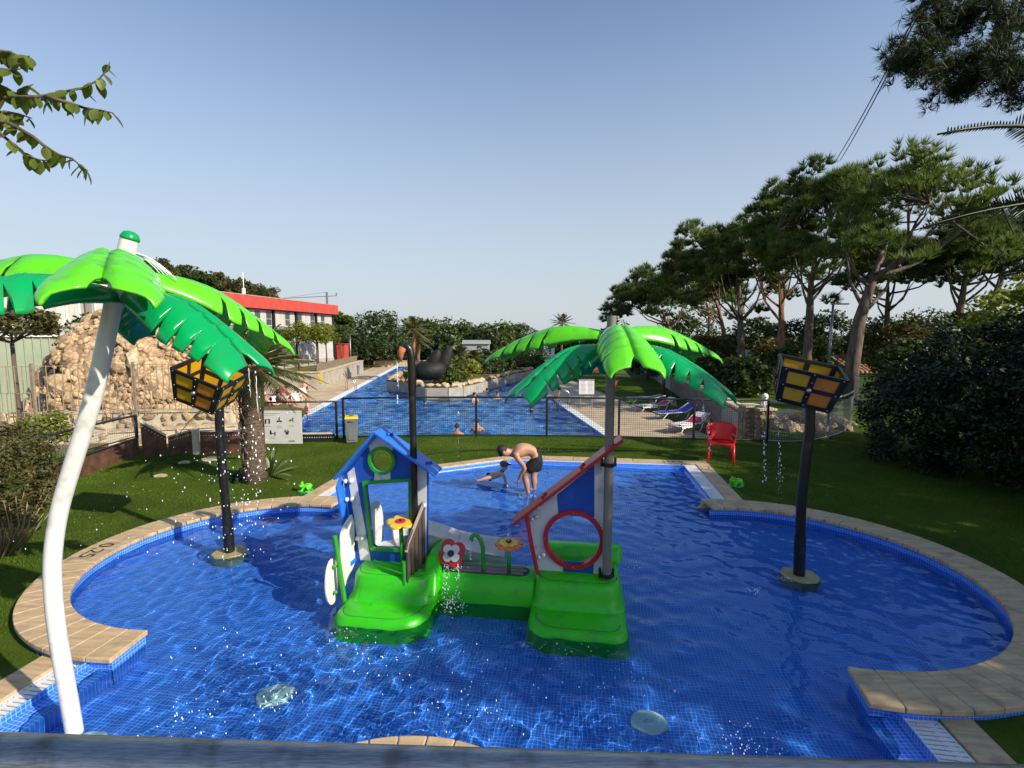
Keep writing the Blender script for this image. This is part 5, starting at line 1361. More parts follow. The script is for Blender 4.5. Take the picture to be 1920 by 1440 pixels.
# low garden walls in front of the mound: cream crazy paving and rough stones
def stone_wall(name, label, pts, z0, z1, th, size, meshes=ROCKS, m='stucco', n_side=1, cap=True, rows=None, limit=120):
    base = Vector((*pts[0], z0)); t = thing(name, label, 'wall', base); mb = MB()
    for i in range(len(pts) - 1):
        a, b = Vector((*pts[i], 0)), Vector((*pts[i + 1], 0)); d = (b - a); L = d.length; d.normalize(); nn = Vector((d.y, -d.x, 0)) * n_side
        c = (a + b) / 2 - nn * th / 2
        mb.box((c.x - base.x, c.y - base.y, (z1 - z0) / 2), (L, th, z1 - z0), rz=math.atan2(d.y, d.x))
        nr = rows or max(1, int((z1 - z0) / (size * 1.5))); nc = int(L / (size * 2.0))
        for r in range(nr):
            for c_ in range(nc):
                if limit <= 0: break
                limit -= 1
                p = a + d * (L * (c_ + 0.5 + random.uniform(-.2, .2) + 0.5 * (r % 2)) / (nc + 0.5)) + Vector((0, 0, z0 + (z1 - z0) * (r + 0.5) / nr))
                place_rock(t, p, nn, size * random.uniform(0.85, 1.15), meshes, base)
        if cap:
            for c_ in range(max(1, int(L / 0.5))):
                k = max(1, int(L / 0.5)); p = a + d * (L * (c_ + 0.5) / k) - nn * th / 2
                MB().box((p.x - base.x, p.y - base.y, z1 - z0 + 0.025), (L / k - 0.012, th + 0.08, 0.05), rz=math.atan2(d.y, d.x)).build('coping_stone', M['limestone2'], t)
    mb.build('core', M[m], t)
    return t
def g2(x, y, z): p = P(x, y, z); return (p.x, p.y)
stone_wall('garden_wall', 'rough ochre stone wall under the palisade fence at the foot of the mound', [(-15.5, 12.9), (-11.2, 13.9), (-8.0, 14.15)], -0.6, 0.42, 0.3, 0.17, limit=170)
stone_wall('garden_wall', 'cream crazy-paved wall behind the rusty steel panels', [(-10.2, 12.5), (-8.6, 13.1), (-7.5, 13.5)], -0.6, 0.12, 0.25, 0.21, PALE, rows=2, limit=60)
# palisade fence
pf = [D(-90, 700, 12.6), D(60, 700, 13.0), D(250, 700, 13.9), D(455, 700, 14.3)]
pal = thing('palisade_fence', 'tan palisade fence of thin kinked bars in front of the rock mound', 'fence', (pf[0].x, pf[0].y, 0.4))
pb0 = Vector((pf[0].x, pf[0].y, 0.4)); barm = None
ztop, zb_ = 1.80, 0.36
for i in range(3):
    a, b = pf[i].copy(), pf[i + 1].copy(); a.z = b.z = 0; L = (b - a).length; n_ = int(L / 0.155)
    for zz in (ztop - 0.03, 1.08, zb_ + 0.1):
        MB().bar(a + Vector((0, 0, zz)) - pb0, b + Vector((0, 0, zz)) - pb0, 0.03, 0.014).build('rail', M['fencebar'], pal)
    for k in range(n_):
        p = a.lerp(b, (k + 0.5) / n_) - Vector((pb0.x, pb0.y, 0)); off = 0.045
        if barm is None:
            ob = MB().tube([(0, 0, zb_ - 0.4), (0, 0, 1.06 - 0.4), (off, 0, 1.11 - 0.4), (off, 0, ztop - 0.4)], 0.012, 6).build('bar', M['fencebar'], pal); barm = ob.data
        else: ob = link('bar', barm, pal)
        ob.location = (p.x, p.y, 0)
    MB().box((a.x - pb0.x, a.y - pb0.y, (ztop + zb_) / 2 - 0.4), (0.06, 0.06, ztop - zb_ + 0.1)).build('post', M['fencebar'], pal)
# rusty steel ramp panels
def panel(label, q, z0s, z1s, th=0.03, m='corten', name='steel_panel', cat='panel', dots=False):
    a, b = Vector((*q[0], 0)), Vector((*q[1], 0)); base = Vector((a.x, a.y, z0s[0])); t = thing(name, label, cat, base, 0, 'rusty steel panels along the lawn edge')
    d = (b - a).normalized(); nn = Vector((d.y, -d.x, 0)) * th
    vs_ = [a + Vector((0, 0, z0s[0])), b + Vector((0, 0, z0s[1])), b + Vector((0, 0, z1s[1])), a + Vector((0, 0, z1s[0]))]
    vs_ = [v - base for v in vs_] + [v - base + nn for v in vs_]
    MB().add(vs_, [(3, 2, 1, 0), (4, 5, 6, 7), (0, 1, 5, 4), (1, 2, 6, 5), (2, 3, 7, 6), (3, 0, 4, 7)]).build('plate', M[m], t)
    MB().bar(vs_[3] + nn / 2 + Vector((0, 0, 0.02)), vs_[2] + nn / 2 + Vector((0, 0, 0.02)), 0.05, 0.035).build('top_cap', M['stucco' if dots else 'darkmetal'], t)
    if dots:
        mb = MB(); k = int((b - a).length / 0.055)
        for i in range(k): mb.ball(vs_[7].lerp(vs_[6], (i + .5) / k) - Vector((0, 0, 0.08)) + nn * 0.1, 0.011, 6, 4)
        mb.build('hole_row', M['clothwhite'], t)['kind'] = 'stuff'
    return t
panel('long low rusty steel panel left of the white palm pole, under a mesh railing', (g2(60, 930, ZG), g2(259, 853, ZG)), (-0.25, -0.25), (0.27, 0.27))
panel('rusty steel ramp panel with a sloping top, second from the left', (g2(268, 856, ZG), g2(314, 852, ZG)), (-0.25, -0.25), (0.68, 0.32), dots=True)
panel('rusty steel ramp panel with a rising top beside the cream post', (g2(318, 853, ZG), g2(364, 851, ZG)), (-0.25, -0.25), (0.30, 0.44), dots=True)
panel('rusty steel panel behind the left lantern pole', (g2(378, 852, ZG), g2(452, 851, ZG)), (-0.25, -0.25), (0.42, 0.42), dots=True)
panel('grey perforated steel panel under the short fence beside the bin', (g2(562, 829, ZG), g2(628, 828, ZG)), (-0.2, -0.2), (0.10, 0.10), m='darkmetal', dots=True)
a = P(369, 852, ZG); tp_ = thing('gate_post', 'cream painted gate post between two rusty panels', 'post', (a.x, a.y, ZG)); MB().box((0, 0, 0.28), (0.11, 0.11, 0.56)).build('shaft', M['stucco'], tp_, bevel=0.006); MB().box((0, 0, 0.575), (0.14, 0.14, 0.03)).build('cap', M['limestone2'], tp_)
mf = [P(40, 930, ZG), P(150, 888, ZG), P(259, 852, ZG)]
t_ = mesh_fence('mesh_fence', 'grey mesh railing above the long rusty panel, behind the white palm pole', [(p.x, p.y) for p in mf], 0.27, 0.52, mf, M['darkmetal'], M['galv'], cell=0.06)
for x, y, s, lab in ((395, 862, 0.16, 'flat pale boulder on the lawn edge by the lantern pole'), (345, 868, 0.10, 'small pale stone on the lawn left of the lantern pole'), (300, 893, 0.10, 'flat white stone lying on the shaded lawn')):
    p = P(x, y, ZG); o = bpy.data.objects.new('boulder', PALE[0]); COL.objects.link(o); o.location = (p.x, p.y, ZG + s * 0.15); o.scale = (s * 1.8, s, s * 0.4); tag(o, lab, 'boulder', 'loose pale stones on the lawn')

# ================================================================== buildings on the left
# pale green sheet building
ga, gb = D(-120, 735, 17.5), D(345, 735, 25.0); gz0, gz1, gz2 = -0.5, 2.55, 5.1
gb_t = thing('sheet_building', 'pale green corrugated building with grey glazed upper storey behind the mound', 'building', (ga.x, ga.y, gz0))
d = Vector((gb.x - ga.x, gb.y - ga.y, 0)); L = d.length; d.normalize(); rzb = math.atan2(d.y, d.x); gb_t.rotation_euler = (0, 0, rzb)
MB().box((L / 2, 2.5, (gz1 - gz0) / 2), (L, 5, gz1 - gz0)).build('wall', M['greensheet'], gb_t)
rib = None
for i in range(int(L / 0.26)):
    if rib is None: o = MB().box((0, 0, (gz1 - gz0) / 2), (0.05, 0.05, gz1 - gz0)).build('rib', M['greensheet'], gb_t); rib = o.data
    else: o = link('rib', rib, gb_t)
    o.location = (0.13 + i * 0.26, -0.02, 0)
MB().box((L / 2, 2.6, (gz1 + gz2) / 2 - gz0), (L, 4.8, gz2 - gz1)).build('upper_wall', M['greysheet'], gb_t)
MB().box((L / 2, 2.4, gz2 - gz0 + 0.12), (L + 0.3, 5.6, 0.24)).build('roof', M['greysheet'], gb_t)
MB().box((L / 2, -0.05, gz1 - gz0), (L, 0.14, 0.10)).build('ledge', M['frame'], gb_t)
for i in range(int(L / 2.2)):
    x = 0.6 + i * 2.2
    f = MB().box((x + 0.8, 0.17, (gz1 + gz2) / 2 - gz0), (1.7, 0.06, 1.9)).build('window', M['frame'], gb_t)
    for k in range(3): MB().box((x + 0.26 + k * 0.54, 0.13, (gz1 + gz2) / 2 - gz0), (0.48, 0.03, 1.75)).build('pane', M['curtain'], f)
    MB().box((x + 1.9, 0.12, (gz1 + gz2) / 2 - gz0), (0.22, 0.16, gz2 - gz1)).build('column', M['greypole'], gb_t)
# red-fascia building
ba, bb_ = Vector((-18.9, 25.0, 0)), Vector((-15.98, 45.0, 0)); tz = 0.07
rb_t = thing('red_roof_building', 'two-storey building with a red fascia and a long row of curtained windows', 'building', (ba.x, ba.y, tz))
d = bb_ - ba; L = d.length; d.normalize(); rb_t.rotation_euler = (0, 0, math.atan2(d.y, d.x))
Z = lambda z: z - tz
MB().box((L / 2, 4.0, Z(2.2)), (L, 8, 4.26)).build('wall', M['greensheet'], rb_t)
MB().box((L / 2, 3.8, Z(4.75)), (L + 0.5, 8.6, 0.80)).build('fascia', M['redroof'], rb_t, bevel=0.01)
MB().box((L / 2, 3.8, Z(5.17)), (L + 0.3, 8.4, 0.06)).build('roof', M['greywall'], rb_t)
nb_ = 7
for i in range(nb_):
    x0 = L * i / nb_; bw_ = L / nb_
    MB().box((x0 + 0.02, -0.06, Z(2.2)), (0.20, 0.22, 4.2)).build('column', M['darkmetal'], rb_t)
    wn_ = MB().box((x0 + bw_ / 2, -0.02, Z(3.75)), (bw_ - 0.35, 0.10, 1.12)).build('window', M['frame'], rb_t)
    pw_ = (bw_ - 0.35 - 0.30) / 4
    for k in range(4):
        for z_, h_ in ((3.98, 0.52), (3.47, 0.42)):
            MB().box((x0 + 0.175 + 0.06 + pw_ * (k + 0.5) + 0.06 * k, -0.075, Z(z_)), (pw_, 0.03, h_)).build('pane', M['glass'] if (i * 4 + k) % 5 in (0, 3) else M['curtain'], wn_)
    MB().box((x0 + bw_ / 2, -0.05, Z(1.35)), (bw_ - 0.3, 0.06, 1.7)).build('white_panel', M['facade'], rb_t)
    MB().box((x0 + bw_ / 2, -0.09, Z(0.32)), (bw_ - 0.25, 0.10, 0.5)).build('plinth', M['greywall'], rb_t)
MB().box((L + 0.02, -0.06, Z(2.2)), (0.2, 0.2, 4.2)).build('column', M['darkmetal'], rb_t)
ap = D(457, 545, 34); an = thing('roof_antenna', 'thin white antenna mast on the red-fascia roof', 'antenna', (ap.x, 34, 5.2))
MB().tube([(0, 0, 0), (0, 0, 1.5)], 0.03, 8).build('mast', M['whitepaint'], an, smooth=True); MB().box((0, 0, 0.25), (0.16, 0.16, 0.45)).build('box', M['whitewall'], an)
# raised terrace in front of it
tag(MB().add([W(-9.32, 34.72, 0.06), W(-9.32, 50, 0.06), W(-30, 52, 0.06), W(-30, 34.72, 0.06)], [(0, 1, 2, 3)]).build('terrace', M['drygrass'], recalc=False), kind='structure')
def retaining(label, p0, p1, h, m):
    t = thing('retaining_wall', label, 'wall', p0); d = p1 - p0; L = d.length; t.rotation_euler = (0, 0, math.atan2(d.y, d.x))
    MB().box((L / 2, 0.15, h / 2), (L, 0.3, h)).build('wall_face', M[m], t)
    k = max(1, int(L / 0.9))
    for i in range(k): MB().box((L * (i + .5) / k, 0.15, h + 0.04), (L / k - 0.01, 0.42, 0.08)).build('coping_stone', M['limestone2'], t)
    return t
retaining('long grey rendered wall along the left deck', W(-9.3, 49.4, ZD), W(-9.3, 34.7, ZD), 1.06, 'greywall')
retaining('short grey wall return behind the seated sunbathers', W(-9.0, 34.7, ZD), W(-22, 34.7, ZD), 1.06, 'greywall')
bpy.data.objects['retaining_wall.001'].rotation_euler.z += 0
retaining('low stone wall closing the far end of the left deck', W(-9.3, 57, ZD), W(-3.0, 57.5, ZD), 0.6, 'limestone2')
# row of posts along the terrace edge
tw = thing('terrace_railing', 'row of short tan palings along the terrace edge under the small trees', 'fence', W(-9.55, 36, 0.07), -BX)
for i in range(34): MB().box((0, i * 0.38, 0.26), (0.30, 0.05, 0.52)).build('paling', M['fencebar'], tw)
# beach toys and a towel on the deck wall
p = W(-9.1, 40.5, ZD); t = thing('wall_frame', 'small red triangular frame leaning on the deck wall', 'frame', p, -BX)
MB().tube([(0, 0, 0), (0, 0.2, 0.75), (0.35, 0.5, 0), (0, 0, 0)], 0.03, 6).build('tube_frame', M['redchair'], t); 
p = W(-9.1, 46.5, ZD); t = thing('deck_bin', 'small grey bin at the far end of the deck wall', 'bin', p); taper(0.22, 0.2, 0.25, 0.22, 0, 0.75).build('bin_body', M['bingrey'], t, bevel=0.02); MB().box((0, 0, 0.78), (0.52, 0.46, 0.05)).build('lid', M['blue'], t)
p = W(-9.27, 34.4, ZD + 0.35); t = MB().prism([(0, 0.75), (0.28, 0.75), (0.34, 0.05), (0.2, 0), (0.12, 0.1), (0.02, 0.02)], lambda a, b, q: (a, q + 0.02 * math.sin(a * 30), b), 0, 0.03).build('beach_towel', M['yellow']); t.location = p; tag(t, 'yellow towel hanging on the corner of the deck wall', 'towel')

# ================================================================== island in the big pool
isl_px = [(779, 737), (783, 744), (800, 747), (840, 747), (868, 744), (892, 738), (915, 730), (938, 724), (960, 717), (985, 711), (1001, 706)]
ip = [P(x, y, ZD - 0.10) for x, y in isl_px]; ip = [Vector((p.x, p.y, 0)) for p in ip]
back = [W(5.0, 44, 0), W(4.0, 49, 0), W(0.5, 50, 0), W(-2.5, 46, 0), W(-4.6, 40, 0), W(-4.6, 34, 0)]
poly = [(p.x, p.y) for p in ip] + [(p.x, p.y) for p in back]
ib = Vector((ip[3].x, ip[3].y, ZD - 0.10))
isl = thing('planted_island', 'planted island with a grey stone-panelled wall and pale rocks on its rim', 'planter', ib)
mb = MB().prism(poly, lambda a, b, t: (a - ib.x, b - ib.y, t), -0.5, 0.62); mb.build('core', M['drygrass'], isl)
ring = ip + back
for i in range(len(ring)):
    a, b = ring[i], ring[(i + 1) % len(ring)]; L = (b - a).length; n_ = max(1, round(L / 1.0)); dd = (b - a).normalized(); nn = Vector((dd.y, -dd.x, 0))
    for k in range(n_):
        c = a.lerp(b, (k + .5) / n_) + nn * 0.03
        MB().box((c.x - ib.x, c.y - ib.y, 0.10), (L / n_ - 0.02, 0.07, 1.0), rz=math.atan2(dd.y, dd.x)).build('wall_panel', M['greywall'], isl)
    m_ = max(2, int(L / 0.34))
    for k in range(m_):
        p = a.lerp(b, (k + .5) / m_) - nn * random.uniform(0.05, 0.25)
        o = place_rock(isl, (p.x, p.y, ZD - 0.10 + 0.74), (random.uniform(-.3, .3), random.uniform(-.3, .3), 1), random.uniform(0.20, 0.32), PALE if i < 6 else ROCKS, ib)
# blue plastic tables/umbrellas stored on the island
for (x, y, d_, lab) in ((790, 681, 40, 'blue folded sun bed on the left tip of the island'), (840, 690, 41, 'blue and white sun bed among the island shrubs')):
    lounger(lab, Vector((D(x, y, d_).x, d_, 0)), 30, 'whitepaint', 'blue', z=ZD + 0.52, back=0.7)

# ================================================================== right side: ramp wall, rockery, statue, lamp, huts
retaining('pinkish stone ramp wall between the loungers and the upper lawn', Vector((14.6, 60, ZD)), Vector((7.42, 14.3, ZD)), 1.0, 'pinkwall')
rk = thing('rockery', 'brown rockery behind the curved mesh fence', 'rockery', (8.6, 14.2, -0.5))
for k in range(70):
    a = random.uniform(0, 6.28); r_ = math.sqrt(random.random()) * 1.3
    p = Vector((8.6 + r_ * math.cos(a), 14.6 + r_ * 0.7 * math.sin(a), -0.1 + (1.3 - r_) * 0.5 * random.random()))
    place_rock(rk, p, (random.uniform(-.5, .5), -0.6, 1), random.uniform(0.16, 0.34), ROCKS, Vector((8.6, 14.2, -0.5)))
def pillar(label, px, d_, ytop, wd):
    p = D(px, 800, d_); zt_ = D(px, ytop, d_).z; t = thing('stone_pillar', label, 'pillar', (p.x, d_, ZG - 0.4), R(5), 'stone pillars at the ramp')
    h = zt_ - ZG + 0.4
    MB().box((0, 0, h / 2), (wd, wd, h)).build('core', M['mortar'], t)
    for r in range(int(h / 0.13)):
        for c_ in range(3): place_rock(t, (-wd / 3 + c_ * wd / 3 + random.uniform(-.02, .02), -wd / 2, 0.07 + r * 0.13), (0, -1, 0), 0.075, ROCKS)
        place_rock(t, (-wd / 2, 0, 0.07 + r * 0.13), (-1, 0, 0), 0.085, ROCKS)
    MB().box((0, 0, h + 0.03), (wd + 0.1, wd + 0.1, 0.06)).build('cap_stone', M['limestone2'], t)
    return p, zt_
pillar('stone pillar at the end of the ramp wall, left of the lion', 1404, 14.0, 762, 0.42)
pl2, zt2 = pillar('stone pillar carrying the white lion statue', 1430, 13.7, 768, 0.40)
lp = Vector((pl2.x + 0.02, 13.7, zt2 + 0.06))
lion = thing('lion_statue', 'small white seated lion statue on a stone pillar', 'statue', lp)
V_ = [(Vector((0.0, 0.06, 0.06)), (0.075, 0.085))]; E_ = []
k = chain(V_, E_, 0, [(Vector((0, 0.02, 0.15)), (0.07, 0.075)), (Vector((0, -0.02, 0.22)), (0.06, 0.06)), (Vector((0, -0.03, 0.29)), (0.062, 0.062)), (Vector((0, -0.035, 0.35)), 0.05)])
chain(V_, E_, 3, [(Vector((0, -0.10, 0.28)), 0.032)])
for sx in (-1, 1):
    chain(V_, E_, 2, [(Vector((sx * 0.05, -0.06, 0.16)), 0.028), (Vector((sx * 0.05, -0.09, 0.06)), 0.024), (Vector((sx * 0.05, -0.13, 0.015)), 0.024)])
    chain(V_, E_, 0, [(Vector((sx * 0.09, 0.02, 0.05)), 0.045), (Vector((sx * 0.09, -0.08, 0.02)), 0.024)])
chain(V_, E_, 0, [(Vector((0.08, 0.14, 0.03)), 0.02), (Vector((0.14, 0.08, 0.03)), 0.016)])
skin_mesh('body', V_, E_, M['whitewall'], lion, sub=1)
MB().ball((0, -0.01, 0.30), (0.088, 0.07, 0.095), 14, 8).build('mane', M['whitewall'], lion, smooth=True)
MB().box((0, 0.0, 0.0), (0.26, 0.34, 0.03)).build('plinth', M['limestone2'], lion)
p = D(1552, 690, 26); lamp = thing('street_lamp', 'tall thin grey street lamp with a flat head among the pines', 'street lamp', (p.x, 26, ZG))
zt_ = D(1556, 571, 26).z - ZG
MB().tube([(0, 0, 0), (0.05, 0, zt_ * 0.5), (0.08, 0, zt_)], [0.085, 0.07, 0.055], 12).build('mast', M['galv'], lamp, smooth=True)
MB().box((0.42, 0, zt_ + 0.03), (0.85, 0.22, 0.07)).build('lamp_head', M['galv'], lamp, bevel=0.02)
p = D(658, 690, 52); lamp = thing('street_lamp', 'slim grey street lamp beside the far terrace trees', 'street lamp', (p.x, 52, ZD)); zt_ = D(658, 627, 52).z - ZD
MB().tube([(0, 0, 0), (0, 0, zt_)], 0.06, 10).build('mast', M['galv'], lamp, smooth=True); MB().box((0.0, 0, zt_ + 0.04), (1.6, 0.3, 0.08)).build('lamp_head', M['galv'], lamp, bevel=0.02)
def mobile_home(label, x0, x1, y0, y1, d_, wall='whitewall', rz=0.0, roofm='greysheet', zg=ZD):
    a, b = D(x0, y1, d_), D(x1, y0, d_); wd = b.x - a.x; h = D(x0, y0, d_).z - zg
    t = thing('mobile_home', label, 'mobile home', (a.x + wd / 2, d_, zg), rz, 'mobile homes behind the trees')
    MB().box((0, 1.5, h / 2), (wd, 3.0, h)).build('wall', M[wall], t)
    MB().add([(-wd / 2 - .15, -0.2, h), (wd / 2 + .15, -0.2, h), (wd / 2 + .15, 3.2, h), (-wd / 2 - .15, 3.2, h), (-wd / 2 - .15, 1.5, h + 0.45), (wd / 2 + .15, 1.5, h + 0.45)], [(0, 1, 5, 4), (2, 3, 4, 5), (0, 4, 3), (1, 2, 5), (0, 3, 2, 1)]).build('roof', M[roofm], t)
    n_ = max(1, int(wd / 1.6))
    for i in range(n_):
        f = MB().box((-wd / 2 + wd * (i + .5) / n_, -0.03, h * 0.6), (0.8, 0.08, 0.8)).build('window', M['frame'], t)
        MB().box((-wd / 2 + wd * (i + .5) / n_, -0.08, h * 0.6), (0.66, 0.03, 0.66)).build('pane', M['glass'], f)
    return t
mobile_home('white mobile home seen above the black swan', 812, 827, 646, 668, 62)
mobile_home('grey mobile home with three windows behind the island', 868, 916, 645, 664, 60, 'greysheet')
mobile_home('white mobile home behind the left tip of the grey palm leaf', 988, 1040, 645, 670, 58)
mobile_home('white mobile home at the far end of the channel', 735, 760, 655, 668, 66)
mobile_home('grey hut with a shingled roof left of the right lantern', 1398, 1424, 670, 700, 33, 'greysheet', roofm='greywall', zg=-0.4)
# tile-roofed bungalow behind the large pine
ha, hb = D(1590, 690, 32), D(1705, 690, 32); ht = thing('bungalow', 'low bungalow with a clay tile roof behind the large pine', 'house', (ha.x, 32, -0.4)); wd = hb.x - ha.x
ez = D(1650, 699, 32).z + 0.4; tz_ = D(1650, 672, 32).z + 0.4
MB().box((wd / 2, 2.4, ez / 2), (wd - 0.6, 4.2, ez)).build('wall', M['pinkwall'], ht)
for r in range(6):
    for c_ in range(14):
        y0_ = -0.3 + r * 0.42; z0_ = ez + (tz_ - ez) * r / 6
        o = MB().tube([(wd * (c_ + .5) / 14, y0_, z0_ + 0.04), (wd * (c_ + .5) / 14, y0_ + 0.5, z0_ + (tz_ - ez) / 6 + 0.07)], [wd / 28 * 1.0, wd / 28 * 0.85], 8).build('roof_tile', M['rooftile'], ht, smooth=True)
MB().add([(0, -0.3, ez), (wd, -0.3, ez), (wd, 2.4, tz_), (0, 2.4, tz_), (0, 4.8, ez), (wd, 4.8, ez)], [(0, 1, 2, 3), (3, 2, 5, 4)]).build('roof', M['rooftile'], ht)
for x in (0.25, 0.7): f = MB().box((wd * x, 0.28, ez * 0.55), (0.9, 0.08, 1.0)).build('window', M['frame'], ht); MB().box((wd * x, 0.22, ez * 0.55), (0.75, 0.03, 0.85)).build('pane', M['glass'], f)
# brick terrace kerb under the red lounger
p = P(1072, 694, ZD); t = thing('brick_terrace', 'low terracotta brick kerb under the red lounger', 'kerb', (p.x, p.y, ZD))
for i in range(12): MB().box((-2.6 + i * 0.47, 0, 0.18), (0.45, 0.3, 0.36)).build('brick', M['terracotta'], t, bevel=0.01)
p = P(1150, 727, ZD); t = thing('flower_pot', 'terracotta pot with a grassy plant beside the grey palm pole', 'pot', (p.x, p.y, ZD)); MB().lathe([(0.22, 0), (0.34, 0.45), (0.36, 0.5), (0.30, 0.5), (0.29, 0.42)], (0, 0, 0), 18).build('pot', M['terracotta'], t, smooth=True, auto=R(35))
POTP = Vector((p.x, p.y, ZD + 0.45))
# red container behind the terrace trees
p = D(635, 672, 48); t = thing('red_container', 'red box container beside the red-fascia building', 'container', (p.x, 48, 0.07)); MB().box((0, 0, 0.8), (1.6, 1.2, 1.6)).build('box', M['redroof'], t, bevel=0.02); MB().box((0, 0, 1.63), (1.7, 1.3, 0.06)).build('lid', M['redroof'], t)
# distant crane
p = D(613, 560, 160); cr = thing('tower_crane', 'distant tower crane above the red-fascia roof', 'crane', (p.x, 160, ZD)); zj = D(613, 555, 160).z - ZD
MB().bar((0, 0, 0), (0, 0, zj + 1.2), 0.55).build('mast', M['galv'], cr)
MB().bar((-15.5, 0, zj - 0.8), (3.0, 0, zj + 0.05), 0.22).build('jib', M['galv'], cr); MB().bar((3.0, 0, zj), (3.0, 0, zj + 1.0), 0.3).build('counterweight', M['galv'], cr)
MB().bar((-12.0, 0, zj - 0.4), (0, 0, zj + 1.2), 0.08).build('tie', M['galv'], cr)
# overhead cables
cb_ = thing('overhead_cable', 'pair of black overhead cables slanting up to the right above the pines', 'cable', D(1560, 318, 24))
for k, (xa, ya, xb, yb2) in enumerate(((1568, 300, 1752, -40), (1576, 300, 1756, -40))):
    a, b = D(xa, ya, 22), D(xb, yb2, 9.0); o0 = Vector(cb_.location)
    MB().tube([a.lerp(b, i / 12) - o0 - Vector((0, 0, 0.12 * math.sin(math.pi * i / 12))) for i in range(13)], 0.016, 6).build('cable', M['black'], cb_, smooth=True)
# ================================================================== vegetation
def rand_dirs(n, rg):
    v = rg.normal(size=(n, 3)); return v / np.linalg.norm(v, axis=1, keepdims=True)
def leaf_quads(pts, size, rg, up=0.35, asp=0.5):
    """diamond leaves at pts (N,3): random facing with a bias upwards"""
    n = len(pts); nrm = rand_dirs(n, rg); nrm[:, 2] = np.abs(nrm[:, 2]) + up; nrm /= np.linalg.norm(nrm, axis=1, keepdims=True)
    t = np.cross(nrm, rand_dirs(n, rg)); t /= np.linalg.norm(t, axis=1, keepdims=True); b = np.cross(nrm, t)
    s = (size * rg.uniform(0.6, 1.35, n))[:, None]
    v = np.stack([pts - t * s, pts + b * s * asp - nrm * s * 0.12, pts + t * s, pts - b * s * asp - nrm * s * 0.12], 1).reshape(-1, 3)
    f = np.arange(4 * n).reshape(n, 4); return v, f
def clump_points(cents, rads, per, rg, squash=0.8):
    n = len(cents); d = rand_dirs(n * per, rg); r = rg.uniform(0.35, 1.0, n * per) ** 0.5
    c = np.repeat(cents, per, 0); rr = np.repeat(rads, per)
    off = d * (r * rr)[:, None]; off[:, 2] *= squash; return c + off
def crown_centres(n, radii, rg, lo=-0.5, shell=0.45):
    d = rand_dirs(n * 3, rg); d = d[d[:, 2] > lo][:n]; r = rg.uniform(shell, 1.0, len(d)) ** 0.6
    return d * r[:, None] * np.array(radii)
def tree(name, label, base, crown_c, radii, m, nclump=60, per=70, lsize=0.14, crad=0.55, trunk_r=0.16, bark='bark', cat='tree', group=None, seed=0, lo=-0.5, limbs=6, squash=0.8):
    rg = np.random.default_rng(seed); base = Vector(base); cc = Vector(crown_c) - base
    t = thing(name, label, cat, base, 0, group)
    cents = crown_centres(nclump, radii, rg, lo) + np.array(cc)
    rads = crad * rg.uniform(0.6, 1.25, len(cents)); pts = clump_points(cents, rads, per, rg, squash)
    v, f = leaf_quads(pts, lsize, rg); np_mesh('crown', v, f, M[m], t)
    fork = Vector((cc.x * 0.5, cc.y * 0.5, max(0.3, cc.z - radii[2] * 0.75)))
    MB().tube([(0, 0, -0.05), fork * 0.5 + Vector((0.03, 0, 0)), fork], [trunk_r, trunk_r * 0.85, trunk_r * 0.7], 8).build('trunk', M[bark], t, smooth=True)
    idx = rg.choice(len(cents), min(limbs, len(cents)), replace=False)
    for i in idx:
        e = Vector(cents[i]); mid = fork.lerp(e, 0.55) + Vector((0, 0, -0.1 * radii[2]))
        MB().tube([fork * 0.98, mid, e], [trunk_r * 0.5, trunk_r * 0.33, trunk_r * 0.12], 6).build('limb', M[bark], t, smooth=True)
    return t
def needle_tufts(cents, dirs, rad, per, rg, width):
    n = len(cents); d = rand_dirs(n * per, rg) * 0.75 + np.repeat(dirs, per, 0); d /= np.linalg.norm(d, axis=1, keepdims=True)
    L = (rad * rg.uniform(0.7, 1.2, n * per))[:, None]; c = np.repeat(cents, per, 0) + d * L * 0.12
    s = np.cross(d, rand_dirs(n * per, rg)); s /= np.linalg.norm(s, axis=1, keepdims=True); s *= width
    v = np.stack([c - s, c + s, c + d * L], 1).reshape(-1, 3); return v, np.arange(3 * n * per).reshape(-1, 3)
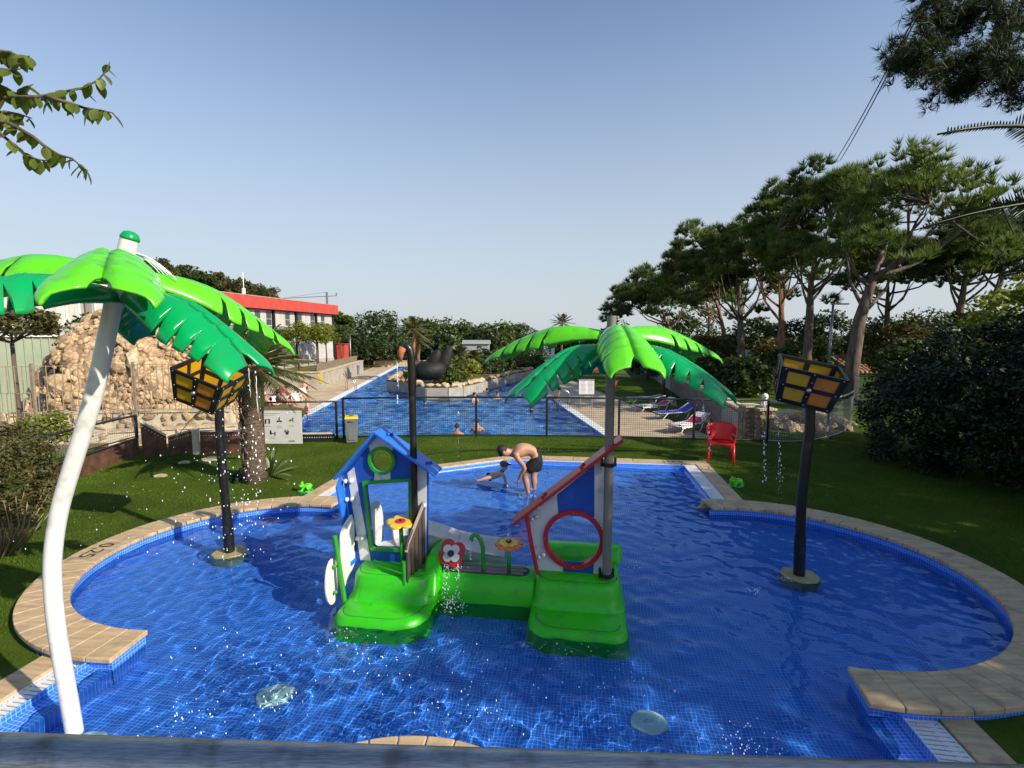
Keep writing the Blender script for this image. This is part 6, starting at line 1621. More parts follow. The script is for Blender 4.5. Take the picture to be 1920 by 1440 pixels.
def pine(label, base, lean, top, cc, R_, th, seed, m='pine', trunk_r=0.26, nclus=46, tufts=11, per=26, nlimb=8, group='umbrella pines on the right', bark='bark', fork_k=0.62, tr=0.42, width=0.016, irregular=0.25):
    """umbrella pine: cc = crown centre (x,y offset from the base), R_ = crown radius, th = crown thickness, top = height"""
    rg = np.random.default_rng(seed); rnd = random.Random(seed); base = Vector(base)
    t = thing('pine_tree', label, 'tree', base, 0, group)
    fz_ = (top - th) * fork_k + 0.2; fork = Vector((lean[0] * 0.6, lean[1] * 0.6, fz_)); apex = Vector((cc[0] * 0.55, cc[1], top - th * 0.8))
    pts = [Vector((0, 0, -0.1)), Vector((lean[0] * 0.2 + rnd.uniform(-.08, .08), lean[1] * 0.2, fz_ * 0.4)), fork, fork.lerp(apex, 0.55) + Vector((rnd.uniform(-.2, .2), 0, 0)), apex]
    MB().tube(pts, [trunk_r * 1.15, trunk_r, trunk_r * 0.85, trunk_r * 0.6, trunk_r * 0.3], 10).build('trunk', M[bark], t, smooth=True)
    # cluster centres in a dome
    a = rg.uniform(0, 2 * np.pi, nclus); rr = np.sqrt(rg.uniform(0.02, 1, nclus)) * R_ * rg.uniform(1 - irregular, 1 + irregular * 0.3, nclus)
    zz = top - th * 0.62 * (rr / R_) ** 2 - th * 0.40 * rg.uniform(0, 1, nclus) ** 1.3 - 0.25
    C = np.stack([cc[0] + rr * np.cos(a), cc[1] + rr * np.sin(a), zz], 1)
    limbs = []
    for i in range(nlimb):
        an = 2 * math.pi * i / nlimb + rnd.uniform(-.3, .3); rl = R_ * rnd.uniform(0.5, 0.85)
        start = fork.lerp(apex, rnd.uniform(0.0, 0.85)); end = Vector((cc[0] + rl * math.cos(an), cc[1] + rl * math.sin(an), top - th * rnd.uniform(0.5, 0.75)))
        mid = start.lerp(end, 0.55) + Vector((0, 0, -0.18 * (end.z - start.z) - 0.1)); m2 = start.lerp(end, 0.8) + Vector((0, 0, -0.05))
        MB().tube([start, start.lerp(mid, 0.5) + Vector((0, 0, -0.05)), mid, m2, end], [trunk_r * 0.34, trunk_r * 0.28, trunk_r * 0.22, trunk_r * 0.15, trunk_r * 0.08], 7).build('limb', M[bark], t, smooth=True)
        limbs += [mid, m2, end]
    la = np.array(limbs); tw = MB()
    for c in C:
        j = int(np.argmin(((la - c) ** 2).sum(1))); s = Vector(la[j]); e = Vector(c)
        tw.tube([s, s.lerp(e, 0.5) + Vector((rnd.uniform(-.15, .15), rnd.uniform(-.15, .15), -0.12)), e], [0.045, 0.03, 0.015], 5, cap=False)
    o = tw.build('twigs', M[bark], t, smooth=True, recalc=False); o['kind'] = 'stuff'
    d = rand_dirs(nclus * tufts, rg); d[:, 2] *= 0.55; spread = R_ * 0.23
    T = np.repeat(C, tufts, 0) + d * spread * rg.uniform(0.3, 1.0, (nclus * tufts, 1))
    up = d * 0.5; up[:, 2] = np.abs(up[:, 2]) + 0.75
    v, f = needle_tufts(T, up, tr, per, rg, width); np_mesh('crown', v, f, M[m], t)
    return t
def on(x, d_, z=0.0): return Vector(((x - 960) / F_PX * d_ * 1.0, d_, z))     # ground point under picture column x at distance d_
def zat(y, d_): return D(960, y, d_).z
# ---- umbrella pines along the right: (trunk column, distance, crown left/right, crown top, crown bottom)
pines = [
    ('largest umbrella pine with a forked trunk, nearest the grey mesh fence', 1598, 21.0, 1525, 1850, 262, 520, 0.36, 'bark', 0.0),
    ('tall straight umbrella pine just left of the largest one', 1512, 24.5, 1430, 1640, 285, 520, 0.27, 'bark', 0.0),
    ('umbrella pine with an orange upper trunk, third from the right', 1465, 28.0, 1370, 1530, 330, 560, 0.26, 'barkred', 0.0),
    ('umbrella pine with spreading limbs left of the orange-barked one', 1388, 32.0, 1290, 1470, 395, 570, 0.30, 'bark', 0.0),
    ('umbrella pine with a dense dark crown, fifth from the right', 1362, 36.0, 1228, 1380, 405, 580, 0.22, 'barkred', 0.0),
    ('umbrella pine at the left end of the row with a rounded crown', 1265, 43.0, 1132, 1305, 500, 600, 0.30, 'bark', 0.0),
    ('slim pine behind the left end of the row', 1330, 50.0, 1230, 1400, 470, 590, 0.25, 'bark', 0.0),
    ('dark flat-topped pine leaning right above the big hedge', 1790, 23.0, 1725, 1905, 400, 520, 0.24, 'bark', 0.0),
    ('dark flat-topped pine at the right picture edge above the hedge', 1832, 26.0, 1800, 2020, 385, 520, 0.26, 'bark', 0.0),
    ('backlit pine filling the gap behind the largest pine', 1660, 30.0, 1560, 1760, 420, 560, 0.25, 'bark', 0.0),
]
for i, (lab, tx, d_, xl, xr, yt, yb_, tr_, bk, _) in enumerate(pines):
    b = on(tx, d_, -0.15); zt_, zb_ = zat(yt, d_) - b.z, zat(yb_, d_) - b.z
    cx = (on((xl + xr) / 2, d_).x - b.x); R_ = (on(xr, d_).x - on(xl, d_).x) / 2
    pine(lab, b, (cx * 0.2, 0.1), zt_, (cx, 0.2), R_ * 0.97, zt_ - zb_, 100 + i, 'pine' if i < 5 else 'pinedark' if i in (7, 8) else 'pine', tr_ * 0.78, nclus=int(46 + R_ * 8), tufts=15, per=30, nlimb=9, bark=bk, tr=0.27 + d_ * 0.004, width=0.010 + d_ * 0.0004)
# ---- near pine at the top right, trunk outside the picture
nb0 = Vector((13.2, 9.4, ZG))
rgp = np.random.default_rng(77)
np_t = thing('pine_tree', 'near dark pine boughs hanging into the top right corner', 'tree', nb0)
fork = Vector((-1.0, -0.4, 6.0)); MB().tube([(0, 0, -.1), (-0.2, 0, 3), fork, (-1.2, -0.4, 9.5)], [0.34, 0.28, 0.22, 0.12], 12).build('trunk', M['bark'], np_t, smooth=True)
C = []
for (pts_, r0) in (([(1990, 130), (1905, 128), (1860, 132), (1800, 122), (1760, 128)], 0.10), ([(1990, 70), (1900, 35), (1860, 5), (1820, 30), (1770, 40), (1720, 30)], 0.12), ([(1860, 132), (1830, 145), (1800, 165), (1770, 172)], 0.05), ([(1820, 30), (1780, 70), (1730, 95), (1690, 105)], 0.06), ([(1770, 40), (1740, -20), (1760, -60)], 0.06), ([(1800, 122), (1740, 132), (1700, 120), (1672, 110)], 0.05), ([(1905, 128), (1890, 160), (1910, 190)], 0.05), ([(1900, 35), (1880, 80), (1850, 95)], 0.05)):
    w3 = [D(x, y, 9.2 + 0.3 * math.sin(x * 0.05)) - nb0 for x, y in pts_]
    if pts_[0][0] > 1950: w3 = [fork] + w3
    MB().tube(w3, [r0 * (1 - 0.75 * k / (len(w3) - 1)) for k in range(len(w3))], 7).build('limb', M['bark'], np_t, smooth=True)
    for k in range(1, len(w3)):
        for s_ in range(12):
            C.append(w3[k - 1].lerp(w3[k], (s_ + rgp.uniform()) / 12))
C = np.array([c for c in C if c.x + nb0.x < 10.8])
T = np.repeat(C, 6, 0) + rand_dirs(len(C) * 6, rgp) * rgp.uniform(0.03, 0.42, (len(C) * 6, 1)) * np.array([1, 1, 0.8])
up = rand_dirs(len(T), rgp) * 0.7; up[:, 2] += 0.25; up[:, 0] -= 0.25
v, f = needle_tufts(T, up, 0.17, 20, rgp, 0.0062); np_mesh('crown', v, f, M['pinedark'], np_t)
# unseen trees right of the picture, put in to shade the pool
for k, (x, y, h, r_, lab) in enumerate(((11.3, -0.5, 9.2, 2.3, 'tall dark tree right of the balcony'), (13.5, 1.6, 8.4, 2.4, 'second tall dark tree right of the balcony'), (16.2, 4.2, 7.8, 2.4, 'third dark tree, on the right of the hedge'), (19.0, 6.2, 7.6, 2.4, 'fourth dark tree, far right of the hedge'), (15.2, -1.8, 9.0, 2.4, 'tallest dark tree behind the other shade trees'))):
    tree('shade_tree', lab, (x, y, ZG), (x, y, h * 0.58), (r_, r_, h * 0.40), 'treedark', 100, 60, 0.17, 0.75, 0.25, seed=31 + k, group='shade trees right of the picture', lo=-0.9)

# ---- big dark hedge on the right
hb0 = Vector((8.4, 9.0, ZG)); hedge = thing('hedge', 'big dark glossy shrub mass on the right edge of the lawn', 'hedge', hb0)
rgh = np.random.default_rng(5); PTS = []
for c, r, n_ in (((8.25, 10.1, 0.75), (0.8, 1.1, 1.0), 60), ((8.85, 9.3, 1.0), (1.35, 1.3, 1.25), 110), ((9.3, 8.2, 1.0), (1.4, 1.2, 1.3), 100), ((9.6, 10.0, 1.55), (1.3, 1.6, 1.35), 110), ((10.4, 9.0, 1.85), (1.5, 1.5, 1.3), 110), ((8.9, 7.1, 0.55), (1.1, 0.9, 0.85), 60), ((9.5, 11.4, 0.95), (1.2, 1.1, 1.25), 70)):
    cents = crown_centres(n_, r, rgh, -0.8, 0.7) + np.array(c) - np.array(hb0)
    PTS.append(clump_points(cents, 0.26 * rgh.uniform(0.6, 1.2, len(cents)), 90, rgh, 0.9))
PTS = np.concatenate(PTS); PTS = PTS[PTS[:, 2] > 0.02]
v, f = leaf_quads(PTS, 0.052, rgh, 0.3, 0.42); np_mesh('foliage', v, f, M['hedge'], hedge)
mb = MB()
for k in range(14):
    a = random.uniform(0, 6.28); r_ = random.uniform(0.2, 1.3); e = Vector((1.0 + math.cos(a) * r_ * 0.6, math.sin(a) * r_ * 0.7, random.uniform(0.6, 1.4)))
    MB().tube([(0.9 + (e.x - 1) * 0.3, e.y * 0.3, -0.02), (0.95 + (e.x - 1) * 0.6, e.y * 0.6, e.z * 0.6), e], [0.05, 0.035, 0.012], 6).build('stem', M['bark'], hedge, smooth=True)
for i, (x, y, d_, s) in enumerate(((1890, 905, 8.3, 0.45), (1915, 930, 7.9, 0.4))):
    pass
# spiky dracaena and sunlit shrub above the hedge
def blades(name, label, base, n, L, wd, m, seed, cat='plant', group=None, zmin=0.1, stem=0.0, stem_r=0.06, curve=0.35, zup=(0.1, 1.1)):
    rnd = random.Random(seed); t = thing(name, label, cat, base, 0, group)
    if stem: MB().tube([(0, 0, 0), (0.03, 0, stem * 0.5), (0, 0, stem)], [stem_r, stem_r * 0.9, stem_r * 0.8], 10).build('stem', M['trunkpalm'], t, smooth=True)
    for i in range(n):
        a = rnd.uniform(0, 6.28); e = rnd.uniform(*zup); ln = L * rnd.uniform(0.7, 1.1); vv, ff = [], []
        d0 = Vector((math.cos(a) * math.cos(e), math.sin(a) * math.cos(e), math.sin(e))); side = Vector((-math.sin(a), math.cos(a), 0)); nn = d0.cross(side)
        for k in range(6):
            q = k / 5; p = d0 * ln * q + Vector((0, 0, -curve * ln * q * q + stem)); w_ = wd * (0.55 + 1.2 * q) * (1 - q ** 3) if q < 1 else 0.002
            vv += [tuple(p - side * w_), tuple(p - nn * w_ * 0.35), tuple(p + side * w_)]
        for k in range(5):
            b_ = k * 3; ff += [(b_, b_ + 1, b_ + 4, b_ + 3), (b_ + 1, b_ + 2, b_ + 5, b_ + 4)]
        np_mesh('blade', vv, ff, M[m], t, smooth=True)
    return t
p = D(1795, 640, 12.5); blades('dracaena', 'spiky dark dracaena rising above the right hedge', (p.x, 12.5, ZG), 46, 0.85, 0.022, 'palmdark', 3, stem=p.z - ZG - 0.1, stem_r=0.09, zup=(-0.2, 1.4))
tree('shrub', 'sunlit yellow-green shrub above the hedge at the right edge', D(1905, 640, 13.0) * 1.0 - Vector((0, 0, 2.0)), D(1905, 600, 13.0), (1.1, 1.2, 0.9), 'treelime', 40, 60, 0.10, 0.4, 0.06, seed=8, cat='shrub')
p = D(1567, 690, 21.5); blades('yucca', 'small bright yucca beside the right lantern', (p.x, 21.5, ZG), 30, 0.8, 0.03, 'agave', 4, stem=p.z - ZG, stem_r=0.08, zup=(-0.3, 1.4))

# ---- feather palm fronds
def frond(parent, base, d0, L, droop, m, rg, npair=42, ll=0.34, wd=0.011, name='frond', side_droop=0.3, roll=0.0):
    d0 = Vector(d0).normalized(); vv, ff = [], []; pts = []
    for k in range(13):
        q = k / 12; pts.append(Vector(base) + d0 * L * q + Vector((0, 0, -droop * L * q * q)))
    side = d0.cross(Vector((0, 0, 1)))
    if side.length < 0.1: side = Vector((1, 0, 0))
    side.normalize()
    if roll: side = Matrix.Rotation(roll, 3, d0) @ side
    for k in range(npair):
        q = 0.12 + 0.86 * k / npair; i = min(11, int(q * 12)); p = pts[i].lerp(pts[i + 1], q * 12 - i); tg = (pts[i + 1] - pts[i]).normalized()
        l_ = ll * (math.sin(min(1, q * 1.15 + 0.12) * math.pi) ** 0.6 * 0.85 + 0.15)
        for sd in (-1, 1):
            dr = (side * sd * 0.75 + tg * 0.75 + Vector((0, 0, -side_droop * rg.uniform(0.5, 1.3)))).normalized(); b_ = len(vv); up_ = tg * wd
            e = p + dr * l_ * rg.uniform(0.85, 1.1)
            vv += [tuple(p - up_), tuple(p + up_), tuple(p.lerp(e, 0.55) + up_ * 1.1 + Vector((0, 0, 0.01))), tuple(e), tuple(p.lerp(e, 0.55) - up_ * 1.1)]
            ff.append((b_, b_ + 1, b_ + 2, b_ + 4)); ff.append((b_ + 4, b_ + 2, b_ + 3, b_ + 3))
    ff3 = []
    for q in ff:
        if q[2] == q[3]: ff3.append((q[0], q[1], q[2]))
        else: ff3 += [(q[0], q[1], q[2]), (q[0], q[2], q[3])]
    o = np_mesh(name, vv, ff3, M[m], parent)
    MB().tube(pts, [0.016 * (1 - 0.8 * k / 12) * max(1, L / 1.5) for k in range(13)], 6).build('rachis', M['twig' if m == 'palm' else 'palmdark'], o, smooth=True)
    return o
rgf = random.Random(9)
# palm on the lawn left, behind the lantern
pb_ = P(478, 902, ZG); pt_z = zat(690, pb_.y)
lp_ = thing('palm_tree', 'short thick palm with drooping feather fronds behind the left lantern', 'palm tree', (pb_.x, pb_.y, ZG))
hgt = pt_z - ZG
MB().tube([(0, 0, -0.05), (0.02, 0, 0.3), (0.03, 0, hgt * 0.6), (0.06, 0, hgt)], [0.23, 0.185, 0.175, 0.20], 18).build('trunk', M['trunkpalm'], lp_, smooth=True)
for k in range(110):
    z_ = 0.1 + (hgt - 0.1) * k / 110; a = k * 2.4; r_ = 0.168
    o = MB().prism([(-0.05, 0), (0.05, 0), (0.03, 0.10), (-0.03, 0.10)], lambda p, q, t: Matrix.Rotation(a, 3, 'Z') @ Vector((p, -r_ - t - 0.25 * q * 0.5, z_ + q)), 0.0, 0.025).build('leaf_base', M['trunkpalm'], lp_)
for k in range(34):
    a = k * 2.399; e = R(82) - R(115) * (k / 34) ** 0.8; L_ = rgf.uniform(1.05, 1.45)
    frond(lp_, (0.06, 0, hgt), (math.cos(a) * math.cos(e), math.sin(a) * math.cos(e), math.sin(e)), L_, 0.30, 'palm', rgf, 36, 0.40, 0.012)
blades('spiky_plant', 'bright green broad-bladed plant at the foot of the palm', P(508, 893, ZG), 15, 0.75, 0.045, 'agave', 12, curve=0.25, zup=(0.35, 1.4))
blades('spiky_plant', 'low dark blade plant in the palm shade left of the trunk', P(440, 900, ZG), 14, 0.55, 0.03, 'palmdark', 13, curve=0.4, zup=(0.2, 1.0))
# date palm right of the picture: three fronds reach in
dp0 = Vector((10.4, 7.6, ZG)); dp = thing('palm_tree', 'date palm right of the picture with fronds reaching in at the upper right', 'palm tree', dp0)
MB().tube([(0, 0, -.1), (0, 0, 2.2), (-0.1, 0, 4.4)], [0.26, 0.22, 0.24], 16).build('trunk', M['trunkpalm'], dp, smooth=True)
hd_ = Vector((-0.1, 0, 4.4))
def frond_to(px, d_, L_k=1.0, dr=0.25, lift=0.9):
    tip_ = D(*px, d_) - dp0; d0 = tip_ - hd_; L0 = d0.length; d0.z += dr * L0; L_ = d0.length; frond(dp, hd_, d0, L_, dr * L0 / L_, 'palmdark', rgf, 85, 0.62, 0.0125, side_droop=0.15, roll=R(62))
frond_to((1758, 252), 6.6, 1.0, 0.42); frond_to((1715, 432), 7.4, 1.0, 0.30); frond_to((1800, 400), 8.2, 1.0, 0.34)
for k in range(16):
    a = k * 2.399 + 0.5
    if math.cos(a) < -0.3: continue
    e = R(60 - 70 * k / 16); frond(dp, hd_, (math.cos(a) * math.cos(e), math.sin(a) * math.cos(e), math.sin(e)), 2.6, 0.3, 'palmdark', rgf, 50, 0.5, 0.014)

# ---- bush at the far left with dry twigs below
bs0 = P(8, 1040, ZG); bush = thing('bush', 'olive bush with dry bare twigs at the left picture edge', 'bush', (bs0.x, bs0.y, ZG))
rgb_ = np.random.default_rng(21)
bc = D(5, 900, bs0.y + 0.2) - Vector((bs0.x, bs0.y, ZG))
cents = crown_centres(120, (0.46, 0.6, 0.62), rgb_, -0.75, 0.6) + np.array(bc)
pts_ = clump_points(cents, 0.17 * rgb_.uniform(0.6, 1.3, len(cents)), 110, rgb_)
v, f = leaf_quads(pts_, 0.026, rgb_, 0.2, 0.5); np_mesh('foliage', v, f, M['bush'], bush)
for k in range(46):
    a = rgf.uniform(0, 6.28); r0 = rgf.uniform(0.05, 0.2); r1 = rgf.uniform(0.25, 0.6); z1 = rgf.uniform(0.35, 0.85)
    MB().tube([(r0 * math.cos(a) * 0.5, r0 * math.sin(a), -0.02), (r1 * 0.6 * math.cos(a + .2), r1 * 0.6 * math.sin(a + .2), z1 * 0.5), (r1 * math.cos(a), r1 * math.sin(a), z1)], [0.012, 0.008, 0.003], 5).build('twig', M['twig'], bush, smooth=True)
tree('shrub', 'yellow-leaved shrub at the foot of the palisade fence', (-10.6, 11.3, -0.4), (-10.6, 11.3, 0.35), (0.55, 0.5, 0.45), 'treelime', 26, 60, 0.05, 0.2, 0.03, seed=14, cat='shrub', limbs=4)
tree('small_tree', 'grey-green olive tree in front of the green sheet building', (D(30, 735, 13.4).x, 13.4, -0.4), D(20, 612, 13.4), (1.15, 0.9, 0.5), 'bush', 34, 60, 0.075, 0.26, 0.06, seed=15, cat='tree', limbs=7)
tree('shrub', 'dark green shrub hanging over the left shoulder of the mound', (D(175, 640, 18).x, 18.2, 0.4), D(170, 632, 18), (0.9, 0.7, 0.75), 'treedark', 30, 60, 0.10, 0.35, 0.05, seed=16, cat='shrub', limbs=4)
tree('shrub', 'dark green shrub behind the peak of the mound, under the green leaf', (D(330, 620, 19).x, 19.5, 0.4), D(322, 605, 19), (0.8, 0.7, 0.9), 'treedark', 30, 60, 0.10, 0.35, 0.05, seed=17, cat='shrub', limbs=4)
# ---- small lime trees on the terrace
for i, (x, d_, lab) in enumerate(((594, 37.5, 'small round yellow-green tree on the terrace, left'), (612, 39.5, 'small round yellow-green tree on the terrace, middle'), (560, 36.5, 'small yellow-green terrace tree behind the lime palm leaf tip'), (640, 47, 'small green tree on the terrace beside the red container'))):
    p = on(x, d_); tree('small_tree', lab, (p.x, d_, 0.06), (p.x, d_, zat(628, d_)), (1.0, 1.0, 0.85), 'treelime' if i < 3 else 'tree', 34, 50, 0.10, 0.42, 0.07, seed=50 + i, group='small terrace trees', limbs=5)
# ---- island planting
for i, (x, y, d_, rx, rz_, mm, lab) in enumerate(((835, 690, 36, 1.6, 0.8, 'tree', 'green rounded shrub in the middle of the island'), (868, 692, 37, 1.3, 0.7, 'treelime', 'yellow-green shrub on the right half of the island'), (800, 700, 33.5, 1.2, 0.6, 'treedark', 'dark low shrub near the island tip'), (845, 706, 31.5, 0.9, 0.45, 'tree', 'low bright shrub right behind the pale island rocks'), (905, 690, 40, 1.6, 0.8, 'treedark', 'dark shrub at the right end of the island'), (940, 682, 42, 1.4, 0.8, 'treedark', 'dark shrub under the left palm leaf tip'))):
    p = on(x, d_); tree('shrub', lab, (p.x, d_, ZD + 0.5), (p.x, d_, zat(y, d_)), (rx, rx * 0.8, rz_), mm, 30, 50, 0.13, 0.42, 0.05, seed=70 + i, cat='shrub', group='shrubs on the island', limbs=4)
def small_palm(label, x, d_, ytop, zg, n=22, L=1.5, group='small palms on the island', tr=0.14):
    p = on(x, d_); h = zat(ytop, d_) - zg; t = thing('palm_tree', label, 'palm tree', (p.x, d_, zg), 0, group)
    MB().tube([(0, 0, 0), (0.05, 0, h * 0.5), (0.1, 0, h)], [tr * 1.1, tr, tr], 10).build('trunk', M['barkred'], t, smooth=True)
    for k in range(n):
        a = k * 2.399; e = R(75 - 105 * k / n); frond(t, (0.1, 0, h), (math.cos(a) * math.cos(e), math.sin(a) * math.cos(e), math.sin(e)), L, 0.35, 'palm', rgf, 20, 0.45, 0.03)
small_palm('taller palm with a reddish trunk left on the island', 774, 38, 618, ZD + 0.5, L=1.7)
small_palm('second reddish-trunked palm right behind the swan pole', 783, 40, 636, ZD + 0.5, L=1.4)
small_palm('low palm in the middle of the island', 858, 38, 664, ZD + 0.5, L=1.2)
small_palm('low palm left of the pale rocks bend', 884, 39, 672, ZD + 0.5, L=1.1)
small_palm('far dark palm above the far tree line', 1052, 62, 606, ZD, L=2.2, group='far palms')
bl = blades('pot_plant', 'grassy plant growing in the terracotta pot', POTP, 26, 0.7, 0.018, 'agave', 18, zup=(0.3, 1.4))
# ---- far tree line, each tree its own
far = [(641, 62, 45, 588, 'tree'), (668, 58, 52, 628, 'treedark'), (708, 78, 100, 583, 'treedark'), (700, 60, 70, 630, 'treedark'), (740, 64, 66, 628, 'tree'), (792, 84, 74, 597, 'treedark'), (800, 66, 70, 622, 'tree'), (852, 72, 100, 601, 'tree'), (830, 60, 60, 632, 'treedark'), (905, 66, 66, 618, 'treedark'), (932, 74, 80, 609, 'tree'), (972, 86, 70, 607, 'treedark'), (1000, 64, 60, 626, 'tree'), (1045, 68, 70, 622, 'treedark'), (1095, 66, 70, 624, 'tree'), (1140, 62, 70, 620, 'treedark')]
names_far = ['leftmost', 'second', 'tallest round', 'low dark', 'fifth', 'sixth, dark-topped', 'seventh', 'broadest', 'low dark middle', 'tenth, dark', 'eleventh', 'twelfth, flat-topped', 'thirteenth', 'fourteenth, dark', 'fifteenth', 'rightmost']
for i, (x, d_, wpx, yt, mm) in enumerate(far):
    p = on(x, d_); R_ = wpx / 2 / F_PX * d_; zt_ = zat(yt, d_); rz_ = min((zt_ - ZD) * 0.5, R_ * 0.9); 
    tree('broadleaf_tree', names_far[i] + ' tree of the far green belt behind the big pool', (p.x, d_, ZD), (p.x, d_, zt_ - rz_), (R_, R_, rz_), mm, 70, 46, 0.20 + d_ * 0.0012, R_ * 0.34, 0.2, seed=200 + i, group='far tree belt', lo=-0.9, limbs=4)
hg = [(690, 648, 55, 5.0, 1.1, 'treedark', 'dark shrub belt at the far left pool corner'), (960, 662, 54, 4.5, 1.0, 'treedark', 'dark hedge behind the right end of the island'), (930, 668, 50, 3.0, 0.8, 'tree', 'clipped green hedge beyond the island'), (1000, 676, 52, 3.0, 0.9, 'treedark', 'shaded hedge left of the grey palm pole')]
for i, (x, y, d_, rx, rz_, mm, lab) in enumerate(hg):
    p = on(x, d_); tree('far_hedge', lab, (p.x, d_, ZD), (p.x, d_, zat(y, d_) - rz_ * 0.4), (rx, 1.2, rz_), mm, 60, 50, 0.18, 0.6, 0.1, seed=240 + i, cat='hedge', group='far hedges', lo=-0.9, limbs=3)
# ---- middle distance greenery under the pines
mid = [(1150, 45, 90, 612, 'treedark'), (1215, 40, 90, 632, 'treedark'), (1290, 52, 110, 588, 'tree'), (1330, 34, 80, 628, 'bush'), (1340, 28, 66, 664, 'treedark'), (1410, 40, 90, 600, 'treedark'), (1450, 30, 90, 636, 'bush'), (1500, 34, 110, 600, 'treedark'), (1560, 38, 110, 590, 'treedark'), (1400, 22, 95, 668, 'treedark'), (1640, 34, 110, 602, 'treedark'), (1690, 24, 130, 596, 'bush'), (1740, 40, 120, 585, 'treedark'), (1480, 26, 70, 652, 'tree'), (1245, 30, 60, 655, 'treedark'), (1830, 18, 110, 590, 'treedark'), (1700, 17, 90, 640, 'treedark')]
adj = ['behind the right palm leaf', 'left of the slim pines', 'sunlit, behind the row', 'olive-coloured, clipped', 'dark, beside the red chair fence', 'between two pine trunks', 'olive-coloured, under the pines', 'dark, behind the street lamp', 'tall, behind the street lamp', 'dark, left of the right lantern', 'behind the largest pine', 'flat-topped olive one left of the hedge', 'far one above the bungalow', 'bright one left of the lantern', 'low one above the loungers', 'dark one above the hedge', 'dark one between pine and hedge']
for i, (x, d_, wpx, yt, mm) in enumerate(mid):
    p = on(x, d_); R_ = wpx / 2 / F_PX * d_; zt_ = zat(yt, d_); zg = ZD if x < 1300 else -0.15; rz_ = min((zt_ - zg) * 0.55, R_ * 0.8)
    tree('garden_tree', 'garden tree ' + adj[i], (p.x, d_, zg), (p.x, d_, zt_ - rz_), (R_, R_ * 0.9, rz_), mm, 60, 56, 0.085 + d_ * 0.0016, R_ * 0.34, 0.12, seed=300 + i, group='trees and shrubs under the pines', lo=-0.8, limbs=5)
# ---- wooded slope behind the red building
for i in range(9):
    x = 310 + i * 24; d_ = 75 + (i % 3) * 4; yt = 488 + i * 6.5 + (i % 2) * 6; p = on(x, d_); zt_ = zat(yt, d_)
    tree('slope_tree', ('leftmost', 'second', 'third', 'fourth', 'middle', 'sixth', 'seventh', 'eighth', 'rightmost')[i] + ' pine on the slope above the red roof', (p.x, d_, ZD), (p.x, d_, zt_ - 1.5), (2.2, 2.2, 1.7), 'treedark' if i % 2 else 'bush', 44, 46, 0.24, 0.75, 0.2, seed=400 + i, group='pines on the slope', lo=-0.7, limbs=3)
# ---- leafy branch at the top left: every leaf is its own piece
bt0 = Vector((-5.4, 2.0, ZG)); brt = thing('leafy_tree', 'leafy branches with broad drooping leaves at the top left corner', 'tree', bt0)
BD = 2.9
fork = Vector((0.3, 0.3, 4.2)); MB().tube([(0, 0, -.1), (0.1, 0.1, 2.2), fork, (0.2, 0.5, 5.6)], [0.16, 0.13, 0.09, 0.04], 10).build('trunk', M['bark'], brt, smooth=True)
mb_l = MB(); L_ = 0.078
prof = [(0, 0), (0.12, 0.30), (0.3, 0.46), (0.5, 0.50), (0.7, 0.40), (0.88, 0.2), (1, 0)]
vs_ = []; fs_ = []
for q, w_ in prof: vs_ += [(q * L_, -w_ * L_ * 0.62, 0.10 * w_ * L_ - 0.10 * q * q * L_), (q * L_, 0, -0.10 * q * q * L_ - 0.02 * L_), (q * L_, w_ * L_ * 0.62, 0.10 * w_ * L_ - 0.10 * q * q * L_)]
for k in range(6): b_ = 3 * k; fs_ += [(b_, b_ + 1, b_ + 4, b_ + 3), (b_ + 1, b_ + 2, b_ + 5, b_ + 4)]
leaf_me = bpy.data.meshes.new('leaf'); leaf_me.from_pydata(vs_, [], fs_); leaf_me.materials.append(M['bigleaf']); leaf_me.polygons.foreach_set('use_smooth', [True] * len(fs_))
paths = [([(-90, 205), (0, 184), (35, 182), (70, 181), (95, 178), (130, 170), (160, 164), (184, 150), (200, 132), (206, 116)], 34), ([(85, 182), (130, 193), (160, 203), (190, 207), (213, 212)], 15), ([(-90, 225), (0, 250), (30, 275), (45, 290), (75, 300), (95, 302)], 20), ([(-60, 215), (20, 232), (60, 255), (85, 275), (110, 290), (135, 297), (150, 310), (165, 320)], 34), ([(-60, 90), (0, 96), (20, 98), (40, 108), (55, 105)], 20), ([(-60, 130), (0, 130), (25, 132), (40, 128)], 12), ([(30, 184), (45, 165), (62, 158)], 7), ([(-40, 160), (0, 160), (15, 165)], 10), ([(-30, 215), (10, 210), (40, 215), (60, 222)], 14)]
for pth, nl in paths:
    w3 = [D(x, y, BD + 0.05 * math.sin(y)) - bt0 for x, y in pth]
    if pth[0][0] <= -80: w3 = [fork] + w3
    MB().tube(w3, [0.012 * (1 - 0.8 * k / (len(w3) - 1)) for k in range(len(w3))], 6).build('twig', M['bark'], brt, smooth=True)
    cum = [0.0]
    for k in range(1, len(w3)): cum.append(cum[-1] + (w3[k] - w3[k - 1]).length)
    st = cum[1] if pth[0][0] <= -80 else 0.0
    for k in range(nl):
        s_ = st + (cum[-1] - st) * (1 - (1 - (k + 0.5) / nl) * 0.97); j = max(q for q in range(len(cum)) if cum[q] <= s_ + 1e-6); j = min(j, len(w3) - 2)
        p = w3[j].lerp(w3[j + 1], (s_ - cum[j]) / max(1e-6, cum[j + 1] - cum[j]))
        o = link('leaf', leaf_me, brt); o.location = p
        a = rgf.uniform(0, 6.28); o.rotation_euler = (rgf.uniform(-0.7, 0.7), rgf.uniform(0.35, 1.35), a); o.scale = (rgf.uniform(0.75, 1.25),) * 3

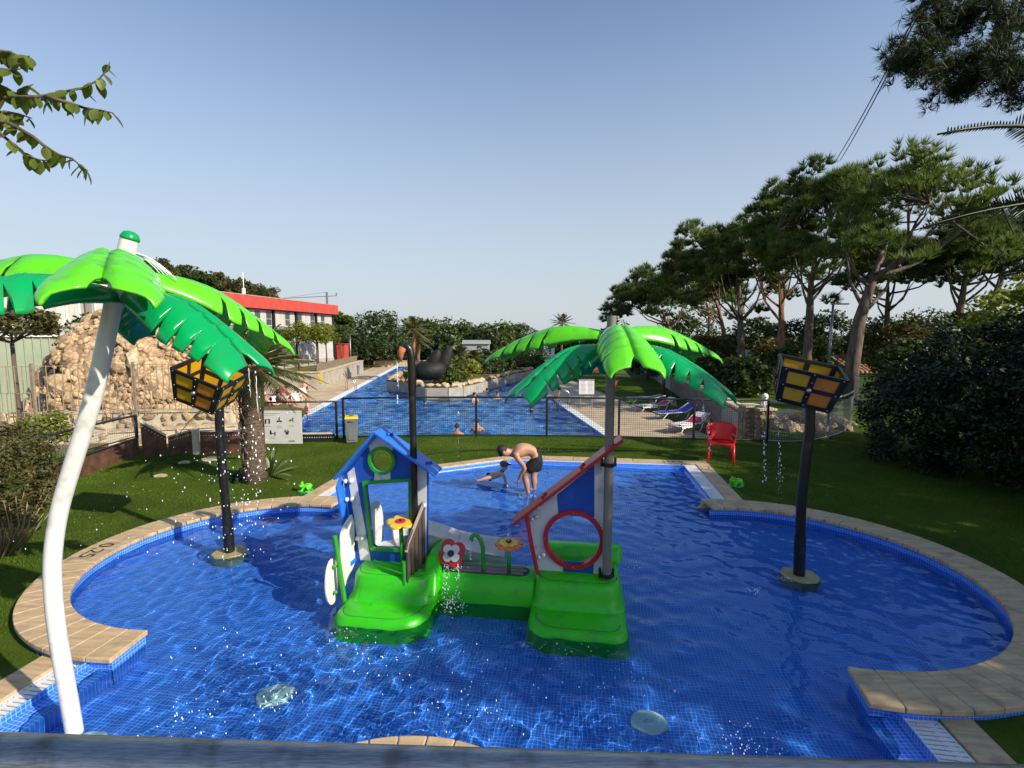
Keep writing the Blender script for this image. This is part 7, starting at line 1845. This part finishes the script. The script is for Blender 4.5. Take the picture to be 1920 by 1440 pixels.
# ---- turf blades on the near lawn (one mass)
def in_poly(X, Y, poly):
    c = np.zeros(len(X), bool); j = len(poly) - 1
    for i in range(len(poly)):
        xi, yi = poly[i]; xj, yj = poly[j]
        c ^= ((yi > Y) != (yj > Y)) & (X < (xj - xi) * (Y - yi) / (yj - yi + 1e-12) + xi); j = i
    return c
rgt = np.random.default_rng(44); NB = 420000
X = rgt.uniform(-10, 9.5, NB); Y = 2.5 + 10.5 * rgt.uniform(0, 1, NB) ** 0.9
ok = in_poly(X, Y, [(a, b) for a, b in lawn_out]) & ~in_poly(X, Y, rim(0.42, 0.64)) & (np.abs(X) < Y * 1.08 + 0.6)
X, Y = X[ok], Y[ok]; n = len(X)
a = rgt.uniform(0, 2 * np.pi, n); h = rgt.uniform(0.012, 0.030, n); w_ = 0.0035; l1 = rgt.normal(0, 0.010, n); l2 = rgt.normal(0, 0.010, n)
v = np.stack([np.stack([X - w_ * np.cos(a), Y - w_ * np.sin(a), np.full(n, ZG)], 1), np.stack([X + w_ * np.cos(a), Y + w_ * np.sin(a), np.full(n, ZG)], 1), np.stack([X + l1, Y + l2, ZG + h], 1)], 1).reshape(-1, 3)
tb = np_mesh('turf_blades', v, np.arange(3 * n).reshape(n, 3), M['blade']); tag(tb, 'short green artificial turf pile on the lawn', 'turf', kind='stuff')

# dry needles and leaves lying on the lawn (one mass)
NL = 900; X = rgt.uniform(-9, 9, NL); Y = rgt.uniform(3.0, 12.5, NL)
ok = in_poly(X, Y, [(a, b) for a, b in lawn_out]) & ~in_poly(X, Y, rim(0.45, 0.66)); pts_ = np.stack([X[ok], Y[ok], np.full(ok.sum(), ZG + 0.024)], 1)
v, f = leaf_quads(pts_, 0.022, rgt, 2.5, 0.3); tag(np_mesh('leaf_litter', v, f, M['twig']), 'dry pine needles and leaves scattered on the lawn', 'leaf litter', kind='stuff')
# ================================================================== water drops in the air and splashes
def drops(name, label, pts, rad, rg):
    ico = bmesh.new(); bmesh.ops.create_icosphere(ico, subdivisions=1, radius=1.0); ve = np.array([v.co[:] for v in ico.verts]); fe = np.array([[v.index for v in f.verts] for f in ico.faces]); ico.free()
    n = len(pts); r = rad * rg.uniform(0.5, 1.5, n); st = rg.uniform(0.9, 2.6, n)
    V_ = ve[None] * r[:, None, None]; V_[:, :, 2] *= st[:, None]; V_ = V_ + np.asarray(pts)[:, None]
    F_ = (fe[None] + (np.arange(n) * len(ve))[:, None, None]).reshape(-1, 3)
    o = np_mesh(name, V_.reshape(-1, 3), F_, M['droplet'], smooth=True); tag(o, label, 'water spray', kind='stuff'); return o
rgd = np.random.default_rng(99); A = []
def fall(px, y0, y1, d_, n, sx=0.03, grow=0.0):
    for k in range(n):
        q = rgd.uniform() ** 0.8; p = D(px, y0 + (y1 - y0) * q, d_); A.append((p.x + rgd.normal(0, sx * (0.3 + q)), p.y + rgd.normal(0, sx), p.z))
fall(470, 700, 1000, 3.6, 60, 0.05); fall(440, 760, 1050, 4.4, 70, 0.13); fall(400, 790, 1040, 4.8, 45, 0.22); fall(500, 720, 960, 3.8, 40, 0.10)
fall(860, 700, 870, 5.2, 14, 0.004); fall(300, 840, 1010, 4.5, 40, 0.35)
drops('spray_drops', 'water drops falling from the leaf tips of the white palm', A, 0.0042, rgd); A = []
fall(1433, 800, 915, 5.6, 34, 0.012); fall(1462, 800, 925, 5.6, 40, 0.014); fall(1330, 760, 900, 5.5, 26, 0.012); fall(1318, 745, 790, 5.4, 14, 0.008)
drops('spray_drops', 'water drops falling in front of the shaded lawn on the right', A, 0.0050, rgd); A = []
fall(836, 1055, 1135, 4.85, 60, 0.02); fall(858, 1055, 1120, 4.85, 26, 0.015); fall(846, 1125, 1140, 4.7, 90, 0.07); fall(745, 670, 760, 4.8, 24, 0.002); fall(882, 1010, 1050, 5.0, 12, 0.003); fall(953, 985, 1015, 5.0, 8, 0.002)
for k in range(40): A.append(tuple(UV(-1.30 + 0.05 * rgd.normal(), 4.90 + 0.01 * rgd.normal(), 0.12 + 0.1 * rgd.uniform())))
drops('spray_drops', 'water trickling from the poppy spout and the swan bill', A, 0.0040, rgd); A = []
for (x, y, s, n) in ((1400, 1405, 0.16, 160), (540, 1320, 0.14, 60), (350, 1360, 0.16, 80), (1410, 1110, 0.05, 70), (870, 1340, 0.20, 90), (715, 1240, 0.22, 70), (640, 1200, 0.12, 40), (1130, 1255, 0.22, 70), (1040, 1215, 0.16, 50), (990, 932, 0.10, 40), (470, 1240, 0.35, 60), (1180, 1060, 0.10, 40), (900, 1290, 0.4, 70), (1480, 1090, 0.06, 40)):
    c = P(x, y, ZW)
    for k in range(n // 2): A.append((c.x + rgd.normal(0, s), c.y + rgd.normal(0, s * 0.7), ZW + 0.006 + abs(rgd.normal(0, 0.012))))
drops('splash_foam', 'white splash bubbles scattered over the paddling pool surface', A, 0.0036, rgd)

# thin unbroken water threads under the spouts and leaf tips
mb = MB()
for x0, y0, x1, y1, d_, r_ in ((480, 705, 483, 775, 3.0, 0.0022), (466, 690, 470, 745, 3.05, 0.0018), (744, 678, 747, 730, 4.78, 0.0022), (920, 684, 921, 716, 5.4, 0.0022), (1319, 757, 1322, 790, 4.4, 0.002), (833, 1058, 832, 1092, 4.86, 0.0026), (841, 1060, 842, 1085, 4.86, 0.002), (858, 1058, 861, 1090, 4.86, 0.0022), (882, 1012, 881, 1050, 5.0, 0.0022), (953, 990, 953, 1012, 4.98, 0.0018)):
    pts_ = [D(x0 + (x1 - x0) * k / 8 + 0.6 * math.sin(k * 2.1), y0 + (y1 - y0) * k / 8, d_) for k in range(9)]
    mb.tube(pts_, [r_ * (1 - 0.06 * k) for k in range(9)], 6)
o = mb.build('water_threads', M['droplet'], smooth=True); tag(o, 'thin threads of water running off the spouts and leaf tips', 'water spray', kind='stuff')
